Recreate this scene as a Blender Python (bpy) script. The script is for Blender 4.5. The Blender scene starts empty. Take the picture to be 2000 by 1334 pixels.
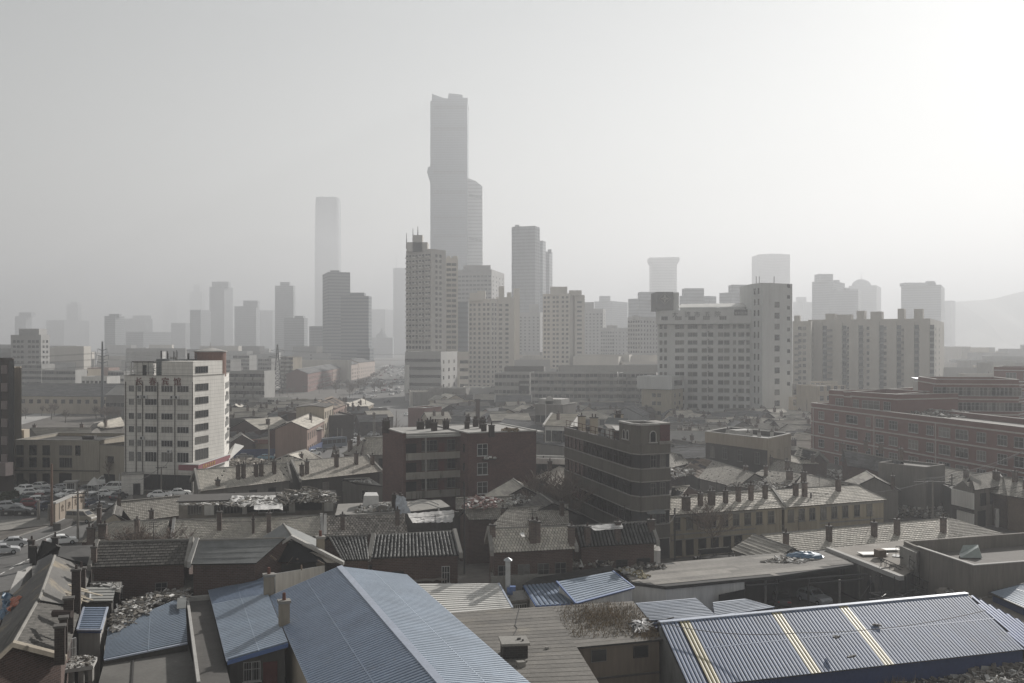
import bpy, bmesh, math, random
from mathutils import Vector, Matrix
R = math.radians
S = bpy.context.scene
# ---------------- camera, sky, sun, exposure
F, HY, H = 1944.0, 672.0, 30.0
cd = bpy.data.cameras.new('camera'); cam = bpy.data.objects.new('camera', cd); S.collection.objects.link(cam)
cam.location = (0, 0, H); cam.rotation_euler = (R(90), 0, 0)
cd.sensor_width = 36; cd.lens = 36*F/2000; cd.shift_y = (HY-667)/2000
cd.clip_start = .5; cd.clip_end = 30000
S.camera = cam
SUN_EL, SUN_AZ = R(25), R(31)        # azimuth from the view direction (+Y) towards +X
sundir = Vector((math.sin(SUN_AZ)*math.cos(SUN_EL), math.cos(SUN_AZ)*math.cos(SUN_EL), math.sin(SUN_EL)))
W = bpy.data.worlds.new('World'); S.world = W; W.use_nodes = True
nt = W.node_tree; nt.nodes.clear()
def wn(t, **k):
    n = nt.nodes.new(t)
    for a, b in k.items(): setattr(n, a, b)
    return n
out = wn('ShaderNodeOutputWorld'); bg = wn('ShaderNodeBackground'); sky = wn('ShaderNodeTexSky', sky_type='NISHITA')
sky.sun_disc = False; sky.sun_elevation = SUN_EL; sky.sun_rotation = SUN_AZ
sky.air_density = 2.0; sky.dust_density = .3; sky.ozone_density = 1.0; sky.altitude = 0
hs = wn('ShaderNodeHueSaturation'); hs.inputs['Saturation'].default_value = .12
nt.links.new(sky.outputs[0], hs.inputs['Color']); nt.links.new(hs.outputs[0], bg.inputs[0]); nt.links.new(bg.outputs[0], out.inputs[0])
bg.inputs[1].default_value = .058
ld = bpy.data.lights.new('sun', 'SUN'); lo = bpy.data.objects.new('sun', ld); S.collection.objects.link(lo)
ld.energy = 5; ld.angle = R(1.2); ld.color = (1, .965, .92)
lo.rotation_euler = (-sundir).to_track_quat('-Z', 'Y').to_euler()
S.view_settings.view_transform = 'Standard'; S.view_settings.look = 'None'; S.view_settings.exposure = .7; S.view_settings.gamma = 1
S.render.engine = 'CYCLES'
cy = S.cycles; cy.use_denoising = True; cy.max_bounces = 6; cy.diffuse_bounces = 3; cy.glossy_bounces = 2; cy.transmission_bounces = 2
cy.volume_bounces = 3; cy.sample_clamp_indirect = 8; cy.use_adaptive_sampling = True
random.seed(7)
RN = random.Random(11)
def ur(a, b): return RN.uniform(a, b)
def g(px, py, z=0.0):                 # where a line of sight meets the height z
    Y = (H-z)*F/(py-HY)
    return Vector(((px-1000)/F*Y, Y, z))
def gd(px, Y, z=0.0): return Vector(((px-1000)/F*Y, Y, z))
def zat(py, Y): return H-(py-HY)/F*Y
# ---------------- materials
MATS = {}
def nodes(m):
    m.use_nodes = True
    t = m.node_tree
    return t, t.nodes['Principled BSDF']
def mat(name, col, rough=.9, var=.3, scale=.25, streak=False, island=0.0, obj=0.0, spec=.25, metal=0.0, fine=.25, brick=None, stain=None, bump=0.0, usecol=False, bands=None, stain2=None):
    if name in MATS: return MATS[name]
    m = bpy.data.materials.new(name); t, p = nodes(m); N, L = t.nodes, t.links
    p.inputs['Roughness'].default_value = rough; p.inputs['Metallic'].default_value = metal
    p.inputs['Specular IOR Level'].default_value = spec
    geo = N.new('ShaderNodeNewGeometry'); pos = geo.outputs['Position']
    mp = N.new('ShaderNodeMapping'); mp.inputs['Scale'].default_value = (1, 1, .12) if streak else (1, 1, 1); L.new(pos, mp.inputs[0])
    n1 = N.new('ShaderNodeTexNoise'); n1.inputs['Scale'].default_value = scale; n1.inputs['Detail'].default_value = 5; n1.inputs['Roughness'].default_value = .65; L.new(mp.outputs[0], n1.inputs['Vector'])
    n2 = N.new('ShaderNodeTexNoise'); n2.inputs['Scale'].default_value = scale*14; n2.inputs['Detail'].default_value = 3; L.new(mp.outputs[0], n2.inputs['Vector'])
    def M(op, a, b):
        k = N.new('ShaderNodeMath'); k.operation = op
        for i, x in enumerate((a, b)):
            if isinstance(x, (int, float)): k.inputs[i].default_value = x
            else: L.new(x, k.inputs[i])
        return k.outputs[0]
    v = M('ADD', M('MULTIPLY', M('SUBTRACT', n1.outputs[0], .5), var*3), 1.0)
    v = M('ADD', v, M('MULTIPLY', M('SUBTRACT', n2.outputs[0], .5), fine*2))
    if island: v = M('ADD', v, M('MULTIPLY', M('SUBTRACT', geo.outputs['Random Per Island'], .5), island*2))
    if obj:
        oi = N.new('ShaderNodeObjectInfo'); v = M('ADD', v, M('MULTIPLY', M('SUBTRACT', oi.outputs['Random'], .5), obj*2))
    if bands:      # (spacing, width, gain) courses along the height
        sx = N.new('ShaderNodeSeparateXYZ'); L.new(pos, sx.inputs[0])
        fr = M('FRACT', M('DIVIDE', sx.outputs[2], bands[0]), 0)
        v = M('MULTIPLY', v, M('SUBTRACT', 1, M('MULTIPLY', M('LESS_THAN', fr, bands[1]), bands[2])))
    v = M('MAXIMUM', v, .12)
    base = N.new('ShaderNodeRGB'); base.outputs[0].default_value = (*col, 1); c = base.outputs[0]
    if usecol:
        oi2 = N.new('ShaderNodeObjectInfo'); c = oi2.outputs['Color']
    def mix(f, a, b, bt='MIX'):
        k = N.new('ShaderNodeMix'); k.data_type = 'RGBA'; k.blend_type = bt
        if isinstance(f, (int, float)): k.inputs[0].default_value = f
        else: L.new(f, k.inputs[0])
        for i, x in ((6, a), (7, b)):
            if isinstance(x, tuple): k.inputs[i].default_value = (*x, 1)
            else: L.new(x, k.inputs[i])
        return k.outputs[2]
    if brick:
        sx = N.new('ShaderNodeSeparateXYZ'); L.new(pos, sx.inputs[0]); cx = N.new('ShaderNodeCombineXYZ')
        L.new(M('ADD', sx.outputs[0], sx.outputs[1]), cx.inputs[0]); L.new(sx.outputs[2], cx.inputs[1])
        bt = N.new('ShaderNodeTexBrick'); bt.inputs['Scale'].default_value = 1; bt.inputs['Brick Width'].default_value = .5; bt.inputs['Row Height'].default_value = .18; bt.inputs['Mortar Size'].default_value = .018
        bt.inputs['Color1'].default_value = (*col, 1); bt.inputs['Color2'].default_value = (col[0]*.7, col[1]*.72, col[2]*.75, 1); bt.inputs['Mortar'].default_value = (*brick, 1)
        L.new(cx.outputs[0], bt.inputs['Vector']); c = bt.outputs[0]
    if stain:      # (colour, threshold, scale)
        n3 = N.new('ShaderNodeTexNoise'); n3.inputs['Scale'].default_value = stain[2]; n3.inputs['Detail'].default_value = 6; n3.inputs['Roughness'].default_value = .7; L.new(mp.outputs[0], n3.inputs['Vector'])
        cr = N.new('ShaderNodeMapRange'); cr.inputs[1].default_value = stain[1]; cr.inputs[2].default_value = stain[1]+.12; L.new(n3.outputs[0], cr.inputs[0])
        c = mix(cr.outputs[0], c, stain[0])
    if stain2:
        n4 = N.new('ShaderNodeTexNoise'); n4.inputs['Scale'].default_value = stain2[2]; n4.inputs['Detail'].default_value = 8; n4.inputs['Roughness'].default_value = .75; L.new(pos, n4.inputs['Vector'])
        cr = N.new('ShaderNodeMapRange'); cr.inputs[1].default_value = stain2[1]; cr.inputs[2].default_value = stain2[1]+.06; L.new(n4.outputs[0], cr.inputs[0]); c = mix(cr.outputs[0], c, stain2[0])
    hv = N.new('ShaderNodeCombineColor'); [L.new(v, hv.inputs[i]) for i in range(3)]
    c = mix(1.0, c, hv.outputs[0], 'MULTIPLY')
    L.new(c, p.inputs['Base Color'])
    if bump:
        b = N.new('ShaderNodeBump'); b.inputs['Strength'].default_value = bump; b.inputs['Distance'].default_value = .05; L.new(n2.outputs[0], b.inputs['Height']); L.new(b.outputs[0], p.inputs['Normal'])
    MATS[name] = m
    return m
def c_(r, g_, b): return (r, g_, b)
BRICK = mat('red_brick', (.092, .056, .047), brick=(.13, .115, .10), var=.35, scale=.3, stain=((.10, .085, .075), .62, .4))
BRICKD = mat('sooty_brick', (.05, .037, .032), brick=(.065, .058, .05), var=.4, scale=.4)
BRICKF = mat('faded_red_brick', (.185, .105, .092), var=.12, scale=.2, fine=.1)
CHB = mat('chimney_brick', (.13, .095, .082), brick=(.15, .14, .12), var=.4, scale=.8, obj=.25)
PLAS = mat('grey_render', (.17, .16, .145), streak=True, var=.35, stain=((.08, .075, .065), .6, .5))
PLASD = mat('dark_render', (.062, .058, .053), streak=True, var=.3)
CREAM = mat('cream_render', (.40, .35, .28), streak=True, var=.25, stain=((.16, .13, .10), .6, .5))
YELL = mat('yellow_render', (.31, .27, .205), streak=True, var=.3, stain=((.14, .12, .09), .58, .45))
WHITEW = mat('white_wall_paint', (.55, .54, .51), streak=True, var=.25, stain=((.25, .24, .22), .62, .6))
CONC = mat('concrete', (.24, .23, .21), var=.3, scale=.5, stain=((.12, .11, .10), .6, .5), bump=.3)
CONCD = mat('dark_concrete', (.085, .08, .074), var=.35, scale=.4, bump=.3)
CONCL = mat('pale_concrete', (.36, .35, .33), var=.2, scale=.4)
TAR = mat('roofing_felt', (.13, .122, .11), var=.3, scale=.22, fine=.35, stain=((.17, .155, .135), .55, .35), bump=.3)
TARD = mat('black_roofing_felt', (.04, .039, .037), var=.35, scale=.4)
TILE = mat('cement_tile', (.46, .43, .375), island=.2, var=.22, fine=.08, scale=.3, rough=.85)
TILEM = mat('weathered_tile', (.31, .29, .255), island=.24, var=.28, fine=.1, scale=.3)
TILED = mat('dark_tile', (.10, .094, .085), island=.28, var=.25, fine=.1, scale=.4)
TILEG = mat('slate_grey_tile', (.13, .13, .13), island=.3, var=.35, scale=.3)
UNDER = mat('batten_and_groove_shade', (.022, .021, .02), var=.2)
PANT = mat('pantile', (.19, .188, .18), island=.35, var=.45, scale=.5, rough=.8)
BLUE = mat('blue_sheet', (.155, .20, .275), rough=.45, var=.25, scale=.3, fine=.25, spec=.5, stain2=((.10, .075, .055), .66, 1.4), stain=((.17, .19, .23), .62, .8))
BLUET = mat('blue_trim', (.10, .16, .33), rough=.5, var=.15)
BLUEL = mat('pale_trim', (.38, .42, .50), rough=.4, var=.1, spec=.5)
NAVY = mat('navy_panel', (.035, .055, .13), rough=.6, var=.2)
YELS = mat('yellow_rooflight', (.30, .26, .13), rough=.5, var=.2, spec=.5)
WHITES = mat('white_sheet', (.54, .53, .50), rough=.5, var=.15, scale=.5, fine=.15, stain=((.38, .34, .29), .64, .9))
GREYS = mat('grey_sheet', (.16, .165, .16), rough=.6, var=.4, scale=.6, streak=False)
GALV = mat('galvanised_steel', (.42, .44, .45), rough=.4, metal=.6, var=.2)
DIRT = mat('bare_dirt', (.11, .10, .088), var=.4, scale=.05, fine=.5, stain=((.07, .062, .052), .55, .2), bump=.5)
ASPH = mat('asphalt', (.12, .117, .112), var=.25, scale=.1, fine=.2, stain=((.06, .058, .055), .6, .15))
PAVE = mat('paving', (.22, .21, .19), var=.2, scale=.2, fine=.3)
PAINTW = mat('road_paint', (.6, .6, .57), var=.2)
WOOD = mat('old_timber', (.13, .10, .075), island=.4, var=.3)
BARK = mat('bark', (.075, .065, .055), var=.3)
TWIG = mat('twig', (.15, .12, .10), var=.3)
HEDGE = mat('evergreen', (.05, .058, .035), var=.4, island=.4)
POLEM = mat('pole_concrete', (.20, .185, .165), var=.3)
STEELD = mat('dark_steel', (.045, .043, .042), rough=.6, var=.2)
BLACK = mat('black_opening', (.012, .012, .013), rough=.5, var=.1)
REDP = mat('red_sign_paint', (.24, .075, .08), rough=.5, var=.2)
MAROON = mat('maroon_panel', (.13, .05, .045), rough=.5, var=.3)
GOLD = mat('gold_lettering', (.5, .33, .10), rough=.5, var=.1)
JUNK = mat('mixed_debris', (.17, .155, .135), island=.7, var=.2, scale=1)
JUNKW = mat('white_debris', (.46, .45, .43), island=.55, var=.2, scale=1)
CLOTH = mat('white_plastic_sheet', (.52, .51, .49), rough=.5, var=.2, scale=1.2)
GRASSD = mat('dry_grass', (.20, .155, .10), island=.5, var=.3, scale=1)
TARP = mat('blue_tarpaulin', (.07, .13, .20), rough=.5, var=.4, scale=1.5)
TARPO = mat('orange_tarpaulin', (.33, .10, .05), rough=.5, var=.4, scale=1.5)
POT = mat('chimney_pot', (.06, .045, .04), var=.3)
FRAMEW = mat('white_frame', (.5, .5, .49), var=.1)
FRAMEG = mat('grey_frame', (.17, .165, .155), var=.2)
FRAMED = mat('dark_frame', (.05, .046, .042), var=.2)
RUBB = mat('rubber', (.015, .015, .015), rough=.8, var=.1)
RED = mat('tail_lamp', (.35, .02, .02), rough=.3, var=.05)
LAMPW = mat('lamp_lens', (.7, .7, .7), rough=.15, var=.05)
def glassmat(name, dark, light, thr=.72):
    m = bpy.data.materials.new(name); t, p = nodes(m); N, L = t.nodes, t.links
    p.inputs['Roughness'].default_value = .12; p.inputs['Specular IOR Level'].default_value = .5
    oi = N.new('ShaderNodeObjectInfo'); geo = N.new('ShaderNodeNewGeometry')
    a = N.new('ShaderNodeMath'); a.operation = 'ADD'; L.new(oi.outputs['Random'], a.inputs[0]); L.new(geo.outputs['Random Per Island'], a.inputs[1])
    f = N.new('ShaderNodeMath'); f.operation = 'FRACT'; L.new(a.outputs[0], f.inputs[0])
    cr = N.new('ShaderNodeValToRGB'); L.new(f.outputs[0], cr.inputs[0]); cr.color_ramp.interpolation = 'CONSTANT'
    e = cr.color_ramp.elements; e[0].color = (*dark, 1); e[1].position = thr; e[1].color = (*light, 1)
    k = e.new(thr*.5); k.color = tuple((dark[i]*.75+light[i]*.25) for i in range(3))+(1,)
    L.new(cr.outputs[0], p.inputs['Base Color']); MATS[name] = m
    return m
GLASS = glassmat('window_glass', (.018, .02, .023), (.13, .125, .115))
GLASSD = glassmat('dark_glass', (.012, .013, .015), (.05, .05, .05), .8)
CARGL = glassmat('car_glass', (.015, .017, .02), (.02, .022, .025))
CARP = mat('car_paint', (.5, .5, .5), rough=.28, var=.03, fine=.02, spec=.6, usecol=True)
# ---------------- mesh builder
class B:
    def __init__(s): s.v = []; s.f = []; s.i = []; s.k = 0
    def p(s, *pts):
        n = len(s.v); s.v += [Vector(q) for q in pts]; s.f.append(tuple(range(n, n+len(pts)))); s.i.append(s.k)
    def hexa(s, b, t):     # two quads, bottom and top, shared verts
        n = len(s.v); s.v += [Vector(q) for q in b]+[Vector(q) for q in t]; m = len(b)
        s.f.append(tuple(range(n+m-1, n-1, -1))); s.f.append(tuple(range(n+m, n+2*m)))
        for j in range(m): s.f.append((n+j, n+(j+1) % m, n+m+(j+1) % m, n+m+j))
        s.i += [s.k]*(m+2)
    def prism(s, poly, z0, z1): s.hexa([(q[0], q[1], z0) for q in poly], [(q[0], q[1], z1) for q in poly])
    def box(s, x0, x1, y0, y1, z0, z1): s.prism([(x0, y0), (x1, y0), (x1, y1), (x0, y1)], z0, z1)
    def ob(s, c, a, b, h):   # centre, half vector a, half vector b, half vector h
        c, a, b, h = map(Vector, (c, a, b, h))
        s.hexa([c-a-b-h, c+a-b-h, c+a+b-h, c-a+b-h], [c-a-b+h, c+a-b+h, c+a+b+h, c-a+b+h])
    def tube(s, p, q, r, r2=None, n=6, cap=True):
        p, q = Vector(p), Vector(q); r2 = r if r2 is None else r2; d = (q-p)
        if d.length < 1e-6: return
        d.normalize(); a = d.orthogonal().normalized(); b = d.cross(a); m = len(s.v)
        for P, rr in ((p, r), (q, r2)):
            for j in range(n):
                t = 2*math.pi*j/n; s.v.append(P+(a*math.cos(t)+b*math.sin(t))*rr)
        for j in range(n): s.f.append((m+j, m+(j+1) % n, m+n+(j+1) % n, m+n+j)); s.i.append(s.k)
        if cap: s.f.append(tuple(range(m+n-1, m-1, -1))); s.f.append(tuple(range(m+n, m+2*n))); s.i += [s.k]*2
    def slab(s, pts, th):    # a plate hanging th below pts
        n = (Vector(pts[1])-Vector(pts[0])).cross(Vector(pts[2])-Vector(pts[0])).normalized()
        if n.z < 0: n = -n
        s.hexa([Vector(q)-n*th for q in pts], pts)
    def build(s, name, mats, parent=None, org=None, smooth=False, rnd=None):
        me = bpy.data.meshes.new(name)
        o_ = Vector(org) if org is not None else (parent_origin(parent) if parent is not None else Vector((0, 0, 0)))
        me.from_pydata([tuple(v-o_) for v in s.v], [], s.f)
        mats = mats if isinstance(mats, (list, tuple)) else [mats]
        for m in mats: me.materials.append(m)
        if len(mats) > 1: me.polygons.foreach_set('material_index', s.i)
        if smooth: me.polygons.foreach_set('use_smooth', [True]*len(me.polygons))
        me.update(); me.validate()
        bm = bmesh.new(); bm.from_mesh(me); bmesh.ops.recalc_face_normals(bm, faces=bm.faces); bm.to_mesh(me); bm.free()
        o = bpy.data.objects.new(name, me); S.collection.objects.link(o)
        if parent is not None: o.parent = parent
        elif org is not None: o.location = o_
        return o
ORG = {}
def parent_origin(p): return ORG.get(p.name, Vector((0, 0, 0)))
def tag(o, label=None, cat=None, group=None, kind=None):
    for k, v in (('label', label), ('category', cat), ('group', group), ('kind', kind)):
        if v: o[k] = v
    return o
def thing(name, label, cat, loc, group=None):
    o = bpy.data.objects.new(name, None); S.collection.objects.link(o); o.location = loc; o.empty_display_size = .5
    ORG[o.name] = Vector(loc)
    return tag(o, label, cat, group)
def sub(o, p):     # children of o are measured from p's origin
    ORG[o.name] = parent_origin(p); return o
def struct(b, name, m, kind='structure', label=None, cat=None):
    o = b.build(name, m); o['kind'] = kind
    return tag(o, label, cat)
# ---------------- windows
WIN = {}
def win_proto(w, h, st):
    key = (round(w, 2), round(h, 2), st)
    if key in WIN: return WIN[key]
    frame, gl, bars, sill, ft = {'w': (FRAMEW, GLASS, (1, 2), 1, .05), 'g': (FRAMEG, GLASS, (1, 1), 1, .06), 'd': (FRAMED, GLASSD, (1, 1), 0, .06), 'plain': (FRAMEG, GLASS, (0, 0), 0, .05),
        'slide': (FRAMEW, GLASS, (0, 3), 0, .05), 'wide': (FRAMEG, GLASS, (0, 4), 0, .06), 'hosp': (FRAMEG, GLASS, (0, 1), 0, .06), 'sash': (FRAMEW, GLASS, (1, 1), 1, .07), 'hole': (FRAMED, BLACK, (0, 0), 0, .08)}[st]
    b = B(); b.k = 1
    b.p((-w/2, -.03, 0), (w/2, -.03, 0), (w/2, -.03, h), (-w/2, -.03, h))
    b.k = 0
    def bar(x0, x1, z0, z1, y=.08): b.box(x0, x1, -y, .0, z0, z1)
    bar(-w/2-ft, -w/2, -ft, h+ft); bar(w/2, w/2+ft, -ft, h+ft); bar(-w/2, w/2, h, h+ft); bar(-w/2, w/2, -ft, 0)
    for i in range(bars[1]): x = -w/2+w*(i+1)/(bars[1]+1); bar(x-ft*.5, x+ft*.5, 0, h, .06)
    for i in range(bars[0]): z = h*.62; bar(-w/2, w/2, z-ft*.4, z+ft*.4, .055)
    if sill: b.box(-w/2-.15, w/2+.15, -.2, 0, -ft-.09, -ft)
    WIN[key] = (b, [frame, gl], [None])
    return WIN[key]
def add_windows(root, specs, limit=100, name='window'):
    """specs: (x,y,z,ang,w,h,style) world centre-bottom of each window, on root"""
    o_ = parent_origin(root); specs = sorted(specs, key=lambda s: (s[0]**2+s[1]**2)/(s[4]*s[5]))
    for s in specs[:limit]:
        b, ms, me = win_proto(s[4], s[5], s[6])
        if me[0] is None:
            o = b.build(name, ms, root, org=(0, 0, 0)); me[0] = o.data
        else:
            o = bpy.data.objects.new(name, me[0]); S.collection.objects.link(o); o.parent = root
        o.location = Vector(s[:3])-o_; o.rotation_euler = (0, 0, s[3])
    rest = specs[limit:]
    if rest:
        a = B(); mats = []
        for s in rest:
            b, ms, _ = win_proto(s[4], s[5], s[6])
            for m in ms:
                if m not in mats: mats.append(m)
            n = len(a.v); rot = Matrix.Rotation(s[3], 3, 'Z'); q = Vector(s[:3])
            if len(rest) > 400:
                a.k = mats.index(ms[1]); a.p(*[rot @ v+q for v in b.v[:4]]); continue
            a.v += [rot @ v+q for v in b.v]; a.f += [tuple(x+n for x in f) for f in b.f]; a.i += [mats.index(ms[k]) for k in b.i]
        o = a.build(name, mats, root); o['kind'] = 'stuff'
def wall_specs(p0, p1, cols, zs, w, h, st):
    """windows on the wall p0->p1 (seen from outside, left to right); cols = fractions or a count"""
    p0, p1 = Vector(p0[:2]), Vector(p1[:2]); d = p1-p0; L = d.length; d = d/L; n = Vector((d.y, -d.x)); ang = math.atan2(d.y, d.x)
    if isinstance(cols, int): cols = [(i+.5)/cols for i in range(cols)]
    out_ = []
    for c in cols:
        cc, ww = (c if isinstance(c, tuple) else (c, w))
        for z in zs: q = p0+d*L*cc+n*.01; out_.append((q.x, q.y, z, ang, ww, h, st))
    return out_
def wallbox(b, p0, p1, th, z0, z1, off=0.0):   # a plate on the outside of wall p0->p1
    p0, p1 = Vector(p0[:2]), Vector(p1[:2]); d = (p1-p0).normalized(); n = Vector((d.y, -d.x))
    a = p0+n*off; c = p1+n*off
    b.prism([a, c, c+n*th, a+n*th], z0, z1)
# ---------------- roof surfaces
def surf(b, pts, kind, mi=0, under=1, tw=.33, tl=.37, gap=.05, th=.12, pitch=.3, rise=.05, drop=0.0, groove=True):
    """planar roof face; pts[0]->pts[1] is the eave, left to right seen from outside"""
    P = [Vector(q) for q in pts]; u = (P[1]-P[0]).normalized(); n = u.cross(P[2]-P[0]).normalized()
    if n.z < 0: n = -n
    v = n.cross(u)
    if v.z < 0: v = -v
    quad = len(P) == 4
    if quad:      # follow the four edges even where they are not quite parallel
        LU = max((P[1]-P[0]).length, (P[2]-P[3]).length); LV = ((P[3]-P[0]).length+(P[2]-P[1]).length)/2
        def BL_(s_, t_): return P[0]*(1-s_)*(1-t_)+P[1]*s_*(1-t_)+P[2]*s_*t_+P[3]*(1-s_)*t_
        W3 = lambda x, y, z=0: BL_(x/LU, y/LV)+n*z
        span = lambda axis, t: (0.0, LU) if axis else (0.0, LV)
        vmax, umin, umax = LV, 0.0, LU
        b.k = under; gn = 5; m0 = len(b.v)
        for z_ in (-.012, -th):
            for j in range(gn+1):
                for i in range(gn+1): b.v.append(BL_(i/gn, j/gn)+n*z_)
        q_ = gn+1
        for j in range(gn):
            for i in range(gn):
                k_ = m0+j*q_+i; k2 = k_+q_*q_; b.f += [(k_, k_+1, k_+q_+1, k_+q_), (k2, k2+q_, k2+q_+1, k2+1)]; b.i += [under]*2
        rim = [i for i in range(q_)]+[gn+j*q_ for j in range(1, q_)]+[gn*q_+i for i in range(gn-1, -1, -1)]+[j*q_ for j in range(gn-1, 0, -1)]
        for a_, c_2 in zip(rim, rim[1:]+rim[:1]): b.f.append((m0+a_, m0+c_2, m0+c_2+q_*q_, m0+a_+q_*q_)); b.i.append(under)
        b.k = mi
    else:
        b.k = under; b.slab(P, th); b.k = mi
        uv = [((q-P[0]).dot(u), (q-P[0]).dot(v)) for q in P]
        def span(axis, t):    # interval of the other coordinate where coordinate axis == t
            xs = []
            for i in range(len(uv)):
                a, c = uv[i], uv[(i+1) % len(uv)]
                if (a[axis]-t)*(c[axis]-t) <= 0 and abs(a[axis]-c[axis]) > 1e-9:
                    k = (t-a[axis])/(c[axis]-a[axis]); xs.append(a[1-axis]+k*(c[1-axis]-a[1-axis]))
            return (min(xs), max(xs)) if len(xs) > 1 else None
        W3 = lambda x, y, z=0: P[0]+u*x+v*y+n*z
        vmax = max(q[1] for q in uv); umin = min(q[0] for q in uv); umax = max(q[0] for q in uv)
    if kind in ('tile', 'row'):
        y = -.08; r = 0
        while y < vmax-.1:
            s0, s1 = span(1, max(y, .001)), span(1, min(y+tl, vmax-.001))
            if s0 and s1:
                a0, a1 = max(s0[0], s1[0]), min(s0[1], s1[1])
                step = tw if kind == 'tile' else ur(1.5, 4)
                x = a0-(r % 2)*tw*.5*(kind == 'tile')
                while x < a1-.05:
                    x2 = min(x+step, a1+.02); xa = max(x, a0)
                    if x2-xa > .05 and RN.random() > drop:
                        y2 = y+tl+.04; lift = .085+ur(-.008, .014); g2 = gap if kind == 'tile' else 0.0; dy = ur(-.012, .012)
                        A, C = xa, x2-g2
                        m = len(b.v)
                        b.v += [W3(A, y+dy, lift), W3(C, y+dy, lift), W3(C, y2, .02), W3(A, y2, .02), W3(A, y+dy, 0), W3(C, y+dy, 0)]
                        b.f += [(m, m+1, m+2, m+3), (m+4, m+5, m+1, m)]; b.i += [mi, mi]
                    x = x2
                    if kind == 'row': step = ur(1.5, 4)
            y += tl; r += 1
    elif kind == 'corr':
        x = umin+.02
        while x < umax-pitch*.5:
            sp = span(0, x+pitch*.5)
            if sp:
                y0, y1 = sp[0]-.06, sp[1]+.01; w = pitch
                prof = [(0, rise), (w*.35, rise*1.12), (w*.66, rise), (w*.72, 0), (w*.92, 0), (w, rise)]
                m = len(b.v)
                for (a, z) in prof: b.v += [W3(x+a, y0, z+.012), W3(x+a, y1, z+.012)]
                for j in range(5): b.f.append((m+2*j, m+2*j+2, m+2*j+3, m+2*j+1)); b.i.append(under if j == 3 and under == 1 and groove else mi)  # groove floor takes the near-black under material: seam shade painted in
            x += pitch
        b.k = mi; [b.ob(W3(LU/2, LV*f_, rise*1.1), (P[2]-P[3]).lerp(P[1]-P[0], 1-f_)*.5, v*.05, n*.015) for f_ in (.52,)] if quad and groove and LU > 6 else None
    elif kind == 'pan':
        x = umin+.02
        while x < umax-pitch*.4:
            sp = span(0, x+pitch*.5)
            if sp:
                y = sp[0]-.06
                while y < sp[1]-.05:
                    y2 = min(y+tl, sp[1]); w = pitch*.62; o1 = ur(-.02, .02); hh = rise*ur(.85, 1.15)
                    prof = [(0, 0), (w*.18, hh*.75), (w*.5, hh), (w*.82, hh*.75), (w, 0)]; m = len(b.v)
                    for (a, z) in prof: b.v += [W3(x+a+o1, y, z+.05), W3(x+a+o1, y2, z+.012)]
                    for j in range(4): b.f.append((m+2*j, m+2*j+2, m+2*j+3, m+2*j+1)); b.i.append(mi)
                    b.f.append((m, m+8, m+6, m+4, m+2)); b.i.append(mi)
                    y = y2
            x += pitch
    elif kind == 'felt':
        y = 0
        while y < vmax-.1:
            y2 = min(y+1.0, vmax-.003); s0, s1 = span(1, y+.001), span(1, y2-.001)
            if s0 and s1:
                m = len(b.v); zz = .006+ur(0, .004)
                b.v += [W3(s0[0], y, zz+.02), W3(s0[1], y, zz+.02), W3(s1[1], y2+.05*(y2 < vmax-.1), zz), W3(s1[0], y2+.05*(y2 < vmax-.1), zz)]
                b.f.append((m, m+1, m+2, m+3)); b.i.append(mi)
            y += 1.0
def chimney(parent, p, w, d, h, ang=0, npot=1, m=None, cap=True):
    """p: base point on the roof"""
    b = B(); w *= .84; d *= .84; h *= ur(.85, 1.1); ang += ur(-.05, .05); m = m or CHB; u = Vector((math.cos(ang), math.sin(ang), 0)); v = Vector((-u.y, u.x, 0)); p = Vector(p)
    lo_, hi = p.z-.6, p.z+h
    b.k = 0; b.ob((p.x, p.y, (lo_+hi)/2), u*w/2, v*d/2, Vector((0, 0, (hi-lo_)/2)))
    if cap: b.k = 1; b.ob((p.x, p.y, hi+.07), u*(w/2+.08), v*(d/2+.08), Vector((0, 0, .08)))
    b.k = 2
    for i in range(npot):
        c = p+u*w*((i+.5)/npot-.5); c.z = hi+.13
        b.tube(c, c+Vector((0, 0, ur(.35, .6))), .13, .10, 7)
    # flashing where the stack meets the roof
    return b.build('chimney', [m or BRICK, CONCD, POT], parent)
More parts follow.
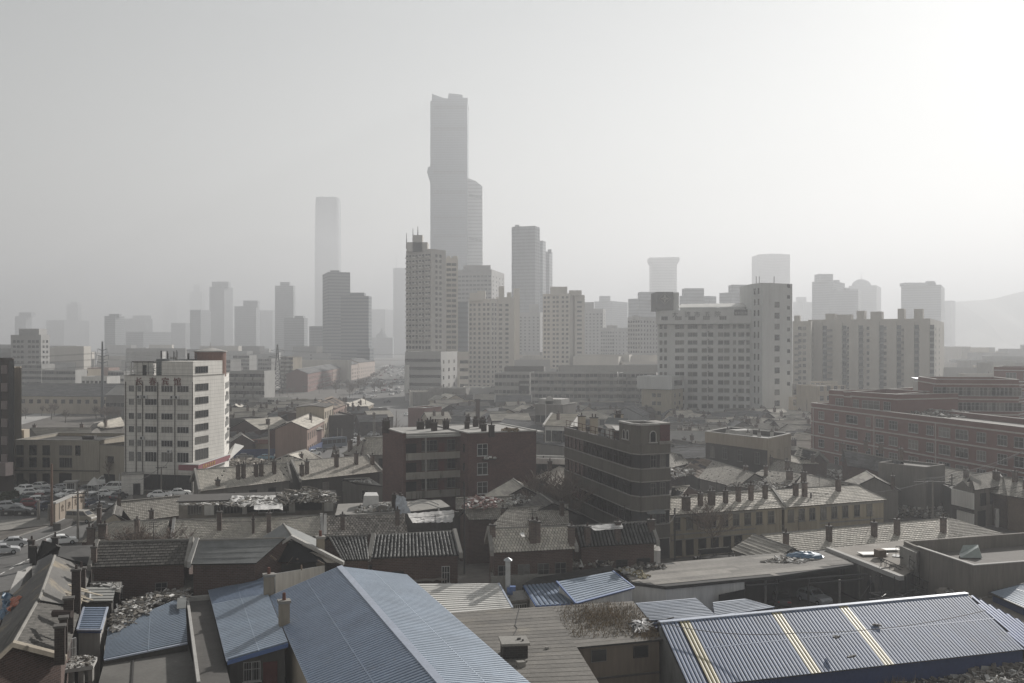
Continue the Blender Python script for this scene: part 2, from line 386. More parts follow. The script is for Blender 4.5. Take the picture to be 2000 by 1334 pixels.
# ---------------- houses
def V2(a): return Vector((a[0], a[1]))
def house(name, label, cat, RL, RR, EL, ER, zr, ze, roof='tile', rm=None, wall=None, zb=0.0, par='', chim=(), wins=(), group=None, kb=1.0, kw=None, cm=None, parm=None, inset=.35, hipL=0, hipR=0, ridge_cap=True, copw=.4, coph=.35, under=None, doors=()):
    """RL,RR ridge ends, EL,ER front eave ends (world, xy); ze eave height; kb scales the back slope"""
    RL, RR, EL, ER = map(V2, (RL, RR, EL, ER))
    BL, BR = RL+(RL-EL)*kb, RR+(RR-ER)*kb; zbk = zr-(zr-ze)*kb if kb < 1 else ze
    u = (ER-EL).normalized(); n = Vector((u.y, -u.x))
    rl, rr = RL+(RR-RL)*hipL, RR-(RR-RL)*hipR
    org = Vector(((EL.x+ER.x+BL.x+BR.x)/4, (EL.y+ER.y+BL.y+BR.y)/4, zb))
    t = thing(name, label, cat, org, group)
    v3 = lambda q, z: Vector((q.x, q.y, z))
    c = (EL+ER+BL+BR)/4
    def ins(q):
        d = c-q; return q+u*(inset*.6 if d.dot(u) > 0 else -inset*.6)*(1)+n*(inset if d.dot(n) > 0 else -inset)
    el, er, br, bl = ins(EL), ins(ER), ins(BR), ins(BL)
    b = B(); th = .2; zf = ze-th+.12; zk = zbk-th+.12
    m0 = len(b.v)
    b.v += [v3(el, zb), v3(er, zb), v3(br, zb), v3(bl, zb), v3(el, zf), v3(er, zf), v3(br, zk), v3(bl, zk)]
    lr = (el+bl)/2 if kb == 1 else RL+u*inset*.6; rr_ = (er+br)/2 if kb == 1 else RR-u*inset*.6
    zt = zr-.18
    b.v += [v3(rl if hipL else lr, zt), v3(rr if hipR else rr_, zt)]
    F_ = [(0, 1, 5, 4), (2, 3, 7, 6), (1, 2, 6, 9, 5) if not hipR else (1, 2, 6, 5), (3, 0, 4, 8, 7) if not hipL else (3, 0, 4, 7), (0, 3, 2, 1)]
    for f in F_: b.f.append(tuple(m0+x for x in f)); b.i.append(0)
    b.build('wall', wall or BRICK, t)
    rf = B(); kw = dict(kw or {}); rm = rm or TILE
    surf(rf, [v3(EL, ze), v3(ER, ze), v3(rr, zr), v3(rl, zr)], roof, **kw)
    if (BL-RL).length > .3:
        rf.k = 0 if roof not in ('tile', 'pan', 'row') else 1
        surf(rf, [v3(BR, zbk), v3(BL, zbk), v3(rl, zr), v3(rr, zr)], 'row' if roof in ('tile', 'pan', 'row') else roof, **kw)
    if hipL: surf(rf, [v3(BL, zbk), v3(EL, ze), v3(rl, zr)], roof, **kw)
    if hipR: surf(rf, [v3(ER, ze), v3(BR, zbk), v3(rr, zr)], roof, **kw)
    if ridge_cap:
        rf.k = 2; rf.tube(v3(rl, zr+.03), v3(rr, zr+.03), .13, n=6)
        if hipL: rf.tube(v3(rl, zr+.03), v3(EL, ze+.03), .12, n=6)
        if hipR: rf.tube(v3(rr, zr+.03), v3(ER, ze+.03), .12, n=6)
    ro = sub(rf.build('roof', [rm, under or UNDER, CONC], t), t)
    for side in par:
        pb = B(); Rp, Ep, Bp = (RL, EL, BL) if side == 'l' else (RR, ER, BR); s = -1 if side == 'l' else 1
        uu = Vector((u.x, u.y, 0))*copw/2; cen = uu*s*.6
        for (A, za, C, zc) in ((Rp, zr, Ep, ze), (Rp, zr, Bp, zbk)):
            a = v3(A, za)+cen; e = v3(C, zc)+cen; e += (e-a).normalized()*.15
            hgt = Vector((0, 0, coph))
            pb.hexa([a-uu-hgt*.8, a+uu-hgt*.8, e+uu-hgt*.8, e-uu-hgt*.8], [a-uu+hgt, a+uu+hgt, e+uu+hgt, e-uu+hgt])
        pb.build('gable_coping', parm or CONC, t)
    ang = math.atan2(u.y, u.x)
    for ch in chim:
        tt, s_, np_ = ch[:3]; w_, h_ = (ch[3], ch[4]) if len(ch) > 3 else (.62, 1.5)
        p = v3(RL+(RR-RL)*tt, zr)+(v3(EL+(ER-EL)*tt, ze)-v3(RL+(RR-RL)*tt, zr))*s_
        chimney(ro, p, w_ if np_ < 2 else w_*1.5, w_*.95, h_, ang, np_, cm)
    sp = []
    for w in wins:
        st, ww, hh, z, cols = w[:5]
        sp += wall_specs(el, er, cols, [z] if not isinstance(z, (list, tuple)) else z, ww, hh, st)
        if len(w) > 5: sp += wall_specs(er, br, w[5], [z] if not isinstance(z, (list, tuple)) else z, ww, hh, st)
    if sp: add_windows(t, sp)
    for (f, w_, h_) in doors:
        q = el+(er-el)*f; db = B(); wallbox(db, q-u*w_/2, q+u*w_/2, .07, zb+.05, zb+h_); db.build('door', MAROON, t)
    return t, ro, (el, er, br, bl)
def phouse(name, label, cat, RL, RR, EL, ER, zr, ze, **k):
    return house(name, label, cat, g(*RL, zr), g(*RR, zr), g(*EL, ze), g(*ER, ze), zr, ze, **k)
def cottage(label, px, py, L, D, zr, ze, ang, name='house', cat='house', **k):
    c = g(px, py, zr); a = R(ang); u = Vector((math.cos(a), math.sin(a))); n = Vector((u.y, -u.x)); c = V2(c)
    RL, RR = c-u*L/2, c+u*L/2
    if n.y > 0: pass
    return house(name, label, cat, RL, RR, RL+n*D/2, RR+n*D/2, zr, ze, **k)
def offset_poly(P, d):      # inwards for a counter-clockwise outline
    out_ = []; n = len(P)
    for i in range(n):
        a, b_, c = P[i-1], P[i], P[(i+1) % n]
        u, v = (b_-a).normalized(), (c-b_).normalized(); nu, nv = Vector((-u.y, u.x)), Vector((-v.y, v.x))
        m = (nu+nv); m = m/max(.2, m.dot(nu)); out_.append(b_+m*d)
    return out_
def block(name, label, cat, P, z1, z0=0.0, wall=None, roof=None, ph=.6, pw=.3, cop=None, specs=(), group=None, limit=100, feltd=None, wname='window'):
    """flat-roofed building on the counter-clockwise outline P, parapet ph high"""
    P = [V2(q) for q in P]; c = sum(P, Vector((0, 0)))/len(P)
    t = thing(name, label, cat, (c.x, c.y, z0), group)
    b = B(); I = offset_poly(P, pw); zr = z1-ph
    n = len(P); m = len(b.v)
    for z, Q in ((z0, P), (z1, P), (z1, I), (zr, I)): b.v += [Vector((q.x, q.y, z)) for q in Q]
    for i in range(n):
        j = (i+1) % n
        for k in range(3): b.f.append((m+k*n+i, m+k*n+j, m+k*n+n+j, m+k*n+n+i)); b.i.append(0)
    w = b.build('wall', wall or CREAM, t)
    r = B(); r.hexa([(q.x, q.y, zr-.3) for q in I], [(q.x, q.y, zr) for q in I])
    ro = sub(r.build('roof', roof or TAR, t), t)
    if cop:
        cb = B(); O = offset_poly(P, -.08); I2 = offset_poly(P, pw+.06)
        for i in range(n):
            j = (i+1) % n
            cb.hexa([(O[i].x, O[i].y, z1+.003), (O[j].x, O[j].y, z1+.003), (I2[j].x, I2[j].y, z1+.003), (I2[i].x, I2[i].y, z1+.003)], [(O[i].x, O[i].y, z1+.12), (O[j].x, O[j].y, z1+.12), (I2[j].x, I2[j].y, z1+.12), (I2[i].x, I2[i].y, z1+.12)])
        cb.build('parapet_coping', cop, t)
    if specs: add_windows(t, list(specs), limit, wname)
    return t, ro
def rect(p0, p1, dep):
    p0, p1 = V2(p0), V2(p1); d = (p1-p0).normalized(); i = Vector((-d.y, d.x))*dep
    return [p0, p1, p1+i, p0+i]
def corner(pl, pc, pr, Y, a):
    """outline of a block whose near corner is at column pc, depth Y; left face turned by a degrees"""
    C = V2(gd(pc, Y))
    def ends(a):
        r = []
        for px, d in ((pl, Vector((-math.cos(a), math.sin(a)))), (pr, Vector((math.sin(a), math.cos(a))))):
            k = (px-1000)/F; den = d.x-k*d.y; t = (k*C.y-C.x)/den if abs(den) > 1e-6 else 1e9
            r.append((t, d))
        return r
    best = None
    for i in range(2, 89):
        e = ends(R(i)); l1, l2 = e[0][0], e[1][0]
        if l1 <= .5 or l2 <= .5 or l1 > 220 or l2 > 220: continue
        cost = max(0, abs(math.log(l1/l2))-.7)+abs(i-a)*.012
        if best is None or cost < best[0]: best = (cost, e)
    e = best[1]; Lp = C+e[0][1]*e[0][0]; Rp = C+e[1][1]*e[1][0]
    return [Lp, C, Rp, Lp+Rp-C]
def fill(z0, z1, fh, sill=.9): 
    out_ = []; z = z0+sill
    while z+1.5 < z1: out_.append(z); z += fh
    return out_
def extra_box(t, name, m, P, z0, z1):
    b = B(); b.prism([V2(q) for q in P], z0, z1); return b.build(name, m, t)
def around(c, w, d, a=0):
    a = R(a); u = Vector((math.cos(a), math.sin(a))); v = Vector((-u.y, u.x)); c = V2(c)
    return [c-u*w/2-v*d/2, c+u*w/2-v*d/2, c+u*w/2+v*d/2, c-u*w/2+v*d/2]
def inpoly(q, P):
    x, y = q; r = False; n = len(P)
    for i in range(n):
        a, b_ = P[i], P[(i+1) % n]
        if (a[1] > y) != (b_[1] > y) and x < (b_[0]-a[0])*(y-a[1])/(b_[1]-a[1])+a[0]: r = not r
    return r
def rubble(name, label, P, z, n, smin, smax, m=None, pile=.5, flat=.5, mats2=None, cat='rubble', kind='stuff'):
    """loose broken boards and stones over the outline P (world xy), lying on height z or function z(x,y)"""
    P = [V2(q) for q in P]; xs = [q.x for q in P]; ys = [q.y for q in P]; cx, cy_ = sum(xs)/len(xs), sum(ys)/len(ys)
    rad = max((q-Vector((cx, cy_))).length for q in P); b = B(); done = 0; tries = 0
    zf = z if callable(z) else (lambda x, y: z)
    n = int(n*1.7); smin *= .6; smax *= .62
    while done < n and tries < n*20:
        tries += 1; x, y = ur(min(xs), max(xs)), ur(min(ys), max(ys))
        if not inpoly((x, y), P): continue
        s = ur(smin, smax)*(1 if RN.random() < .85 else 1.8); a, bb = (s*ur(.4, 1.0), s*ur(.25, .7)) if RN.random() < .6 else (s*ur(1.0, 2.2), s*ur(.06, .2)); h = min(s, .8)*ur(.04, flat)
        rot = Matrix.Rotation(ur(0, 6.28), 3, 'Z') @ Matrix.Rotation(ur(-.5, .5), 3, 'X') @ Matrix.Rotation(ur(-.4, .4), 3, 'Y')
        k = max(0, 1-math.hypot(x-cx, y-cy_)/rad)
        c = Vector((x, y, zf(x, y)+h*.4+pile*k*ur(0, 1)))
        b.k = 1 if mats2 and RN.random() < .35 else 0
        b.ob(c, rot @ Vector((a/2, 0, 0)), rot @ Vector((0, bb/2, 0)), rot @ Vector((0, 0, h/2)))
        done += 1
    org = Vector((cx, cy_, zf(cx, cy_))); o = b.build(name, [m or JUNK, mats2] if mats2 else (m or JUNK), org=org)
    return tag(o, label, cat, None, kind)
def sheet(b, P, nx, ny, amp, sag=0.0):   # rumpled sheet over a quad
    P = [Vector(q) for q in P]; m = len(b.v)
    for j in range(ny+1):
        for i in range(nx+1):
            u, v = i/nx, j/ny
            q = P[0]*(1-u)*(1-v)+P[1]*u*(1-v)+P[2]*u*v+P[3]*(1-u)*v
            b.v.append(q+Vector((ur(-amp, amp), ur(-amp, amp), ur(-amp, amp)-sag*math.sin(math.pi*u)*math.sin(math.pi*v))))
    for j in range(ny):
        for i in range(nx):
            k = m+j*(nx+1)+i; b.f.append((k, k+1, k+nx+2, k+nx+1)); b.i.append(b.k)
# ---------------- trees
def tree(label, loc, h, spread=.8, seed=1, dens=1.0, name='bare_tree', group=None, trunk=.16, lean=0, cat='tree', multi=1, detail=1, tmin=1.0):
    rn = random.Random(seed); t = thing(name, label, cat, loc, group); o_ = Vector(loc)
    tb, cb = B(), B()
    def grow(p, d, ln, r, lv):
        steps = 2; q = p; r = max(r, (.035 if lv < 3 else .024)*tmin)
        for s in range(steps):
            d2 = (d+Vector((rn.uniform(-.18, .18), rn.uniform(-.18, .18), rn.uniform(-.05, .12)))).normalized()
            q2 = q+d2*ln/steps; r2 = max(r*(1-.18*(s+1)), .02*tmin)
            (tb if lv < 1 else cb).tube(q, q2, r*(1-.18*s), r2, 7 if lv < 1 else (4 if lv < 3 else 3), cap=False)
            if lv < 4+detail-1 and (s or lv > 0):
                for k in range(1 if rn.random() > .55*dens else 2):
                    a = rn.uniform(0, 6.28); sd = Vector((math.cos(a), math.sin(a), rn.uniform(-.1, .5)))*spread
                    grow(q2, (d2*.8+sd).normalized(), ln*rn.uniform(.55, .82), r2*.6, lv+1)
            q, d = q2, d2
        if lv < 4+detail-1: grow(q, d, ln*.75, r*.62, lv+1)
    for k in range(multi):
        a = rn.uniform(0, 6.28); d = Vector((math.cos(a)*.35, math.sin(a)*.35, 1)).normalized() if multi > 1 else Vector((lean, 0, 1)).normalized()
        grow(o_+Vector((math.cos(a), math.sin(a), 0))*.2*(multi > 1), d, h*.3, trunk*(1 if multi == 1 else .6), 0)
    tb.build('trunk', BARK, t); cb.build('crown', TWIG, t)
    return t
TREEP = {}
def tree_copy(kind, loc, s, rz, label, group, name='bare_tree'):
    """small far trees share meshes"""
    if kind not in TREEP:
        t = tree(label, (0, 0, 0), 8, .9, 40+kind, 1.3, name=name, group=group, trunk=.2, detail=1, tmin=2.2)
        TREEP[kind] = [(c.name.split('.')[0], c.data) for c in t.children]; first = t
        first.location = loc; first.scale = (s, s, s); first.rotation_euler = (0, 0, rz); return first
    t = bpy.data.objects.new(name, None); S.collection.objects.link(t); t.location = loc; t.scale = (s, s, s); t.rotation_euler = (0, 0, rz)
    tag(t, label, 'tree', group)
    for nm, me in TREEP[kind]:
        c = bpy.data.objects.new(nm, me); S.collection.objects.link(c); c.parent = t
    return t
def shrub(label, loc, r, h, seed=3, m=None):
    rn = random.Random(seed); b = B(); o_ = Vector(loc); t = thing('evergreen_shrub', label, 'shrub', loc)
    for i in range(420):
        a, e = rn.uniform(0, 6.28), math.acos(rn.uniform(-.2, 1)); k = rn.uniform(.75, 1)
        q = o_+Vector((math.cos(a)*math.sin(e)*r*k, math.sin(a)*math.sin(e)*r*k, h*.45+math.cos(e)*h*.55*k))
        w = Vector((rn.uniform(-1, 1), rn.uniform(-1, 1), rn.uniform(-1, 1))).normalized()*.13; x = w.orthogonal().normalized()*.1
        b.p(q-w-x, q+w-x, q+w+x, q-w+x)
    b.build('crown', HEDGE, t); s = B(); s.tube(o_, o_+Vector((0, 0, h*.5)), .08); s.build('trunk', BARK, t)
# ---------------- vehicles
def car_mesh(prof, glassz, w, L, wheelr, wheels, van=False):
    """prof: outline of the body side (x,z); returns builders for body, glass, wheel"""
    b = B(); n = len(prof); m = 0
    lay = ((-w/2, 0), (-w/2+.02, 1), (w/2-.02, 1), (w/2, 0))
    ys = [-w/2, w/2]
    def wy(z): return w/2 if z < glassz else w/2-(z-glassz)*(.28 if not van else .1)
    for s in (-1, 1): b.v += [Vector((x, s*wy(z), z)) for x, z in prof]
    for i in range(n): j = (i+1) % n; b.f.append((i, j, n+j, n+i)); b.i.append(0)
    b.f.append(tuple(range(n))); b.f.append(tuple(range(2*n-1, n-1, -1))); b.i += [0, 0]
    gl = B()
    return b, gl, wy
CARD = {}
def car_proto(kind):
    if kind in CARD: return CARD[kind]
    if kind == 'sedan': L, w, gz = 4.5, 1.76, .92; prof = [(-2.2, .32), (-2.24, .62), (-2.12, .88), (-1.6, .98), (-1.0, 1.40), (-.3, 1.47), (.35, 1.42), (1.05, .98), (1.9, .86), (2.2, .64), (2.22, .32)]; top = (4, 5, 6); base = (3, 7)
    elif kind == 'hatch': L, w, gz = 4.1, 1.75, .98; prof = [(-2.0, .34), (-2.04, .7), (-1.95, 1.02), (-1.6, 1.50), (-.9, 1.62), (.1, 1.60), (.8, 1.05), (1.75, .93), (2.02, .68), (2.04, .34)]; top = (3, 4, 5); base = (2, 6)
    elif kind == 'van': L, w, gz = 4.9, 1.8, 1.15; prof = [(-2.4, .38), (-2.44, .9), (-2.4, 1.25), (-2.28, 1.98), (-1.0, 2.05), (.9, 2.02), (1.75, 1.25), (2.3, 1.05), (2.42, .75), (2.42, .38)]; top = (3, 4, 5); base = (2, 6)
    b, gl, wy = car_mesh(prof, gz, w, L, .33, None, kind == 'van')
    # glazing on the slanted and side faces of the cabin
    rb, rf = prof[base[0]], prof[base[1]]; tb_, tf = prof[top[0]], prof[top[2]]
    def lerp(a, c, t): return (a[0]+(c[0]-a[0])*t, a[1]+(c[1]-a[1])*t)
    for (lo_, hi_) in ((rb, tb_), (rf, tf)):
        a, c = lerp(lo_, hi_, .12), lerp(lo_, hi_, .9); s = 1 if lo_ is rf else -1; nx, nz = s*(hi_[1]-lo_[1]), -s*(hi_[0]-lo_[0]); k = math.hypot(nx, nz); nx, nz = nx/k*.012, nz/k*.012
        gl.p((a[0]+nx, -wy(a[1])+.12, a[1]+nz), (a[0]+nx, wy(a[1])-.12, a[1]+nz), (c[0]+nx, wy(c[1])-.1, c[1]+nz), (c[0]+nx, -wy(c[1])+.1, c[1]+nz))
    zt = min(prof[i][1] for i in top)-.08; zl = max(rb[1], rf[1])+.03
    def xat(A, C, z): t = (z-A[1])/(C[1]-A[1]); return A[0]+(C[0]-A[0])*t
    xb0, xb1, xf0, xf1 = xat(rb, tb_, zl)+.16, xat(rb, tb_, zt)+.12, xat(rf, tf, zl)-.18, xat(rf, tf, zt)-.14
    nwin = 2 if kind != 'van' else 3
    for s in (-1, 1):
        for i in range(nwin):
            f0, f1 = i/nwin, (i+1)/nwin; e = .035
            x0, x1 = xb0+(xf0-xb0)*f0+e, xb0+(xf0-xb0)*f1-e; y0, y1 = xb1+(xf1-xb1)*f0+e, xb1+(xf1-xb1)*f1-e
            gl.p((x0, s*(wy(zl)+.012), zl), (x1, s*(wy(zl)+.012), zl), (y1, s*(wy(zt)+.012), zt), (y0, s*(wy(zt)+.012), zt))
    wh = B(); wh.k = 0; wh.tube((0, -.1, 0), (0, .1, 0), .33, n=14); wh.k = 1; wh.tube((0, -.115, 0), (0, .115, 0), .19, n=10)
    lamp = B(); lamp.box(-.05, .05, -.2, .2, -.07, .07)
    def me(bb, nm, ms):
        o = bb.build(nm, ms, org=(0, 0, 0)); d = o.data; bpy.data.objects.remove(o); return d
    xs = (1.35, -1.35) if kind != 'van' else (1.55, -1.5)
    CARD[kind] = dict(body=me(b, 'body', CARP), glass=me(gl, 'window', CARGL), wheel=me(wh, 'wheel', [RUBB, GALV]), hl=me(lamp, 'headlight', LAMPW), tl=me(lamp, 'tail_light', RED), xs=xs, w=w, x=prof[-1][0], xr=prof[0][0], zl=.66 if kind != 'van' else .85)
    return CARD[kind]
def car(label, loc, rz, col, kind='sedan', group=None, full=True, name=None):
    d = car_proto(kind); nm = name or ('van' if kind == 'van' else 'parked_car'); cat = 'van' if kind == 'van' else 'car'
    if not full:
        if 'one' not in d:
            bm = bmesh.new()
            for key, off in (('body', None), ('glass', None)):
                n0 = len(bm.faces); bm.from_mesh(d[key]); bm.faces.ensure_lookup_table()
                for f in bm.faces[n0:]: f.material_index = 0 if key == 'body' else 1
            for x in d['xs']:
                for s in (-1, 1):
                    r = bmesh.ops.create_cone(bm, cap_ends=True, segments=8, radius1=.33, radius2=.33, depth=.2, matrix=Matrix.Translation((x, s*(d['w']/2-.1), .33)) @ Matrix.Rotation(R(90), 4, 'X'))
                    for v in r['verts']:
                        for f in v.link_faces: f.material_index = 2
            me = bpy.data.meshes.new('car'); bm.to_mesh(me); bm.free()
            for m in (CARP, CARGL, RUBB): me.materials.append(m)
            d['one'] = me
        o = bpy.data.objects.new(nm, d['one']); S.collection.objects.link(o); o.location = loc; o.rotation_euler = (0, 0, rz); o.color = (*col, 1)
        return tag(o, label, cat, group)
    t = bpy.data.objects.new(nm, None); S.collection.objects.link(t); t.location = loc; t.rotation_euler = (0, 0, rz); tag(t, label, cat, group)
    def ad(nm2, me, l=(0, 0, 0)):
        o = bpy.data.objects.new(nm2, me); S.collection.objects.link(o); o.parent = t; o.location = l; o.color = (*col, 1)
    ad('body', d['body']); ad('window', d['glass'])
    for x in d['xs']:
        for s in (-1, 1): ad('wheel', d['wheel'], (x, s*(d['w']/2-.1), .33))
    for s in (-1, 1): ad('headlight', d['hl'], (d['x']-.06, s*(d['w']/2-.27), d['zl'])); ad('tail_light', d['tl'], (d['xr']+.0, s*(d['w']/2-.25), d['zl']+.08))
    return t
# ---------------- poles and wires
def pole(label, px, pyb, pyt, zb=0.0, r=.16, arms=(), m=None, name='utility_pole', cat='utility pole', Y=None, group=None):
    base = g(px, pyb, zb) if Y is None else Vector(((px-1000)/F*Y, Y, zb)); zt = zat(pyt, base.y)
    t = thing(name, label, cat, base, group); b = B(); b.tube(base, (base.x, base.y, zt), r, r*.7, 10); b.build('pole', m or POLEM, t)
    for (dz, w, a) in arms:
        a = R(a); u = Vector((math.cos(a), math.sin(a), 0)); c = Vector((base.x, base.y, zt-dz)); ab = B()
        ab.ob(c+Vector((-u.y, u.x, 0))*.15, u*w/2, Vector((-u.y, u.x, 0))*.05, (0, 0, .06))
        for k in (-.9, -.45, .45, .9): q = c+u*w/2*k; ab.tube(q, q+Vector((0, 0, .28)), .05, .04, 6)
        ab.build('crossarm', STEELD, t)
    return t, Vector((base.x, base.y, zt))
def wire(label, pts, sag=1.0, r=.035, n=10, group='overhead cables'):
    b = B()
    for (p, q) in pts:
        p, q = Vector(p), Vector(q); prev = p
        for i in range(1, n+1):
            t_ = i/n; c = p.lerp(q, t_)-Vector((0, 0, sag*4*t_*(1-t_))); b.tube(prev, c, r, n=4, cap=False); prev = c
    o = b.build('overhead_cable', STEELD, org=pts[0][0]); return tag(o, label, 'cable', group)
def lettering(parent, text, size, org, u, m, gap=0.0, name='lettering', depth=.03):
    """flat letters standing on a wall; u is the reading direction (world xy)"""
    cu = bpy.data.curves.new('t', 'FONT'); cu.body = text; cu.size = size; cu.extrude = depth; cu.space_character = 1+gap
    o = bpy.data.objects.new('t', cu); S.collection.objects.link(o); bpy.context.view_layer.update()
    me = bpy.data.meshes.new_from_object(o.evaluated_get(bpy.context.evaluated_depsgraph_get())); bpy.data.objects.remove(o)
    me.materials.clear(); me.materials.append(m)
    ob_ = bpy.data.objects.new(name, me); S.collection.objects.link(ob_); ob_.parent = parent
    ob_.rotation_euler = (R(90), 0, math.atan2(u[1], u[0])); ob_.location = Vector(org)-parent_origin(parent)
    return ob_
# ---------------- ground, roads, hills
b = B(); b.p((-9000, 20, 0), (9000, 20, 0), (9000, 9000, 0), (-9000, 9000, 0)); b.p((-9000, -200, 0), (9000, -200, 0), (9000, 20, 0), (-9000, 20, 0)); struct(b, 'ground', DIRT)
def flat(name, m, pts, z=.004, kind='structure', **k):
    b = B(); b.p(*[(q[0], q[1], z) for q in pts]); return struct(b, name, m, kind, **k)
G = lambda *a: [g(*q, 0) for q in a]
flat('pavement', PAVE, G((-60, 1045), (-60, 925), (250, 925), (262, 985), (150, 1010), (97, 1026)), .12)
flat('road', ASPH, G((-160, 1092), (0, 1060), (97, 1028), (150, 1011), (250, 982), (330, 960), (450, 925), (640, 880), (700, 850), (742, 815), (770, 792), (830, 792), (850, 815), (815, 850), (760, 885), (700, 915), (560, 955), (330, 1010), (230, 1045), (100, 1110), (0, 1160), (-160, 1250)), .008)
flat('road', ASPH, G((640, 795), (700, 762), (755, 728), (766, 704), (806, 704), (812, 740), (815, 800), (740, 812)), .006)
flat('parking_lot', ASPH, G((-60, 1020), (-60, 955), (232, 948), (236, 985), (140, 1002), (95, 1012)), .125)
b = B()      # kerb of the near street
ks = G((-160, 1092), (0, 1060), (97, 1028), (150, 1011), (250, 982))
for a, c in zip(ks, ks[1:]):
    d = (c-a).normalized(); n = Vector((-d.y, d.x, 0))*.3; b.hexa([a, c, c+n, a+n], [a+Vector((0, 0, .14)), c+Vector((0, 0, .14)), c+n+Vector((0, 0, .14)), a+n+Vector((0, 0, .14))])
struct(b, 'kerb', CONC)
b = B()
def dash(p, q, n, w=.15, on=.5):
    p, q = g(*p), g(*q); d = (q-p)/n; s = Vector((-d.y, d.x, 0)).normalized()*w/2
    for i in range(n): a = p+d*i; c = a+d*on; b.p(*[(v.x, v.y, .014) for v in (a-s, c-s, c+s, a+s)])
dash((0, 1122), (140, 1048), 9, .18); dash((0, 1085), (150, 1024), 1, .15, 1); dash((700, 868), (760, 828), 9, .2); dash((680, 892), (745, 838), 1, .15, 1); dash((20, 1108), (110, 1070), 1, .15, .3)
struct(b, 'road_marking', PAINTW)
# a canal bank and rail yard on the plain behind the cream building
b = B(); P = G((40, 830), (180, 792), (300, 775), (300, 768), (170, 782), (40, 815)); b.p(*[(q.x, q.y, .05) for q in P])
struct(b, 'path', CONCL)
b = B(); P = G((440, 785), (520, 765), (640, 742), (760, 716), (760, 712), (640, 736), (520, 757), (440, 775)); b.p(*[(q.x, q.y, .05) for q in P]); struct(b, 'path', CONCL)
# hills
def hill(prof, Y, dep, name='hill'):
    b = B(); n = len(prof); rows = ((0, 1.0), (-.35, .6), (-.7, .25), (-1, 0), (.5, .7), (1, .2), (1.3, 0))
    rows = sorted(rows); 
    for (k, s) in rows:
        for (px, py) in prof:
            q = gd(px, Y); z = zat(py, Y)*s*(1+.03*math.sin(px*.3+k*5)) ; b.v.append(Vector((q.x, Y+k*dep, max(0, z)*(1) if s else -1)))
    for r in range(len(rows)-1):
        for i in range(n-1): m = r*n+i; b.f.append((m, m+1, m+n+1, m+n)); b.i.append(0)
    o = struct(b, name, mat('hillside', (.10, .11, .08), var=.4, scale=.01)); return o
hill([(1780, 655), (1840, 610), (1870, 592), (1900, 584), (1925, 584), (1945, 580), (1965, 574), (2000, 569), (2060, 560), (2150, 575), (2300, 620)], 3300, 600)
# ---------------- the skyline
def fmat(name, col, sp=3.4, w=.4, gain=.45, rough=.8): return mat(name, col, var=.12, scale=.05, fine=.08, bands=(sp, w, gain), rough=rough)
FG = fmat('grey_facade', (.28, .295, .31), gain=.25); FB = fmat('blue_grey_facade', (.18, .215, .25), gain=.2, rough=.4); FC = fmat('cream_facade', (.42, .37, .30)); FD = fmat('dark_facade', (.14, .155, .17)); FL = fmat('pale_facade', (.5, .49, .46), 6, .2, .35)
WC = mat('cream_wall_tile', (.50, .47, .42), var=.15, scale=.05, streak=True, fine=.1); WG = mat('grey_wall_tile', (.34, .335, .325), var=.15, scale=.05, streak=True, fine=.1); WP = mat('pinkish_wall_tile', (.44, .42, .39), var=.15, streak=True, fine=.1)
def tower(label, pl, pc, pr, top, Y, a, m, group=None, ph=1.0, name='tower_block', cat='tower', z0=0, roof=TAR, win=None, limit=100, boxes=(), fins=None):
    if Y != 1400: Y = 1380+(Y-1200)*3.4 if Y > 1200 else (Y*1.15 if Y > 700 else Y)
    P = corner(pl, pc, pr, Y, a); z1 = zat(top, P[1].y); sp = []
    if win:
        wl, wr, fh, ww, wh, st = win
        zs = fill(z0+2, z1-1.5, fh)
        if wl: sp += wall_specs(P[0], P[1], wl, zs, ww, wh, st)
        if wr: sp += wall_specs(P[1], P[2], wr, zs, ww, wh, st)
    t, ro = block(name, label, cat, P, z1, z0, m, roof, ph, .4, None, sp, group, limit)
    for (xa, xb, tp, dep) in boxes:      # roof structures: pixel columns, top row
        Yb = P[1].y+3; q0, q1 = gd(xa, Yb), gd(xb, Yb); extra_box(t, 'roof_structure', m, rect(q0, q1, dep), z1-ph-.2, zat(tp, Yb))
    if fins:
        bb = B()
        for (p0, p1, n) in ((P[0], P[1], fins[0]), (P[1], P[2], fins[1])):
            for i in range(n+1):
                q = p0+(p1-p0)*(i/n if n else 0); d = (p1-p0).normalized(); wallbox(bb, q-d*fins[2]/2, q+d*fins[2]/2, .5, z0, z1-.5)
        bb.build('fin', m, t)
    return t, P, z1
# the tallest tower: shaft with a notched crown and a beak on one flank, lower slab beside it
t, P, z1 = tower('tallest blue-grey glass tower with notched crown and a beak jutting from one flank', 841, 912, 914, 196, 1400, 2, FB, win=None, fins=(16, 1, .7), name='skyscraper', cat='skyscraper')
yy = P[1].y
b = B()
def pxz(px, py, Y): q = gd(px, Y); return Vector((q.x, Y, zat(py, Y)))
def wedge(b, pts, Y, dep):
    f = [pxz(x, y, Y) for x, y in pts]; k = [v+Vector((0, dep, 0)) for v in f]; b.hexa(f, k)
wedge(b, [(843.5, 200), (843.5, 183), (868, 192), (875, 192), (876, 182), (903, 185), (904, 191), (913.5, 191), (913.5, 200)], yy+1, 45); b.build('crown', FB, t)
b = B(); wedge(b, [(841.5, 325), (836, 326), (834, 336), (841.5, 362)], yy+2, 40); b.build('beak', FB, t)
b = B(); 
for y in (208, 250, 335, 374, 424, 460):
    for i in range(22):
        x = 848+i*2.8; wedge(b, [(x, y+4), (x, y-2), (x+1.2, y-2), (x+1.2, y+4)], yy-.7, 1.0)
b.build('louvre_band', FD, t)
org = thing('slab_tower', 'pale office slab with sloping top behind the tallest tower', 'tower', gd(928, 1410)); b = B()
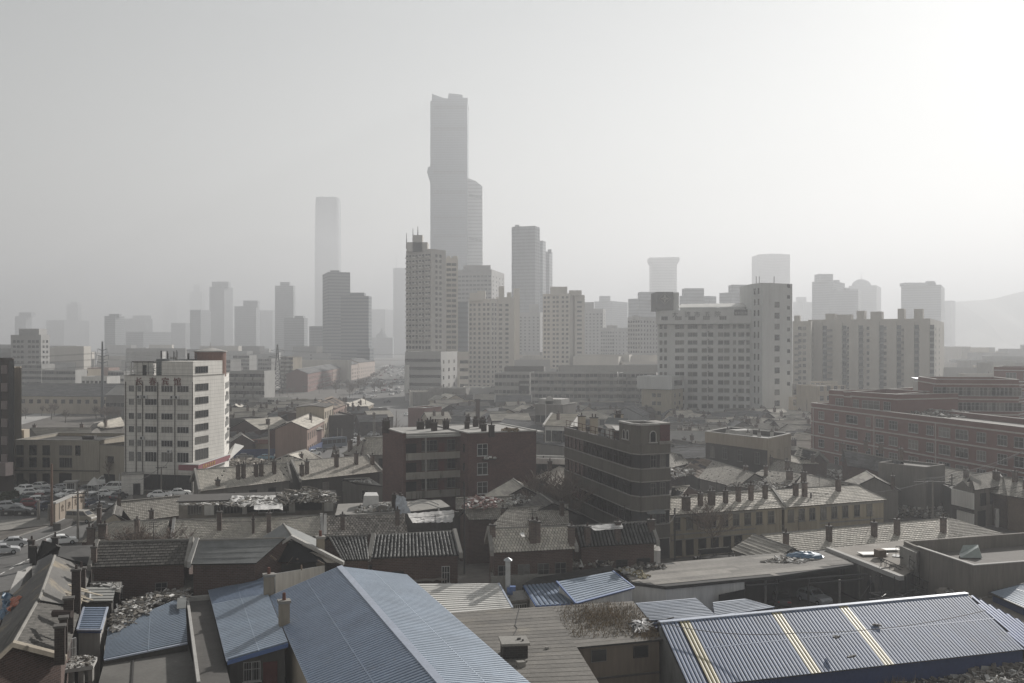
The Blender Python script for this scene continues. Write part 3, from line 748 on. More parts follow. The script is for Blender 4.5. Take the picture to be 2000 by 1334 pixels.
wedge(b, [(912, 675), (912, 347), (930, 354), (942, 364), (943, 675)], 1412, 40); b.build('wall', fmat('pale_glass_facade', (.5, .52, .52), 5, .3, .3), org)
b = B()
for y in (380, 464):
    for i in range(9): x = 917+i*2.6; wedge(b, [(x, y+4+i*.5), (x, y-1+i*.5), (x+1.2, y-1+i*.5), (x+1.2, y+4+i*.5)], 1411, .9)
b.build('louvre_band', FD, org)
# round crowned tower
def roundtower(label, px0, px1, top, Y, m, prof, n=28, crown=None, name='round_tower', squash=.8, z0=0):
    c = gd((px0+px1)/2, Y); r = (px1-px0)/2/F*Y; zt = zat(top, Y); t = thing(name, label, 'tower', (c.x, c.y+r, 0)); b = B()
    for (k, s) in prof:
        for j in range(n): a = 2*math.pi*j/n; b.v.append(Vector((c.x+r*s*math.copysign(abs(math.cos(a))**squash, math.cos(a)), c.y+r+r*s*math.copysign(abs(math.sin(a))**squash, math.sin(a)), z0+(zt-z0)*k)))
    for i in range(len(prof)-1):
        for j in range(n): b.f.append((i*n+j, i*n+(j+1) % n, (i+1)*n+(j+1) % n, (i+1)*n+j)); b.i.append(0)
    b.f.append(tuple(range((len(prof)-1)*n, len(prof)*n))); b.i.append(0); b.build('shaft', m, t)
    f = B()
    for j in range(n):
        a = 2*math.pi*(j+.5)/n; x, y = math.copysign(abs(math.cos(a))**squash, math.cos(a)), math.copysign(abs(math.sin(a))**squash, math.sin(a))
        for i in range(len(prof)-1):
            (k0, s0), (k1, s1) = prof[i], prof[i+1]; f.tube((c.x+r*s0*x*1.01, c.y+r+r*s0*y*1.01, z0+(zt-z0)*k0), (c.x+r*s1*x*1.01, c.y+r+r*s1*y*1.01, z0+(zt-z0)*k1+(crown or 0)*(i == len(prof)-2)), .5, n=4)
    f.build('fin', m, t); return t
roundtower('slender faint tower with rounded corners and spiky crown', 612.5, 660, 384, 3400, FG, ((0, 1), (.55, 1), (.8, .985), (.93, .96), (1, .92)), crown=2, squash=.5)
# dark office pair
tower('dark blue-grey office tower, the taller of a stepped pair', 630, 641, 684, 531, 930, 78, FD, boxes=((645, 662, 528, 8),), roof=TARD)
tower('dark office tower with stepped top, shorter of the pair', 666, 720, 726, 578, 860, 8, FD, boxes=((684, 711, 571.5, 12),), roof=TARD)
tower('low dark round-shouldered block at the foot of the office pair', 697, 722, 730, 680, 800, 5, FD)
tower('grey block peeping beside the dark office pair', 604, 612, 632, 637, 1050, 60, FG)
# faint towers over the plain, from one side to the other
for (lab, pl, pc, pr, top, Y, m, bx) in (
    ('faint squat tower above the plain with raised centre', 29, 50, 62, 617, 1500, FG, ((37, 61, 610, 20),)),
    ('very faint tall slab rising from a long hazy block', 130, 152, 159, 594, 1900, FG, ((138, 150, 590, 12),)),
    ('long hazy block with faint slab rising behind it', 90, 125, 174, 625, 1700, FG, ()),
    ('grey slab with small cap and a pale flank, alone above the plain', 204, 225, 243, 617, 1250, FG, ((213, 233, 613, 10),)),
    ('faint block with arched shoulders beyond the lattice masts', 243, 285, 298, 622, 1600, FG, ((259, 290, 616, 20),)),
    ('hazy low block under the arched one', 246, 280, 334, 648, 1300, FG, ()),
    ('faint twin topped block behind the hotel roof', 334, 362, 371, 631, 1500, FG, ()),
    ('nearly invisible tower high over the twin topped block', 318, 345, 350, 585, 2600, FG, ()),
    ('nearly invisible stepped tower fading into the sky', 371, 394, 400, 570, 2300, FG, ((378, 390, 556, 14),)),
    ('grey paired slab under the nearly invisible stepped tower', 371, 392, 412, 605, 1350, FG, ()),
    ('broad grey tower with chamfered top beyond the red drum roof', 409, 438, 455, 560, 1450, FG, ((414, 446, 550, 20),)),
    ('grey-green block with stepped roof and pale edge', 458, 500, 507, 598, 1350, FG, ((475, 503, 587, 15),)),
    ('low faint slab between two grey towers', 505, 532, 540, 606, 1700, FG, ()),
    ('grey tower with small penthouse, alone beside the rounded one', 537, 573, 577, 558, 1300, FG, ((547, 565, 551, 12),)),
    ('wide grey block at the foot of the penthouse tower', 555, 594, 601, 621, 1200, FG, ((575, 592, 617, 14),)),
    ('faint block beyond the avenue', 725, 752, 768, 604, 1700, FG, ()),
    ('slender faint tower with needle mast beside the balcony tower', 768, 800, 812, 523, 1600, FG, ())):
    tower(lab, pl, pc, pr, top, Y, 12, m, boxes=bx)
t = thing('mast', 'thin needle mast on the slender faint tower', 'mast', (gd(774, 2740).x, 2740, zat(524, 2740))); b = B(); b.tube((gd(774, 2740).x, 2740, zat(524, 2740)-1), (gd(774, 2740).x, 2740, zat(495, 2740)), .9, .2); b.build('pole', FG, t)
t = thing('domed_church', 'faint domed building with a spire at the end of the avenue', 'church', gd(746, 2200)); c = gd(746, 2200); b = B(); b.prism(around((c.x, c.y), 50, 20), 0, 44); b.tube((c.x, c.y, 43), (c.x, c.y, 54), 15, 10, 12); b.tube((c.x, c.y, 54), (c.x, c.y, 66), 6, 1, 8); b.build('wall', FG, t)
# apartment towers of the centre
t, P, z1 = tower('tall cream balcony tower with masts on its stepped crown', 793, 842, 871, 486, 560, 38, WP, win=((.05, .17, .3, .43, .56, .69, .82, .93), (.35, .62), 3.05, 1.7, 1.6, 'plain'), boxes=((794, 835, 473, 10), (806, 825, 459, 6)))
b = B()
for (x, y0, y1) in ((794, 486, 455), (806.5, 475, 446), (816, 460, 442)): q = pxz(x, y0, P[1].y+4); b.tube(q, pxz(x, y1, P[1].y+4), .35, .12)
b.build('mast', STEELD, t)
b = B()
for f in (.12, .37, .63, .88):
    q = P[0]+(P[1]-P[0])*f; d = (P[1]-P[0]).normalized()
    for z in fill(33, z1-3, 3.05, 0): wallbox(b, q-d*1.7, q+d*1.7, 1.2, z, z+1.0)
b.build('balcony', WP, t)
tower('cream tower with a rooftop sign joined to the balcony tower', 868, 872, 894.5, 503, 585, 80, WC, win=(0, (.2, .65), 3.05, 2.6, 1.5, 'plain'), boxes=((873, 879, 500, 4), (884, 893, 500, 4)))
t, P, z1 = tower('rounded grey podium under the balcony tower', 791, 861, 895, 687, 520, 12, WG, win=(0, (.15, .45, .75), 4.2, 2.2, 1.8, 'plain'), name='podium_building', cat='building')
b = B(); [wallbox(b, P[0], P[1], .3, z, z+1.4, .01) for z in (4, 8.2, 12.4, 16.6, 20.8)]; b.build('window_band', GLASSD, t)
b = B(); wallbox(b, P[0]+(P[1]-P[0])*.0, P[0]+(P[1]-P[0])*.13, .5, 4, 19, .35); b.build('billboard', WHITEW, t)
tower('cream annex beside the rounded podium', 893, 896, 915, 687, 530, 75, WC, win=(0, (.35, .75), 4.2, 2.4, 1.6, 'plain'), name='annex_building', cat='building')
t, P, z1 = tower('wide office block with banded upper floors behind the cream towers', 894, 960, 985, 526, 720, 10, WG, win=(9, 4, 3.6, 2.4, 1.5, 'plain'), boxes=((905, 958, 518, 18),))
tower('dark glass stair tower at the front of the wide office block', 894, 914, 918, 590, 690, 6, FD)
t, P, z1 = tower('cream apartment tower with cut-out crown, in front of the office block', 915, 958, 972, 583, 620, 34, WC, win=((.1, .28, .5, .72, .9), (.3, .7), 3.0, 1.5, 1.5, 'plain'), boxes=((917, 932, 572, 6), (932, 948, 568, 8)))
tower('sunlit cream wing with paired windows on the cut-out crown tower', 968, 973, 1004, 580, 628, 70, WC, win=((.5,), (.15, .55), 3.0, 2.0, 1.4, 'plain'), boxes=((974, 985, 559, 6), (990, 999, 571, 5)))
tower('narrow pale blank end wall beside the sunlit cream wing', 1003, 1005, 1015, 563, 650, 72, WC)
tower('tall grey residential tower with a ragged lit edge', 1001, 1045, 1053, 441, 880, 20, FG, boxes=((1006, 1014, 439, 5),), fins=(6, 2, 1.5))
tower('second grey tower, one step lower behind the ragged edge', 1050, 1060, 1066, 470, 930, 15, FG)
tower('third and lowest grey tower of the stepped trio', 1062, 1073, 1079, 491, 980, 15, FG, boxes=((1070, 1077, 487, 4),))
t, P, z1 = tower('beige apartment tower with raised middle bay standing alone', 1060, 1112, 1122, 573, 650, 30, WC, win=((.08, .22, .42, .56, .76, .92), 0, 3.0, 1.5, 1.4, 'plain'), boxes=((1076, 1108, 560, 12), (1112, 1136, 567, 6)))
tower('sunlit end bay with small paired windows on the lone beige tower', 1118, 1123, 1142, 576, 655, 72, WC, win=(0, (.45,), 3.0, 3.2, 1.3, 'slide'))
for (lab, pl, pc, pr, top, Y, m, bx, wn) in (
    ('grey apartment block hiding behind the lone beige tower', 1142, 1178, 1183, 603, 800, WG, ((1142, 1160, 590, 8),), (5, 1)),
    ('grey slab between the lone beige tower and the stepped trio', 1013, 1055, 1064, 610, 800, WG, ((1034, 1052, 594, 8),), (5, 1)),
    ('pale faint block with stepped roof beyond the beige tower', 1161, 1195, 1226, 588, 1250, FG, ((1172, 1192, 578, 16),), None),
    ('apartment block with crenellated top beyond the grey block', 1173, 1200, 1228, 640, 720, WG, ((1187, 1206, 635, 8),), (6, 4)),
    ('long grey apartment block reaching the hospital wall', 1226, 1250, 1285, 619, 690, WG, ((1236, 1248, 616, 6),), (5, 6)),
    ('grey tower with overhanging cap beside the hospital roof sign', 1227, 1248, 1284, 583, 900, FG, ((1250, 1283, 570, 18),), None),
    ('squat tower with overhanging cap above the white roof shed', 1327, 1342, 1376, 577, 900, FG, ((1337, 1375, 563, 16),), None),
    ('lower stepped shoulder beyond the capped squat tower', 1373, 1385, 1399, 578, 930, FG, (), None),
    ('block with overhanging cap next to the tall hospital wing', 1405, 1428, 1470, 571, 900, FG, ((1430, 1468, 556, 18),), None)):
    tower(lab, pl, pc, pr, top, Y, 15, m, boxes=bx, win=(wn[0], wn[1], 3.0, 1.5, 1.4, 'plain') if wn else None)
# pale far towers
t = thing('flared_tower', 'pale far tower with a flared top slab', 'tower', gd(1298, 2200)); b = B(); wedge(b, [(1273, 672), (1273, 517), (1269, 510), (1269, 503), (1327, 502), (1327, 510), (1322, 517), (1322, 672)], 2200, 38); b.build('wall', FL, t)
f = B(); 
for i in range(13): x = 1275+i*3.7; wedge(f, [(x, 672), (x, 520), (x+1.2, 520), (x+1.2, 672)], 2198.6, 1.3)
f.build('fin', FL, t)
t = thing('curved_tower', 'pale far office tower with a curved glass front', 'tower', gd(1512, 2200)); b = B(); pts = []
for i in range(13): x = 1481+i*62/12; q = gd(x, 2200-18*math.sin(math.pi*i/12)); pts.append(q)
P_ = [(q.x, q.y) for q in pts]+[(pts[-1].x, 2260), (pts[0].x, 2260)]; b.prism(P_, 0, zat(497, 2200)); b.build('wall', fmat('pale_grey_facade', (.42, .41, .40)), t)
for (lab, pl, pc, pr, top, Y, bx) in (
    ('faint low block with a small penthouse past the hospital wing', 1549, 1570, 1587, 589, 1500, ((1558, 1575, 580, 14),)),
    ('tall faint tower with stepped side above the long apartment block', 1586, 1628, 1650, 549, 1400, ((1599, 1627, 535, 20), (1627, 1640, 547, 12))),
    ('hazy block filling the gap before the domed tower', 1620, 1676, 1682, 565, 1200, ((1650, 1660, 562, 9),)),
    ('wide faint block with chamfered roof near the hill', 1760, 1838, 1845, 556, 1400, ((1768, 1828, 552, 20), (1812, 1826, 549, 8))),
    ('lower faint shoulder block at the foot of the hill', 1843, 1858, 1866, 587, 1450, ())):
    tower(lab, pl, pc, pr, top, Y, 10, FG, boxes=bx)
t, P, z1 = tower('faint tower with a domed top and thin mast', 1658, 1712, 1721, 557, 1350, 10, FG); c = gd(1689, 1905); r = 19/F*1905; b = B()
zb_ = z1-1
for i in range(6): a0, a1 = i*math.pi/12, (i+1)*math.pi/12; b.tube((c.x, c.y+r, zb_+r*.8*math.sin(a0)), (c.x, c.y+r, zb_+r*.8*math.sin(a1)), r*math.cos(a0), max(.3, r*math.cos(a1)), 20, cap=False)
b.tube((c.x, c.y+r, zb_+r*.8), (c.x, c.y+r, zb_+r*.8+14), .5, .2); b.build('dome', FG, t)
def pf(p0, p1, px):      # fraction along the wall p0->p1 seen at column px
    k = (px-1000)/F; d = V2(p1)-V2(p0); return (k*p0[1]-p0[0])/(d.x-k*d.y)
def pcols(p0, p1, pxs): return [pf(p0, p1, x) for x in pxs]
HT = mat('white_wall_tile', (.60, .58, .54), streak=True, var=.12, bands=(.75, .1, .3), stain=((.34, .29, .23), .62, .3))
# ---- hotel
A, C, D, E_, K = gd(243, 204), gd(377, 201), gd(438, 213.5), gd(447.5, 227), Vector((-82, 222, 0))
A, C, D, E_, K = map(V2, (A, C, D, E_, K))
rows = (20.3, 17.6, 14.7, 12.0, 9.2); sp = []
cl = [(.105, 1.07), (.222, .8), (.391, 2.5), (.626, 2.45), (.857, 2.45)]
sp += wall_specs(A, C, cl, rows, 1, 1.2, 'slide')+wall_specs(A, C, cl, (6.1,), 1, 1.9, 'slide')
sp += wall_specs(C, D, [.27], (20.5, 17.8, 15, 12.3, 9.7), 5.0, 1.35, 'wide')+wall_specs(C, D, [.27], (6.4,), 5.0, 2.1, 'wide')
sp += wall_specs(D, E_, [.25, .5, .75], rows, 1.6, 1.3, 'slide')
sp += wall_specs(A, C, [.1, .3, .5, .7, .88], (.4,), 3.0, 3.0, 'hole')
hotel, ro = block('hotel', 'white tiled eight storey hotel with a sunlit chamfered corner and red drum on its roof', 'hotel', [A, C, D, E_, K], 23.5, 0, HT, CONCD, .7, .3, CONC, sp)
wi = (D-C).normalized(); inn = Vector((-wi.y, wi.x)); CT = [C, D-wi*.8, D-wi*.8+inn*7, C+inn*7]
b = B(); b.prism(CT, 23.65, 26.5); b.build('corner_tower', HT, hotel)
add_windows(hotel, wall_specs(CT[0], CT[1], [.28], (24.1,), 4.8, 1.3, 'wide'))
c = gd(411, 215.5); b = B(); b.tube((c.x, c.y, 23), (c.x, c.y, 28.3), 3.3, n=32); b.k = 1; b.tube((c.x, c.y, 28.3), (c.x, c.y, 28.55), 3.5, n=32); b.tube((c.x, c.y, 28.55), (c.x, c.y, 29.2), 3.3, .3, 32); b.tube((c.x, c.y, 28.8), (c.x, c.y, 30.4), .05, n=5); b.build('roof_drum', [mat('rust_red_tile', (.17, .10, .08), var=.2), CONCL], hotel)
for f in (.02, .175, .27, .49, .50+.24, .995):
    q = A+(C-A)*f; b = B(); b.tube((q.x, q.y-.12, .2), (q.x, q.y-.12, 22.3), .09, n=6); b.build('drainpipe', PLASD, hotel)
lr = wall_specs(A, C, [pf(A, C, x) for x in (264, 291, 315.5, 339)], (21.75,), 1, 1, 'g')
for ch, s_ in zip('长春宾馆', lr): lettering(hotel, ch, 1.75, (s_[0], s_[1]-.15, s_[2]), (math.cos(s_[3]), math.sin(s_[3])), MAROON, depth=.08)
FRL = mat('neon_letter_frame', (.42, .42, .40), var=.1)
for ch, x in zip('长春宾馆', (249, 284, 314, 342)):
    q = gd(x, 204); lettering(hotel, ch, 2.3, (q.x, q.y, 24.0), (1, -.02), FRL, depth=.03)
b = B()
for z in (24.2, 25.3, 26.3): b.tube(gd(246, 204.6, z), gd(366, 202.5, z), .035, n=4)
for i in range(12): q = gd(246+i*10.9, 204.6-i*.18); b.tube((q.x, q.y, 22.9), (q.x, q.y, 26.3), .05, n=4)
b.build('sign_frame', STEELD, hotel)
def rbox(t, name, m, px0, px1, ytop, Y, dep, z0, rf=None):
    q0, q1 = gd(px0, Y), gd(px1, Y); z1 = zat(ytop, Y); o = extra_box(t, name, m, rect(q0, q1, dep), z0, z1)
    if rf: b = B(); b.prism(offset_poly(rect(q0, q1, dep), -.3), z1+.003, z1+.2); b.build('roof', rf, t)
    return o
rbox(hotel, 'rooftop_shed', HT, 261, 299, 707.5, 212, 5, 22.8, PLASD); rbox(hotel, 'water_tank', mat('grey_tank', (.17, .18, .18), bands=(.5, .15, .35)), 305, 331, 701, 209, 6, 22.8)
rbox(hotel, 'water_tank', MATS['grey_tank'], 345, 366, 702, 209, 6, 22.8); rbox(hotel, 'door', BLACK, 279, 286, 713, 211.9, .15, 22.85)
c = gd(339, 213); b = B(); b.tube((c.x, c.y, 22.8), (c.x, c.y, 27.2), .75, n=16); b.build('water_drum', CONCL, hotel)
for (x, y0, y1, r) in ((315, 701, 685, .16), (327, 701, 686, .1), (328.5, 701, 690, .06), (339, 700, 686, .07), (341.5, 700, 686.5, .06), (345, 700, 684, .06), (347, 700, 687, .05), (368, 704, 690, .22), (383, 704, 690, .12)):
    q = gd(x, 211); b = B(); b.tube((q.x, q.y, zat(y0, 211)-.6), (q.x, q.y, zat(y1, 211)), r, n=8); b.build('antenna', STEELD, hotel)
can = thing('hotel_canopy', 'long maroon fascia canopy with small gold characters wrapped round the hotel entrance', 'canopy', gd(386, 197, 4.8))
a, c, e = V2(gd(349, 198)), V2(gd(386, 197)), V2(gd(449, 216))
b = B(); b.prism([a, c, e, D, C, V2(gd(352, 201))], 5.95, 6.1); b.build('roof', CONCL, can)
for nm, (p, q) in (('fascia', (a, c)), ('fascia', (c, e))):
    b = B(); b.k = 0; wallbox(b, p, q, .12, 4.9, 6.05); b.k = 1; wallbox(b, p, q, .2, 6.05, 6.2); wallbox(b, p, q, .2, 4.78, 4.9); b.build(nm, [mat('pink_red_fascia', (.22, .085, .095), var=.15), FRAMEW], can)
s_ = wall_specs(c, e, [.13+.065*i for i in range(6)], (5.12,), 1, 1, 'g')
for ch, w_ in zip('长春大酒店楼', s_): lettering(can, ch, .85, (w_[0]+.14*math.sin(w_[3]), w_[1]-.14*math.cos(w_[3]), w_[2]), (math.cos(w_[3]), math.sin(w_[3])), GOLD)
b = B(); b.hexa([g(447, 899, 5), g(444, 886, 5), g(459, 868, 6.5), g(476, 872.5, 6.2)], [g(447, 899, 5)+Vector((0, 0, .25)), g(444, 886, 5)+Vector((0, 0, .25)), g(459, 868, 6.5)+Vector((0, 0, .25)), g(476, 872.5, 6.2)+Vector((0, 0, .25))]); b.build('canopy_wing', WHITES, can)
# ---- cream building beside it
p0, p1 = V2(gd(30, 212.5)), V2(gd(194, 211)); CRM = mat('cream_stucco', (.33, .30, .25), streak=True, var=.2)
sp = []
for px0, px1 in ((32.5, 46), (57.5, 72), (83, 98)): 
    for z, h in ((6.4, 2.0), (3.8, 2.0), (.2, 2.2)): sp += wall_specs(p0, p1, [pf(p0, p1, (px0+px1)/2)], (z,), 1.5, h, 'd')
sp += wall_specs(p0, p1, [pf(p0, p1, 128.6)], (6.4, 3.8), 2.7, 2.0, 'wide')+wall_specs(p0, p1, [pf(p0, p1, 152.3)], (6.4,), 1.0, 2.0, 'd')+wall_specs(p0, p1, [pf(p0, p1, 128)], (.1,), 2.6, 2.4, 'hole')
cb, ro = block('office_building', 'low cream building with dark roof behind the parked cars', 'building', rect(p0, p1, 17), 9.5, 0, CRM, TARD, .6, .35, CONC, sp)
b = B(); wallbox(b, p0, p1, .25, 3.0, 3.2); b.build('string_course', CONCD, cb)
q0, q1 = V2(gd(194.6, 211)), V2(gd(243.5, 208))
block('office_annex', 'low cream wing with an outside stair line between the hotel and the cream building', 'building', rect(q0, q1, 9), 8.6, 0, CRM, TARD, .5, .3, CONC, wall_specs(q0, q1, [.45], (5.0,), 1.6, 1.3, 'd')+wall_specs(q0, q1, [.4], (.2,), 3, 2.3, 'hole'))
c = gd(48, 216); rbox(cb, 'rooftop_hut', CREAM, 34, 47, 840, 219, 2.5, 8.8); b = B(); b.prism(around(gd(175, 220), 2.6, 1.6), 9, 9.7); b.build('cooling_unit', STEELD, cb)
# ---- dark tower at the edge
p0, p1 = V2(gd(-110, 206)), V2(gd(27, 201)); 
dk, ro = block('office_tower', 'dark brown office block with tall slot windows, cut off by the edge of the view', 'building', [p0, p1, p1*1.075, p0*1.075], 27, 0, mat('brown_panel', (.065, .053, .048), var=.15), TARD, .5, .3)
b = B(); [wallbox(b, p0+(p1-p0)*f0, p0+(p1-p0)*f1, .08, 5, 26.6) for f0, f1 in ((.62, .70), (.78, .83), (.93, 1.0))]; b.build('window_strip', GLASSD, dk)
for z in (6, 9.6, 13.2, 16.8, 20.4, 24):
    for f0, f1 in ((.55, .71), (.84, .92)): b = B(); wallbox(b, p0+(p1-p0)*f0, p0+(p1-p0)*f1, .35, z, z+1.7); b.build('balcony_panel', mat('mauve_panel', (.19, .16, .155), var=.15), dk)
b = B(); wallbox(b, p0+(p1-p0)*.7, p0+(p1-p0)*1.0, 2.2, 3.6, 6.2); b.build('entrance_canopy', MATS['mauve_panel'], dk)
b = B(); wallbox(b, p1, p1*1.075, .1, 0, 26); b.build('side_cladding', STEELD, dk)
p0, p1 = V2(gd(28, 219)), V2(gd(42, 217)); block('apartment_block', 'narrow beige block squeezed behind the dark brown tower', 'building', [p0, p1, p1*1.05, p0*1.05], zat(718, 218), 0, CREAM, TARD)
# ---- hospital
HW = mat('grey_white_mosaic', (.50, .505, .49), streak=True, var=.15, stain=((.36, .355, .34), .62, .15), fine=.1)
YH = 400; p0, p1 = V2(gd(1284, YH)), V2(gd(1486, YH-12)); hospP = rect(p0, p1, 22); rowz = [1.5+3.15*i for i in range(12)]
sp = []
for x, w_ in ((1291, 1.7), (1300, 1.7), (1323, 2.8), (1332, 2.8), (1348, 3), (1357.5, 3), (1375.5, 3.3), (1388, 3.3), (1407.5, 3.4), (1419.5, 3.4), (1434.5, 1.8), (1445, 1.8), (1450.5, 1.8), (1460.5, 1.8), (1465.5, 1.8)): sp += wall_specs(p0, p1, [pf(p0, p1, x)], rowz, w_*.58, 1.55, 'hosp')
hosp, ro = block('hospital', 'large grey white hospital with an overhanging sign band, roof shed and tall stair wing', 'hospital', hospP, zat(634, YH), 0, HW, TAR, .6, .4, None, sp, limit=100)
b0, b1 = V2(gd(1281, YH-2.5)), V2(gd(1484, YH-14)); bp = rect(b0, b1, 26); za, zb_ = zat(633.5, YH), zat(607, YH)
b = B(); b.prism(bp, za, zb_); b.build('sign_band', HW, hosp)
add_windows(hosp, wall_specs(b0, b1, [pf(b0, b1, x) for x in (1298, 1325, 1351, 1379.5, 1412)], (za+1.6,), 2.6, 1.5, 'slide'))
for ch, x in zip('大连市五院', (1317, 1342, 1360, 1380, 1400)):
    s_ = wall_specs(b0, b1, [pf(b0, b1, x-5)], (zb_-2.6,), 1, 1, 'g')[0]; lettering(hosp, ch, 2.5, (s_[0], s_[1]-.25, s_[2]), (math.cos(s_[3]), math.sin(s_[3])), mat('faded_sign_letter', (.13, .13, .13)))
for ch, x in zip('骨科医院', (1434, 1440.5, 1447, 1453.5)):
    s_ = wall_specs(b0, b1, [pf(b0, b1, x)], (zb_-1.8,), 1, 1, 'g')[0]; b = B(); q = V2(s_[:2]); d = (b1-b0).normalized(); wallbox(b, q, q+d*1.25, .2, zb_-2.2, zb_+.1); b.build('sign_panel', mat('dark_sign_panel', (.10, .10, .10)), hosp); lettering(hosp, ch, 1.2, (s_[0], s_[1]-.28, s_[2]), (d.x, d.y), FRAMEW)
rbox(hosp, 'sign_box', mat('grey_sign_box', (.20, .20, .20)), 1282.5, 1315, 570, YH-4, 16, zb_+.01); rbox(hosp, 'sign_box_flank', HW, 1315.2, 1326, 571, YH-2, 12, zb_+.01)
c = gd(1298.5, YH-4.2, zat(584, YH)); b = B()
for a in range(4):
    an = R(90*a); u = Vector((math.cos(an), 0, math.sin(an))); v = Vector((-u.z, 0, u.x)); b.hexa([c+u*.2-v*.5, c+u*1.6-v*.18, c+u*1.6+v*.18, c+u*.2+v*.5], [q+Vector((0, -.15, 0)) for q in (c+u*.2-v*.5, c+u*1.6-v*.18, c+u*1.6+v*.18, c+u*.2+v*.5)])
    e1, e2 = c+u*2.3, c+Vector((math.cos(an+R(90)), 0, math.sin(an+R(90))))*2.3; b.tube(e1, e2, .12, n=4)
b.build('cross_emblem', CONCL, hosp)
q0, q1 = V2(gd(1329, YH+4)), V2(gd(1455, YH-5)); b = B(); b.prism(rect(q0, q1, 12), zb_, zat(601, YH)); b.build('roof_shed', HW, hosp)
P_ = rect(q0, q1, 12); zt = zat(600.5, YH); b = B(); O = offset_poly(P_, -.8); mid = lambda i, j: (O[i]+O[j])/2
b.hexa([(O[0].x, O[0].y, zt), (O[1].x, O[1].y, zt), (mid(1, 2).x, mid(1, 2).y, zt+1.6), (mid(0, 3).x, mid(0, 3).y, zt+1.6)], [(O[0].x, O[0].y, zt+.2), (O[1].x, O[1].y, zt+.2), (mid(1, 2).x, mid(1, 2).y, zt+1.8), (mid(0, 3).x, mid(0, 3).y, zt+1.8)])
b.build('shed_roof', WHITES, hosp)
w0, w1, w2 = V2(gd(1468, YH-14)), V2(gd(1489, YH-22)), V2(gd(1547.5, YH-14)); wp = [w0, w1, w2, w2+(w0-w1)+Vector((0, 14)), w0+Vector((0, 20))]
zt = zat(558, YH-18); b = B(); b.prism(wp, 0, zt); b.build('stair_wing', HW, hosp)
b = B(); I = offset_poly(wp, .4); n_ = len(wp)
for i in range(n_):
    j = (i+1) % n_; b.hexa([(q.x, q.y, zt) for q in (wp[i], wp[j], I[j], I[i])], [(q.x, q.y, zt+.9) for q in (wp[i], wp[j], I[j], I[i])])
b.build('parapet', HW, hosp); rbox(hosp, 'lift_house', HW, 1483, 1512, 552.5, YH-17, 6, zt-.2)
sp = wall_specs(w0, w1, [.3, .65], [3+4.2*i for i in range(12)], 1.0, 2.2, 'hosp')+wall_specs(w1, w2, [pf(w1, w2, 1517.5)], [2+4.2*i for i in range(11)], 2.6, 2.2, 'slide')+wall_specs(w1, w2, [pf(w1, w2, 1540)], [14+4.2*i for i in range(10)], 1.4, 1.3, 'hosp')
add_windows(hosp, sp, 60)
for x in (1477, 1483, 1512): q = gd(x, YH-12); b = B(); b.tube((q.x, q.y, zt), (q.x, q.y, zt+4), .12); b.build('antenna', STEELD, hosp)
p0, p1, p2 = V2(gd(1253, 388)), V2(gd(1311, 380)), V2(gd(1334, 392)); an = [p0, p1, p2, p0+(p2-p1)]
anx, ro = block('hospital_annex', 'cream annex with a wide pale overhanging top storey standing before the hospital', 'building', an, zat(761, 384), 0, mat('pale_yellow_wall', (.40, .36, .28), streak=True, var=.15), TAR, .4, .3, None, wall_specs(p0, p1, [.42, .6], (6.5, 9.6, 2.8), 1.5, 1.3, 'hosp')+wall_specs(p1, p2, [.3, .7], (2.8, 6.5, 9.6), 1.3, 1.3, 'hosp'))
p0, p1, p2 = V2(gd(1244, 386)), V2(gd(1312, 378)), V2(gd(1336, 391)); b = B(); b.prism([p0, p1, p2, p0+(p2-p1)], zat(760, 382), zat(735, 382)); b.build('top_storey', HW, anx)
add_windows(anx, wall_specs(p1, p2, [.5], (zat(760, 382)+1.4,), 9, 1.9, 'wide'))
def acs(t, p0, p1, spots):
    p0, p1 = V2(p0), V2(p1); d = (p1-p0).normalized()
    for px, z in spots:
        q = p0+(p1-p0)*pf(p0, p1, px); b = B(); b.k = 0; wallbox(b, q-d*.45, q+d*.45, .45, z, z+.65, .02); b.k = 1; wallbox(b, q-d*.3, q+d*.1, .03, z+.1, z+.55, .47); b.build('air_conditioner', [FRAMEW, STEELD], t)
acs(hosp, gd(1284, YH), gd(1486, YH-12), [(1384, 3.1+3.15*i) for i in range(11)]+[(1440, 9.5), (1354, 22), (1455, 31)])
acs(hotel, A, C, [(273, 18.9), (285, 18.9), (338, 18.9), (347, 18.9), (332, 7.9), (279, 10.5)]); acs(hotel, D, E_, [(442, 19), (443, 16.2), (441.5, 13.5), (444, 10.8), (443, 8)])
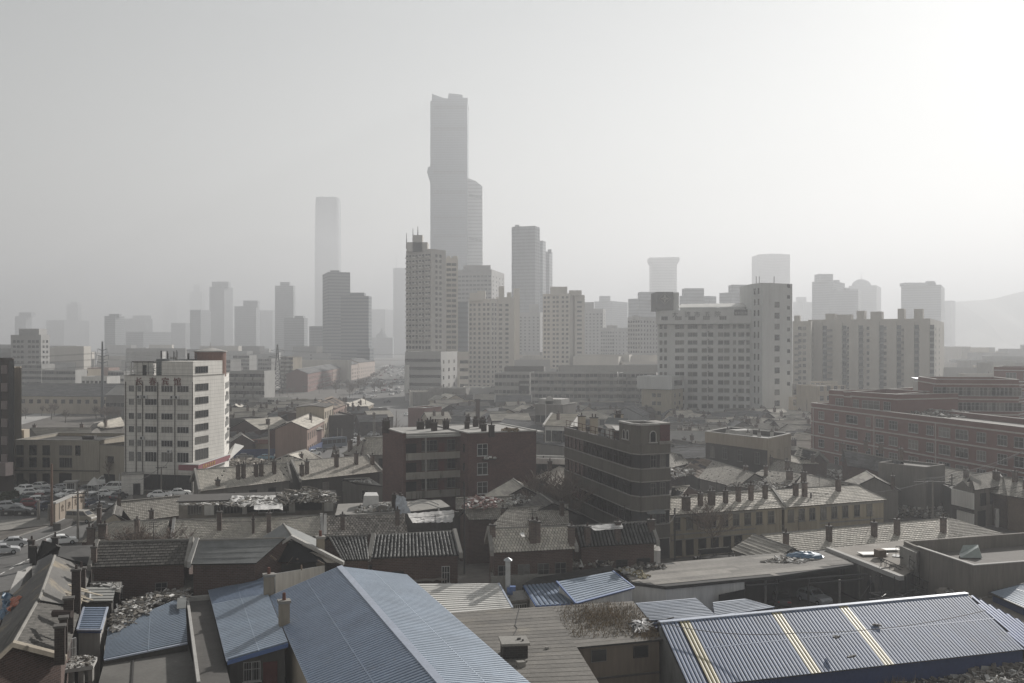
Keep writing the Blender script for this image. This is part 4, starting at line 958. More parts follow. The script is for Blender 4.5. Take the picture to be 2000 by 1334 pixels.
# ---- long beige apartment block
AP = mat('beige_apartment_wall', (.41, .385, .34), streak=True, var=.15, fine=.1)
def apart(label, px0, px1, px2, top, Y, a, tops, cols, side=0, **k):
    P = corner(px0, px1, px2, Y, a); z1 = zat(top, P[1].y); zs = fill(0, z1-1, 3.0)
    sp = wall_specs(P[0], P[1], [pf(P[0], P[1], x) for x in cols], zs, 1.5, 1.5, 'plain')
    if side: sp += wall_specs(P[1], P[2], [.35, .6], zs, 1.4, 1.4, 'plain')
    t, ro = block('apartment_block', label, 'apartments', P, z1, 0, AP, TAR, .8, .3, None, sp)
    if side:
        for x in (1598, 1636, 1668, 1708, 1742, 1776, 1806):
            f = pf(P[0], P[1], x); q = P[0]+(P[1]-P[0])*f; d = (P[1]-P[0]).normalized(); b = B(); wallbox(b, q-d*2.2, q+d*2.2, 1.3, 0, z1-ur(0, 2.5), .02); b.build('bay', AP, t)
            b = B(); wallbox(b, q+d*2.3, q+d*4.2, .05, 3, z1-3, .02); b.build('window_strip', mat('loggia_glass', (.10, .105, .105), bands=(3, .35, -1.4)), t)
    for (a_, b_, tp) in tops:
        d = (P[1]-P[0]).normalized(); f0, f1 = pf(P[0], P[1], a_), pf(P[0], P[1], b_); q0, q1 = P[0]+(P[1]-P[0])*f0, P[0]+(P[1]-P[0])*f1
        i_ = Vector((-d.y, d.x)); extra_box(t, 'roof_structure', AP, rect(q0+i_*.2, q1+i_*.2, 8), z1-1, zat(tp, P[1].y))
        b = B()
        for z in fill(0, z1-3, 3.0, 1.2): wallbox(b, q0+(q1-q0)*.1, q0+(q1-q0)*.9, 1.3, z-.9, z+.1)
        b.build('balcony', FRAMEG, t)
    return t, P, z1
apart('long beige apartment block with six roof turrets beyond the red brick school', 1578, 1817, 1844, 622, 470, 8, ((1612, 1630, 610), (1673, 1688, 605), (1753, 1766, 602), (1700, 1722, 607), (1785, 1802, 603), (1634, 1662, 612)), (1588, 1600, 1606, 1640, 1650, 1658, 1664, 1672, 1696, 1704, 1712, 1728, 1738, 1746, 1780, 1790, 1808), 1)
apart('cream end block with two columns of small windows beside the stair wing', 1548, 1584, 1588, 627, 480, 6, ((1551, 1562, 616),), (1562, 1571))
# ---- six storey balcony flats
FL6 = mat('grey_flats_wall', (.35, .345, .33), streak=True, var=.2)
def flats(label, px0, px1, py, Y0, Y1, floors, cols, m=FL6, z1=None, balc=True, dep=11, name='apartment_block', st='plain'):
    p0, p1 = V2(gd(px0, Y0)), V2(gd(px1, Y1)); z1 = z1 or zat(py, Y0); fh = z1/floors
    zs = [.9+fh*i for i in range(floors)]; zs = [z for z in zs if z+1.4 < z1-.4]
    t, ro = block(name, label, 'apartments' if balc else 'building', rect(p0, p1, dep), z1, 0, m, TAR, .5, .3, None, wall_specs(p0, p1, cols, zs, 1.5, 1.45, st))
    if balc:
        for i in range(0, cols, 3):
            f = (i+1.0)/cols; q = p0+(p1-p0)*f; d = (p1-p0).normalized()
            for z in zs[1:]: b = B(); wallbox(b, q-d*1.6, q+d*1.6, 1.2, z-1.1, z+.1); b.build('balcony', CONCL, t)
    return t
flats('six storey flats with white enclosed balconies, wider of two before the lone beige tower', 1036, 1206, 727, 430, 425, 6, 22)
flats('six storey flats with white balconies reaching behind the hospital annex', 1208, 1282, 728, 428, 424, 6, 9)
flats('long low hall with a pale flat roof behind the six storey flats', 1092, 1290, 714, 520, 520, 2, 20, balc=False, m=CONC)
t = flats('low grey office row with a dark name board beside the flats', 966, 1035, 727, 450, 446, 5, 9, balc=False)
b = B(); p0, p1 = V2(gd(1014, 447)), V2(gd(1034, 446)); wallbox(b, p0, p1, .4, 9, 13.5, .05); sb_ = sub(b.build('name_board', STEELD, t), t)
b = B(); [wallbox(b, p0+(p1-p0)*(.08+i*.13), p0+(p1-p0)*(.16+i*.13), .06, 11.3, 12.2, .46) for i in range(7)]; b.build('lettering', FRAMEW, sb_)
flats('low blank grey wall building under the cream cut-out crown tower', 985, 1062, 716, 480, 478, 3, 12, balc=False, m=CONCD)
# ---- red brick school
SC = BRICKF; TRIM = mat('pale_trim_stone', (.45, .43, .40), var=.1)
def schoolblock(label, pa, pb, zt, dep, floors, z0, cols, ph=1.0, fh=3.6, bands=True, drains=()):
    p0, p1 = V2(pa), V2(pb); P = rect(p0, p1, dep); sp = []
    for i in range(floors):
        z = zt-1.2-2.6-fh*i
        if z < z0-.5: break
        for (x, w_) in cols: sp += wall_specs(p0, p1, [x], (z,), w_, 1.9, 'w')
    t, ro = block('school_building', label, 'school', P, zt, 0, SC, TAR, ph, .35, TRIM, sp)
    for i in range(floors+1):
        z = zt-1.25-fh*i
        b = B(); wallbox(b, p0, p1, .12, z, z+.28); b.build('string_course', TRIM, t)
        for a_, c_2 in ((P[3], P[0]), (P[1], P[2])): b = B(); wallbox(b, a_, c_2, .12, z, z+.28); b.build('string_course', TRIM, t)
    for f in drains: q = p0+(p1-p0)*f; b = B(); b.tube((q.x, q.y-.2, 0), (q.x, q.y-.2, zt-1.2), .13, n=6); b.build('drainpipe', TRIM, t)
    return t, P
zt = 14.6
pa, pb = g(1584.5, 787, zt), g(2090, 846, zt)
cols = [(pf(pa, pb, x), w_) for x, w_ in ((1604.5, 2.6), (1634.5, 1.8), (1664, 5.0), (1696, 1.8), (1718.5, 3.2), (1745, 3.2), (1784, 3.4), (1817, 2.4), (1845, 3.6), (1879, 3.8), (1917, 2.6), (1958, 2.6), (1995, 3.6))]
sch, P = schoolblock('long red brick school with white string courses and a roof terrace full of junk', (pa.x, pa.y), (pb.x, pb.y), zt, 15, 4, -4, cols, drains=[pf(pa, pb, x) for x in (1588, 1706.5, 1826.5)])
pa, pb = g(1619, 762, 18.2), g(1753, 771, 18.2); pc = g(2000, 752, 18.2)
t, P2 = schoolblock('raised red brick upper storey of the school with a wrap-round white cornice', (pa.x, pa.y), (pb.x, pb.y), 18.2, 18, 1, 10, [(pf(pa, pb, x), w_) for x, w_ in ((1640, 3), (1672, 2), (1701, 6), (1733, 2.2))])
pa, pb = g(1753.5, 770, 18), g(2060, 748, 18)
cols = [(pf(pa, pb, x), 3.2) for x in (1812, 1835, 1853, 1877, 1898, 1921, 1939, 1956, 1978, 1995)]
t, P3 = schoolblock('red brick rear wing of the school running back with paired windows', (pa.x, pa.y), (pb.x, pb.y), 18, 14, 4, -4, cols, drains=[pf(pa, pb, x) for x in (1826, 1887, 1968)])
pa, pb = g(1828, 741, 21.5), g(1990, 742, 21.5); t, P4 = schoolblock('farther red brick block with a flat pale roof behind the rear wing', (pa.x, pa.y), (pb.x, pb.y), 21.5, 20, 2, 8, [(f/10+.05, 3) for f in range(10)])
pa, pb = gd(1941, 330), gd(2080, 318); t, P5 = schoolblock('highest red brick block with a small roof hut at the edge of the view', (pa.x, pa.y), (pb.x, pb.y), zat(717, 326), 16, 5, -2, [(.25, 3), (.5, 3), (.7, 3)])
p0, p1, p2 = g(1818, 762, 18.1), g(1844, 762, 18.1), g(1932, 752, 18.1)
p0, p1 = V2(gd(1819, 262)), V2(gd(1937, 268)); t = thing('rooftop_hut', 'white hut with a pale blue roof standing on the school roof', 'hut', (p0.x, p0.y, 17.2)); b = B(); P_ = rect(p0, p1, 7); b.prism(P_, 17.2, 20.0); b.build('wall', WHITEW, t)
b = B(); O = offset_poly(P_, -.4); b.hexa([(O[0].x, O[0].y, 19.9), (O[1].x, O[1].y, 19.9), (O[2].x, O[2].y, 20.8), (O[3].x, O[3].y, 20.8)], [(O[0].x, O[0].y, 20.1), (O[1].x, O[1].y, 20.1), (O[2].x, O[2].y, 21.0), (O[3].x, O[3].y, 21.0)]); b.build('roof', BLUEL, t)
add_windows(t, wall_specs(p0, p1, [.42, .67, .88], (17.9,), 1.4, 1.3, 'w'))
rubble('rubble', 'white junk and dead plants heaped on the school roof terrace', [g(x, y, 13.8) for x, y in ((1766, 808), (1885, 816), (1892, 806), (1770, 797))], 13.7, 260, .5, 1.6, JUNK, .9, .5, JUNKW)
# ---- small cream buildings between hospital and school
def simple(label, px0, px1, top, Y0, Y1, dep, m, cols=0, rows=(), w=1.3, h=1.3, st='g', name='house', cat='building', ph=.4, roof=TAR, cop=None, z0=0):
    p0, p1 = V2(gd(px0, Y0)), V2(gd(px1, Y1)); z1 = zat(top, Y0)
    return block(name, label, cat, rect(p0, p1, dep), z1, z0, m, roof, ph, .3, cop, wall_specs(p0, p1, cols, rows, w, h, st) if cols else [])
simple('cream house with one white framed window wedged beside the school', 1524, 1590, 775, 385, 385, 12, CREAM, [.8, .5], (6.2, 2), 3, 2.4, 'w')
simple('small cream house with white frames higher behind the school corner', 1583, 1612, 745, 420, 415, 10, CREAM, 3, (4, 8, 12), 1.6, 1.6, 'w')
simple('pale cream block with a flat roof at the end of the school', 1598, 1652, 754, 360, 365, 12, CREAM, 4, (6, 9.5, 13), 1.6, 1.7, 'w')
simple('stepped old concrete building under the beige apartments', 1549, 1572, 752, 400, 400, 12, PLAS, 2, (3, 7, 10), 1.3, 1.3, 'd')
simple('low beige boundary building with a dark hipped roof', 1486, 1578, 826, 335, 330, 9, CREAM, [.9], (1,), 2, 1.2, 'g', roof=TARD, ph=.1)
# square tan building with white parapet
zt = 11.2; a, c, d = g(1378, 843, zt), g(1499, 857, zt), g(1544, 847, zt)
P = [V2(a), V2(c), V2(d), V2(d)+V2(a)-V2(c)]
tb, ro = block('workshop_building', 'two storey brown building with a pale parapet and chimney posts on its flat white roof', 'building', P, zt, 0, PLASD, CONCL, 1.0, .3, CONCL, wall_specs(P[0], P[1], [.12, .33, .58, .85], (6.0,), 1.3, 2.2, 'g')+wall_specs(P[1], P[2], [.15, .45, .78], (6.3, 2.5), 1.5, 2.2, 'g'))
b = B(); wallbox(b, P[0], P[1], .15, 8.9, zt-.02); wallbox(b, P[1], P[2], .15, 8.9, zt-.02); b.build('cornice_band', mat('tan_render', (.30, .26, .21), streak=True, var=.2), tb)
b = B(); wallbox(b, P[1], P[2], .06, 0, 8.9); b.build('side_render', MATS['tan_render'], tb)
for px, py in ((1383, 840), (1423, 846), (1463, 850), (1485, 852), (1510, 849), (1469, 838), (1512, 838)): q = g(px, py, zt); chimney(ro, (q.x, q.y+1, zt-1), .7, .7, 1.6, 0, 1, CONCL)
b = B(); b.prism(around(g(1447, 842, zt), 4, 3, 20), zt-1, zt+.3); b.build('stair_head', CONCL, tb)
# ---- red brick gallery block
v = Vector((.92, .39)).normalized(); w = Vector((-v.y, v.x)); FL = Vector((-18.0, 164.4)); z1 = 15.2
org = (FL.x+8, FL.y+6, 0); t = thing('gallery_building', 'red brick block with three open concrete galleries and a row of roof stacks', 'apartments', org)
BR1 = mat('maroon_brick', (.135, .068, .06), brick=(.12, .10, .09), var=.3, scale=.3, stain=((.07, .05, .05), .6, .3))
m = FL+v*9.98; C2 = m-w*4.1; R2 = C2+v*12.3
b = B(); b.prism([FL, FL+v*.5, FL+v*.5+w*12.5, FL+w*12.5], 0, z1); b.prism([FL+v*.5+w*1.8, m+w*1.8, m+w*12.5, FL+v*.5+w*12.5], 0, z1-.3); b.prism([C2, R2, R2+w*16.6, C2+w*16.6], 0, z1)
b.build('wall', BR1, t)
b = B(); b.k = 0; b.prism([FL+v*.5-w*.5, m-w*.5, m+w*1.79, FL+v*.5+w*1.79], z1-.75, z1-.35); b.prism([FL-w*.1-v*.1, FL+v*.52-w*.1, FL+v*.52+w*12.7, FL+w*12.7-v*.1], z1+.003, z1+.18)
b.k = 1; b.prism([FL+v*.52+w*.2, m+w*.2, m+w*12.7, FL+v*.52+w*12.7], z1-.3, z1-.05); I = offset_poly([C2, R2, R2+w*16.6, C2+w*16.6], .35); b.prism(I, z1+.003, z1+.05)
b.k = 0; O = [C2, R2, R2+w*16.6, C2+w*16.6]; O = offset_poly(O, -.12)
for i in range(4):
    j = (i+1) % 4; b.hexa([(q.x, q.y, z1+.003) for q in (O[i], O[j], I[j], I[i])], [(q.x, q.y, z1+.2) for q in (O[i], O[j], I[j], I[i])])
b.prism([R2-w*.8, R2+v*1.1-w*.8, R2+v*1.1+w*3, R2+w*3], z1-.25, z1+.0)
ro = sub(b.build('roof', [CONCL, mat('pale_gravel_roof', (.30, .29, .27), var=.25, scale=.3)], t), t)
GALL = mat('gallery_concrete', (.28, .26, .23), streak=True, var=.35, stain=((.09, .08, .07), .58, .6))
for zt, zb in ((11.9, 10.75), (8.72, 7.55), (5.55, 4.35)):
    b = B(); a0, a1 = FL+v*.5, m
    b.prism([a0-w*.12, a1-w*.12, a1, a0], zb, zt); b.prism([a0, a1, a1+w*1.8, a0+w*1.8], zb+.02, zb+.22); b.build('balcony', GALL, t)
q = FL+v*3.9; b = B(); b.prism([q+w*.02, q+v*.18+w*.02, q+v*.18+w*.3, q+w*.3], 4.4, z1-.8); b.build('gallery_post', CONCL, t)
bw0, bw1 = FL+v*.5+w*1.78, m+w*1.78
sp = []
for z in (12.1, 8.95, 5.75): sp += wall_specs(bw0, bw1, [.42, .56, .9], (z-.1,), 1.3, 1.7, 'g')
add_windows(t, sp)
for z in (11.0, 7.8, 4.6):
    for f, mm in ((.12, BLACK), (.72, MAROON)): b = B(); q = bw0+(bw1-bw0)*f; wallbox(b, q-v*(1.2 if f < .2 else .5), q+v*(1.2 if f < .2 else .5), .06, z, z+2.3); b.build('door', mm, t)
add_windows(t, wall_specs(C2, R2, [pf(C2, R2, 942)], (11.5, 8.35, 5.2), 1.7, 1.85, 'sash')+wall_specs(C2, R2, [pf(C2, R2, 970)], (5.0,), 1.2, .7, 'g')+wall_specs(C2+w*4, C2, [.5], (12, 8.9, 5.7), .6, 1.2, 'd'))
b = B(); q = C2+v*3.6; wallbox(b, q-v*1.1, q+v*1.1, .6, 10.7, 10.85); rr_ = sub(b.build('window_rack', STEELD, t), t)
b = B(); [b.ob((q.x+v.x*ur(-1, 1)+.2, q.y+v.y*ur(-1, 1)-.35, 10.95+ur(0, .3)), (ur(.1, .25), 0, 0), (0, .15, 0), (ur(-.1, .1), 0, .12)) for i in range(12)]; b.build('laundry', JUNKW, rr_)
for px, py, np_, wd in ((821, 838, 2, 1.4), (838, 836, 2, 1.4), (848, 841, 2, 1.1), (871, 838, 2, 1.1), (912, 838, 2, .8), (929, 834, 3, 1.0), (941, 837, 3, 1.0), (945, 843, 1, .9), (960, 846, 1, 1.0), (914, 826, 2, .8), (944, 832, 2, .8)):
    q = g(px, py, z1); chimney(ro, (q.x, q.y, z1), wd, .8, 1.3, .4, np_, SOOT if 'SOOT' in globals() else BRICKD)
q = g(752, 838, z1); chimney(ro, (q.x+.3, q.y-1.0, z1), 1.3, 1.0, 1.6, .4, 3, BRICKD)
rubble('dry_grass', 'dead weeds along the roof edge of the red gallery block', [g(x, y, z1+.1) for x, y in ((978, 843), (1010, 843), (1016, 840), (984, 839))], z1+.05, 160, .15, .5, GRASSD, .4, 1.2)
# ---- banded dark block
L, C1, C2_, R_ = Vector((8.94, 168)), Vector((16.7, 139)), Vector((17.85, 137.7)), Vector((22.1, 139.6)); Rb = R_+(L-C1)+Vector((.3, .6))
SD = mat('dark_glazed_brick', (.052, .05, .05), streak=True, var=.3); SPN = mat('brown_grey_render', (.125, .115, .10), streak=True, var=.3, stain=((.06, .055, .05), .62, .8))
P = [L, C1, C2_, R_, Rb]
bk, ro = block('banded_building', 'dark five storey block with pale banded floors, rounded corner and a rusty roof railing', 'building', P, 16.0, 0, SD, TARD, .7, .35, None, ())
faces = [(L, C1), (C1, C2_), (C2_, R_), (Rb, L), (R_, Rb)]
for (za, zb) in ((14.72, 16.02), (10.9, 12.68), (6.85, 8.85), (2.9, 4.85)):
    b = B(); [wallbox(b, p, q, .14, za, zb) for p, q in faces]; b.build('spandrel', SPN, bk)
    b = B(); [wallbox(b, p, q, .22, z, z+.16) for p, q in faces for z in ((za-.08, zb-.06) if zb < 16 else (za-.08,))]; b.build('string_course', CONC, bk)
sp = []
fr = [pf(L, C1, x) for x in (1107, 1114, 1121, 1129, 1137, 1145, 1154, 1163, 1172, 1182, 1192, 1203, 1214, 1224, 1230)]
for z in (12.75, 8.95, 4.95): sp += wall_specs(L, C1, fr, (z,), 1.5, 1.85, 'd')
for z in (12.9, 9.0, 5.1): sp += wall_specs(C2_, R_, [.42, .75], (z,), .8, 1.6, 'g')
add_windows(bk, sp)
b = B(); q = C2_+(R_-C2_)*.5; n_ = (R_-C2_).normalized(); b.hexa([(q.x-1.4, q.y-.2, 6.9), (q.x+1.2, q.y, 6.9), (q.x+1.3, q.y-1.0, 6.5), (q.x-1.3, q.y-1.2, 6.5)], [(q.x-1.4, q.y-.2, 7), (q.x+1.2, q.y, 7), (q.x+1.3, q.y-1.0, 6.6), (q.x-1.3, q.y-1.2, 6.6)]); b.build('awning', GREYS, bk)
a = C1+(L-C1)*.16; e = C2_+(R_-C2_)*.66; TP = [a, C1, C2_, e, e+(L-C1)*.16, a+(R_-C1)*.1+(L-C1)*.02]
TP = [a, C1, C2_, e, e+(L-C1)*.17]
b = B(); I = offset_poly(TP, .35); n_ = 5
for z0_, z1_, Q in ((16.03, 18.7, I),):
    m_ = len(b.v)
    for z, QQ in ((16.03, TP), (18.7, TP), (18.7, I), (16.1, I)): b.v += [Vector((q.x, q.y, z)) for q in QQ]
    for i in range(5):
        j = (i+1) % 5
        for k in range(3): b.f.append((m_+k*5+i, m_+k*5+j, m_+k*5+5+j, m_+k*5+5+i)); b.i.append(0)
b.build('corner_turret', SPN, bk)
b = B(); O = offset_poly(TP, -.12)
for i in range(5):
    j = (i+1) % 5; b.hexa([(q.x, q.y, 18.703) for q in (O[i], O[j], I[j], I[i])], [(q.x, q.y, 18.95) for q in (O[i], O[j], I[j], I[i])])
b.build('turret_coping', CONCL, bk)
def arch(t, p, d, w_, h, m1, m2, n=8):
    d = Vector((d.x, d.y, 0)).normalized(); nn = Vector((d.y, -d.x, 0)); p = Vector(p)
    pr = lambda r, hh: [p-d*r]+[p+d*r]+[p+Vector((0, 0, hh))+d*r*math.cos(math.pi*i/n)+Vector((0, 0, r*math.sin(math.pi*i/n))) for i in range(n+1)]
    A_ = pr(w_/2, h); b = B(); b.hexa([q for q in A_], [q+nn*.05 for q in A_]); g_ = b.build('window', m1, t); sub(g_, t)
    O_ = [p+Vector((0, 0, h*i/2))-d*w_/2 for i in range(0)]+pr(w_/2, h)[2:]; b = B()
    for q, q2 in zip(O_, O_[1:]): b.tube(q+nn*.06, q2+nn*.06, .09, n=4)
    for s in (-1, 1): b.tube(p+d*s*w_/2+nn*.06, p+d*s*w_/2+Vector((0, 0, h))+nn*.06, .09, n=4)
    b.tube(p-d*(w_/2+.2)+nn*.1, p+d*(w_/2+.2)+nn*.1, .11, n=4); b.build('frame', CONCL, g_)
q = TP[0]+(TP[1]-TP[0])*.42; arch(bk, (q.x, q.y, 16.5), TP[1]-TP[0], .9, .9, BLACK, CONCL); q = TP[0]+(TP[1]-TP[0])*.7; arch(bk, (q.x, q.y, 16.5), TP[1]-TP[0], .9, .9, GLASS, CONCL)
q = C2_+(e-C2_)*.62; arch(bk, (q.x, q.y, 16.3), e-C2_, 1.0, 1.1, BLACK, CONCL)
PH = [e+(R_-e)*.02+Vector((0, -.05)), R_+Vector((.05, -.05)), R_+(L-C1)*.16, e+(L-C1)*.16]; b = B(); b.prism(PH, 16.45, 18.75); b.build('brick_penthouse', mat('deep_red_brick', (.12, .05, .05), brick=(.12, .1, .1), var=.2), bk)
b = B(); O = offset_poly(PH, -.2); b.prism(O, 16.03, 16.44); b.prism(offset_poly(PH, -.1), 18.753, 18.95); b.build('penthouse_slab', CONC, bk)
b = B(); pL, pR = L+Vector((.2, -.1)), a+Vector((.1, .1)); 
for z in (16.5, 17.15): b.tube((pL.x, pL.y, z), (pR.x, pR.y, z-.0), .05, n=5)
for i in range(13): q = pL+(pR-pL)*i/12; b.tube((q.x, q.y, 15.9), (q.x, q.y, 17.15), .05, n=5)
b.build('railing', mat('rusty_steel', (.08, .045, .035)), bk)
for px, py, h_, np_ in ((1136, 846, 2.9, 1), (1160, 850, 2.7, 2)): q = g(px, py, 15.4); chimney(ro, (q.x, q.y, 15.3), 1.25, 1.0, h_, .3, np_, CREAM)
q = g(1207, 842, 15.4); chimney(ro, (q.x, q.y, 15.3), .9, .8, 2.9, .2, 2, PLASD); q = g(1212, 838, 15.4); chimney(ro, (q.x+.2, q.y+5, 15.3), 1.8, .9, 2.6, .2, 2, CREAM)
b = B(); mn = L.lerp(a, .55)+Vector((3, 1)); b.hexa([(mn.x-2.2, mn.y-1, 15.4), (mn.x+.8, mn.y-3, 15.4), (mn.x+2.8, mn.y+1, 18.2), (mn.x-.2, mn.y+3.5, 18.2)], [(mn.x-2.2, mn.y-1, 15.5), (mn.x+.8, mn.y-3, 15.5), (mn.x+2.8, mn.y+1, 18.3), (mn.x-.2, mn.y+3.5, 18.3)]); b.build('leaning_panel', GREYS, bk)
for k in range(3):
    q = L.lerp(a, .62+k*.13)+Vector((3.4, 1)); b = B(); b.prism(around(q, 2.6, 3.0, -75), 15.31, 17.0-k*.2); b.build('roof_shack', PLASD if k else WHITEW, bk); b = B(); b.slab([(q.x-1.7, q.y-1.8, 17.1), (q.x+1.9, q.y-1.2, 16.9), (q.x+1.6, q.y+1.9, 17.3), (q.x-2, q.y+1.6, 17.5)], .1); b.build('shack_roof', CONCL if k == 1 else TAR, bk)
rubble('rubble', 'broken boards and white bags strewn along the rooftop behind the rusty railing', [L+Vector((.6, -.5)), a+Vector((.3, 0)), a+Vector((2.2, 1)), L+Vector((2.6, .6))], 15.33, 160, .3, 1.0, JUNK, .3, .5, JUNKW)
# ================= the brick terraces
CLOTHW = mat('bright_white_sheet', (.80, .79, .77), rough=.5, var=.15, scale=1.2)
tn = CLOTHW.node_tree; tl_ = tn.nodes.new('ShaderNodeBsdfTranslucent'); tl_.inputs[0].default_value = (.8, .79, .77, 1); mx_ = tn.nodes.new('ShaderNodeMixShader'); mx_.inputs[0].default_value = .5      # thin plastic lets light through
tn.links.new(tn.nodes['Principled BSDF'].outputs[0], mx_.inputs[1]); tn.links.new(tl_.outputs[0], mx_.inputs[2]); tn.links.new(mx_.outputs[0], tn.nodes['Material Output'].inputs[0])
TG = 'low brick terraces with tiled roofs'
def T(label, RL, RR, EL, ER, zr, ze, **k):
    return phouse(k.pop('name', 'terrace_house'), label, k.pop('cat', 'house'), RL, RR, EL, ER, zr, ze, **k)
def K(roof, m, **kw): return dict(roof=roof, rm=m, kw=kw)
# front rows
T('dark tiled row house behind the leafless courtyard bush, half its roof in ribbed sheets', (192, 1059), (372, 1054), (177, 1108), (362, 1101), 8.7, 6.9, par='lr', wins=[('g', 1.1, 1.3, 3.6, [.25, .75])], zb=0, chim=((.02, .8, 1),), under=None, **K('tile', TILED, tl=.5, tw=.5))
T('plain grey felt roofed house with a crumbling gable wall on one side', (387, 1056), (556, 1051), (372, 1102), (500, 1100), 8.7, 6.9, par='l', parm=CONCL, **K('felt', GREYS))
T('pantiled house with sagging furry grey roof sheets', (731, 1046), (886, 1038), (723, 1090), (898, 1084), 8.3, 6.5, par='lr', wins=[('w', .8, 1.8, 3.4, [.86]), ('hole', 1.2, 1.2, 3.6, [.3])], **K('pan', PANT, pitch=.42, rise=.16, tl=.55))
T('short pantiled house wedged between two coping walls', (641, 1048), (717, 1047), (668, 1094), (722, 1093), 8.3, 6.5, **K('pan', PANT, pitch=.4, rise=.14, tl=.5))
T('brick row house with pale tiles, twin stacks and a white paper scrap', (957, 1033), (1109, 1028), (963, 1079), (1124, 1071), 9.3, 7.3, par='lr', parm=CONC, wins=[('g', 1.2, 1.7, 4.0, [.12, .37, .62, .84]), ('g', 1.2, 1.5, 1.0, [.2, .5, .8])], chim=((.5, .62, 1, .85, 2.1), (.555, .6, 1, .8, 2.1), (.97, .8, 1, .8, 1.9), (.02, .3, 1, .7, 1.3)), **K('tile', TILE, tw=.36, tl=.4))
T('brick row house with dark grey pantiles and a white sheet laid near the ridge', (1125, 1028), (1268, 1019), (1134, 1068), (1283, 1060), 9.3, 7.3, par='r', parm=CONC, wins=[('hole', 1.5, 1.5, 4.0, [.3, .85]), ('d', 1.3, 1.5, 4.0, [.55])], chim=((.1, .8, 1, .7, 1.9), (.5, .75, 1, .75, 1.9), (.985, .4, 1, .8, 1.2)), **K('pan', mat('dark_pantile', (.10, .10, .098), island=.35, var=.3, scale=.5), pitch=.42, rise=.15, tl=.5))
b = B(); sheet(b, [g(1160, 1036, 9.25), g(1217, 1032, 9.25), g(1214, 1022, 9.6), g(1148, 1026, 9.6)], 10, 4, .05); tag(b.build('plastic_sheet', CLOTHW, org=g(1190, 1030, 9)), 'white sheet spread over the dark pantiles', 'sheet')
b = B(); sheet(b, [g(1017, 1046, 9.3), g(1025, 1049, 9.2), g(1024, 1040, 9.4), g(1016, 1040, 9.4)], 3, 3, .03); tag(b.build('paper_scrap', WHITES, org=g(1020, 1042, 8.95)), 'scrap of white paper on the pale tiled roof', 'paper')
# long tiled row behind them
T('hipped end of the long tiled row, twin brick stacks near its ridge', (205, 1021), (331, 1015), (155, 1059), (325, 1055), 6.1, 4.1, hipL=.12, chim=((.12, .95, 2, .75, 1.7), (.22, .8, 2, .8, 1.9), (.62, .7, 1, .7, 1.8)), **K('tile', TILE))
T('longest stretch of the tiled row with three thin stacks', (342, 1016), (626, 1007), (337, 1056), (628, 1047), 6.3, 4.3, par='lr', parm=CONCL, chim=((.305, .55, 1, .7, 2.4), (.535, .75, 1, .4, 2.0), (.64, .72, 1, .7, 2.6)), **K('tile', TILE))
T('square-patterned tiled stretch between two stacks beside the white banner', (637, 1008), (792, 1004), (637, 1047), (797, 1040), 6.3, 4.3, par='l', parm=CONCL, chim=((.2, .7, 1, .65, 2.2), (.88, .55, 1, .65, 1.9)), **K('tile', mat('blocky_tile', (.29, .265, .235), island=.4, var=.25), tw=.42, tl=.42, gap=.07))
# hip roofs by the street
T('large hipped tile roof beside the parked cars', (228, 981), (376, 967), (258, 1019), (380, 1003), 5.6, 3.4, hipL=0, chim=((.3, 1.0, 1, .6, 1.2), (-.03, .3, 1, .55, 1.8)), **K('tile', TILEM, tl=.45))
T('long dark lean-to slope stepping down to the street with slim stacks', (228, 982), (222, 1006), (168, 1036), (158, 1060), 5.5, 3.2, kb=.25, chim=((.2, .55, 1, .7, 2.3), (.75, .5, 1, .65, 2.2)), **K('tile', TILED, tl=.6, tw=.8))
T('small sand coloured hip cone rising behind the twin stacks', (222, 1004), (224, 1004), (203, 1020), (252, 1018), 5.9, 4.7, ridge_cap=False, **K('felt', mat('sandy_render', (.28, .25, .20), var=.3)))
# the row facing the shack
T('long tiled row with five brick stacks and broken tiles along its eave', (382, 918), (560, 905), (391, 959), (568, 938), 8.5, 5.8, par='lr', parm=CONC, zb=0, wall=PLAS, wins=[('sash', 1.2, 1.7, 3.1, [.12]), ('hole', 1.3, 1.6, 3.2, [.33, .58, .8])], chim=((.19, .85, 1, .7, .9), (.42, .62, 1, .7, 2.3), (.48, .6, 1, .7, 2.3), (.62, .57, 1, .7, 2.2), (.68, .57, 1, .7, 2.2), (.83, .5, 1, .7, 2.2)), **K('tile', TILE, drop=.015))
T('tiled row continuing past the dividing coping with four stacks', (571, 901), (716, 890), (588, 938), (745, 921), 8.5, 5.9, par='lr', parm=CONC, wall=PLASD, wins=[('g', 1.2, 1.8, 3.2, [.3, .55])], chim=((.03, .8, 1, .7, 2.2), (.1, .72, 1, .7, 2.2), (.5, .5, 1, .75, 2.2), (.77, .45, 1, .7, 2.1), (.97, .55, 1, .7, 2.0)), **K('tile', TILE))
T('hipped tile roof peeping over the five-stack row by the demolition heap', (553, 891), (597, 878), (470, 924), (640, 900), 8.2, 5.6, hipL=.2, chim=((.5, .6, 1, .5, 1.0), (.7, .62, 1, .5, 1.0), (.3, .7, 1, .5, .8)), **K('tile', TILE, tl=.45))
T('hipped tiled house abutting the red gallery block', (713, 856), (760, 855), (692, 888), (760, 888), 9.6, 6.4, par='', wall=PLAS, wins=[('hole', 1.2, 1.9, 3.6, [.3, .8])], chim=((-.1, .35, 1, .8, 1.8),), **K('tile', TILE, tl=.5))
T('dark slope of the hipped house turned toward the street', (712, 857), (711, 858), (668, 886), (702, 893), 9.5, 6.2, kb=.3, chim=((.2, .75, 1, 1.0, 2.2),), **K('tile', TILEM, tl=.6))
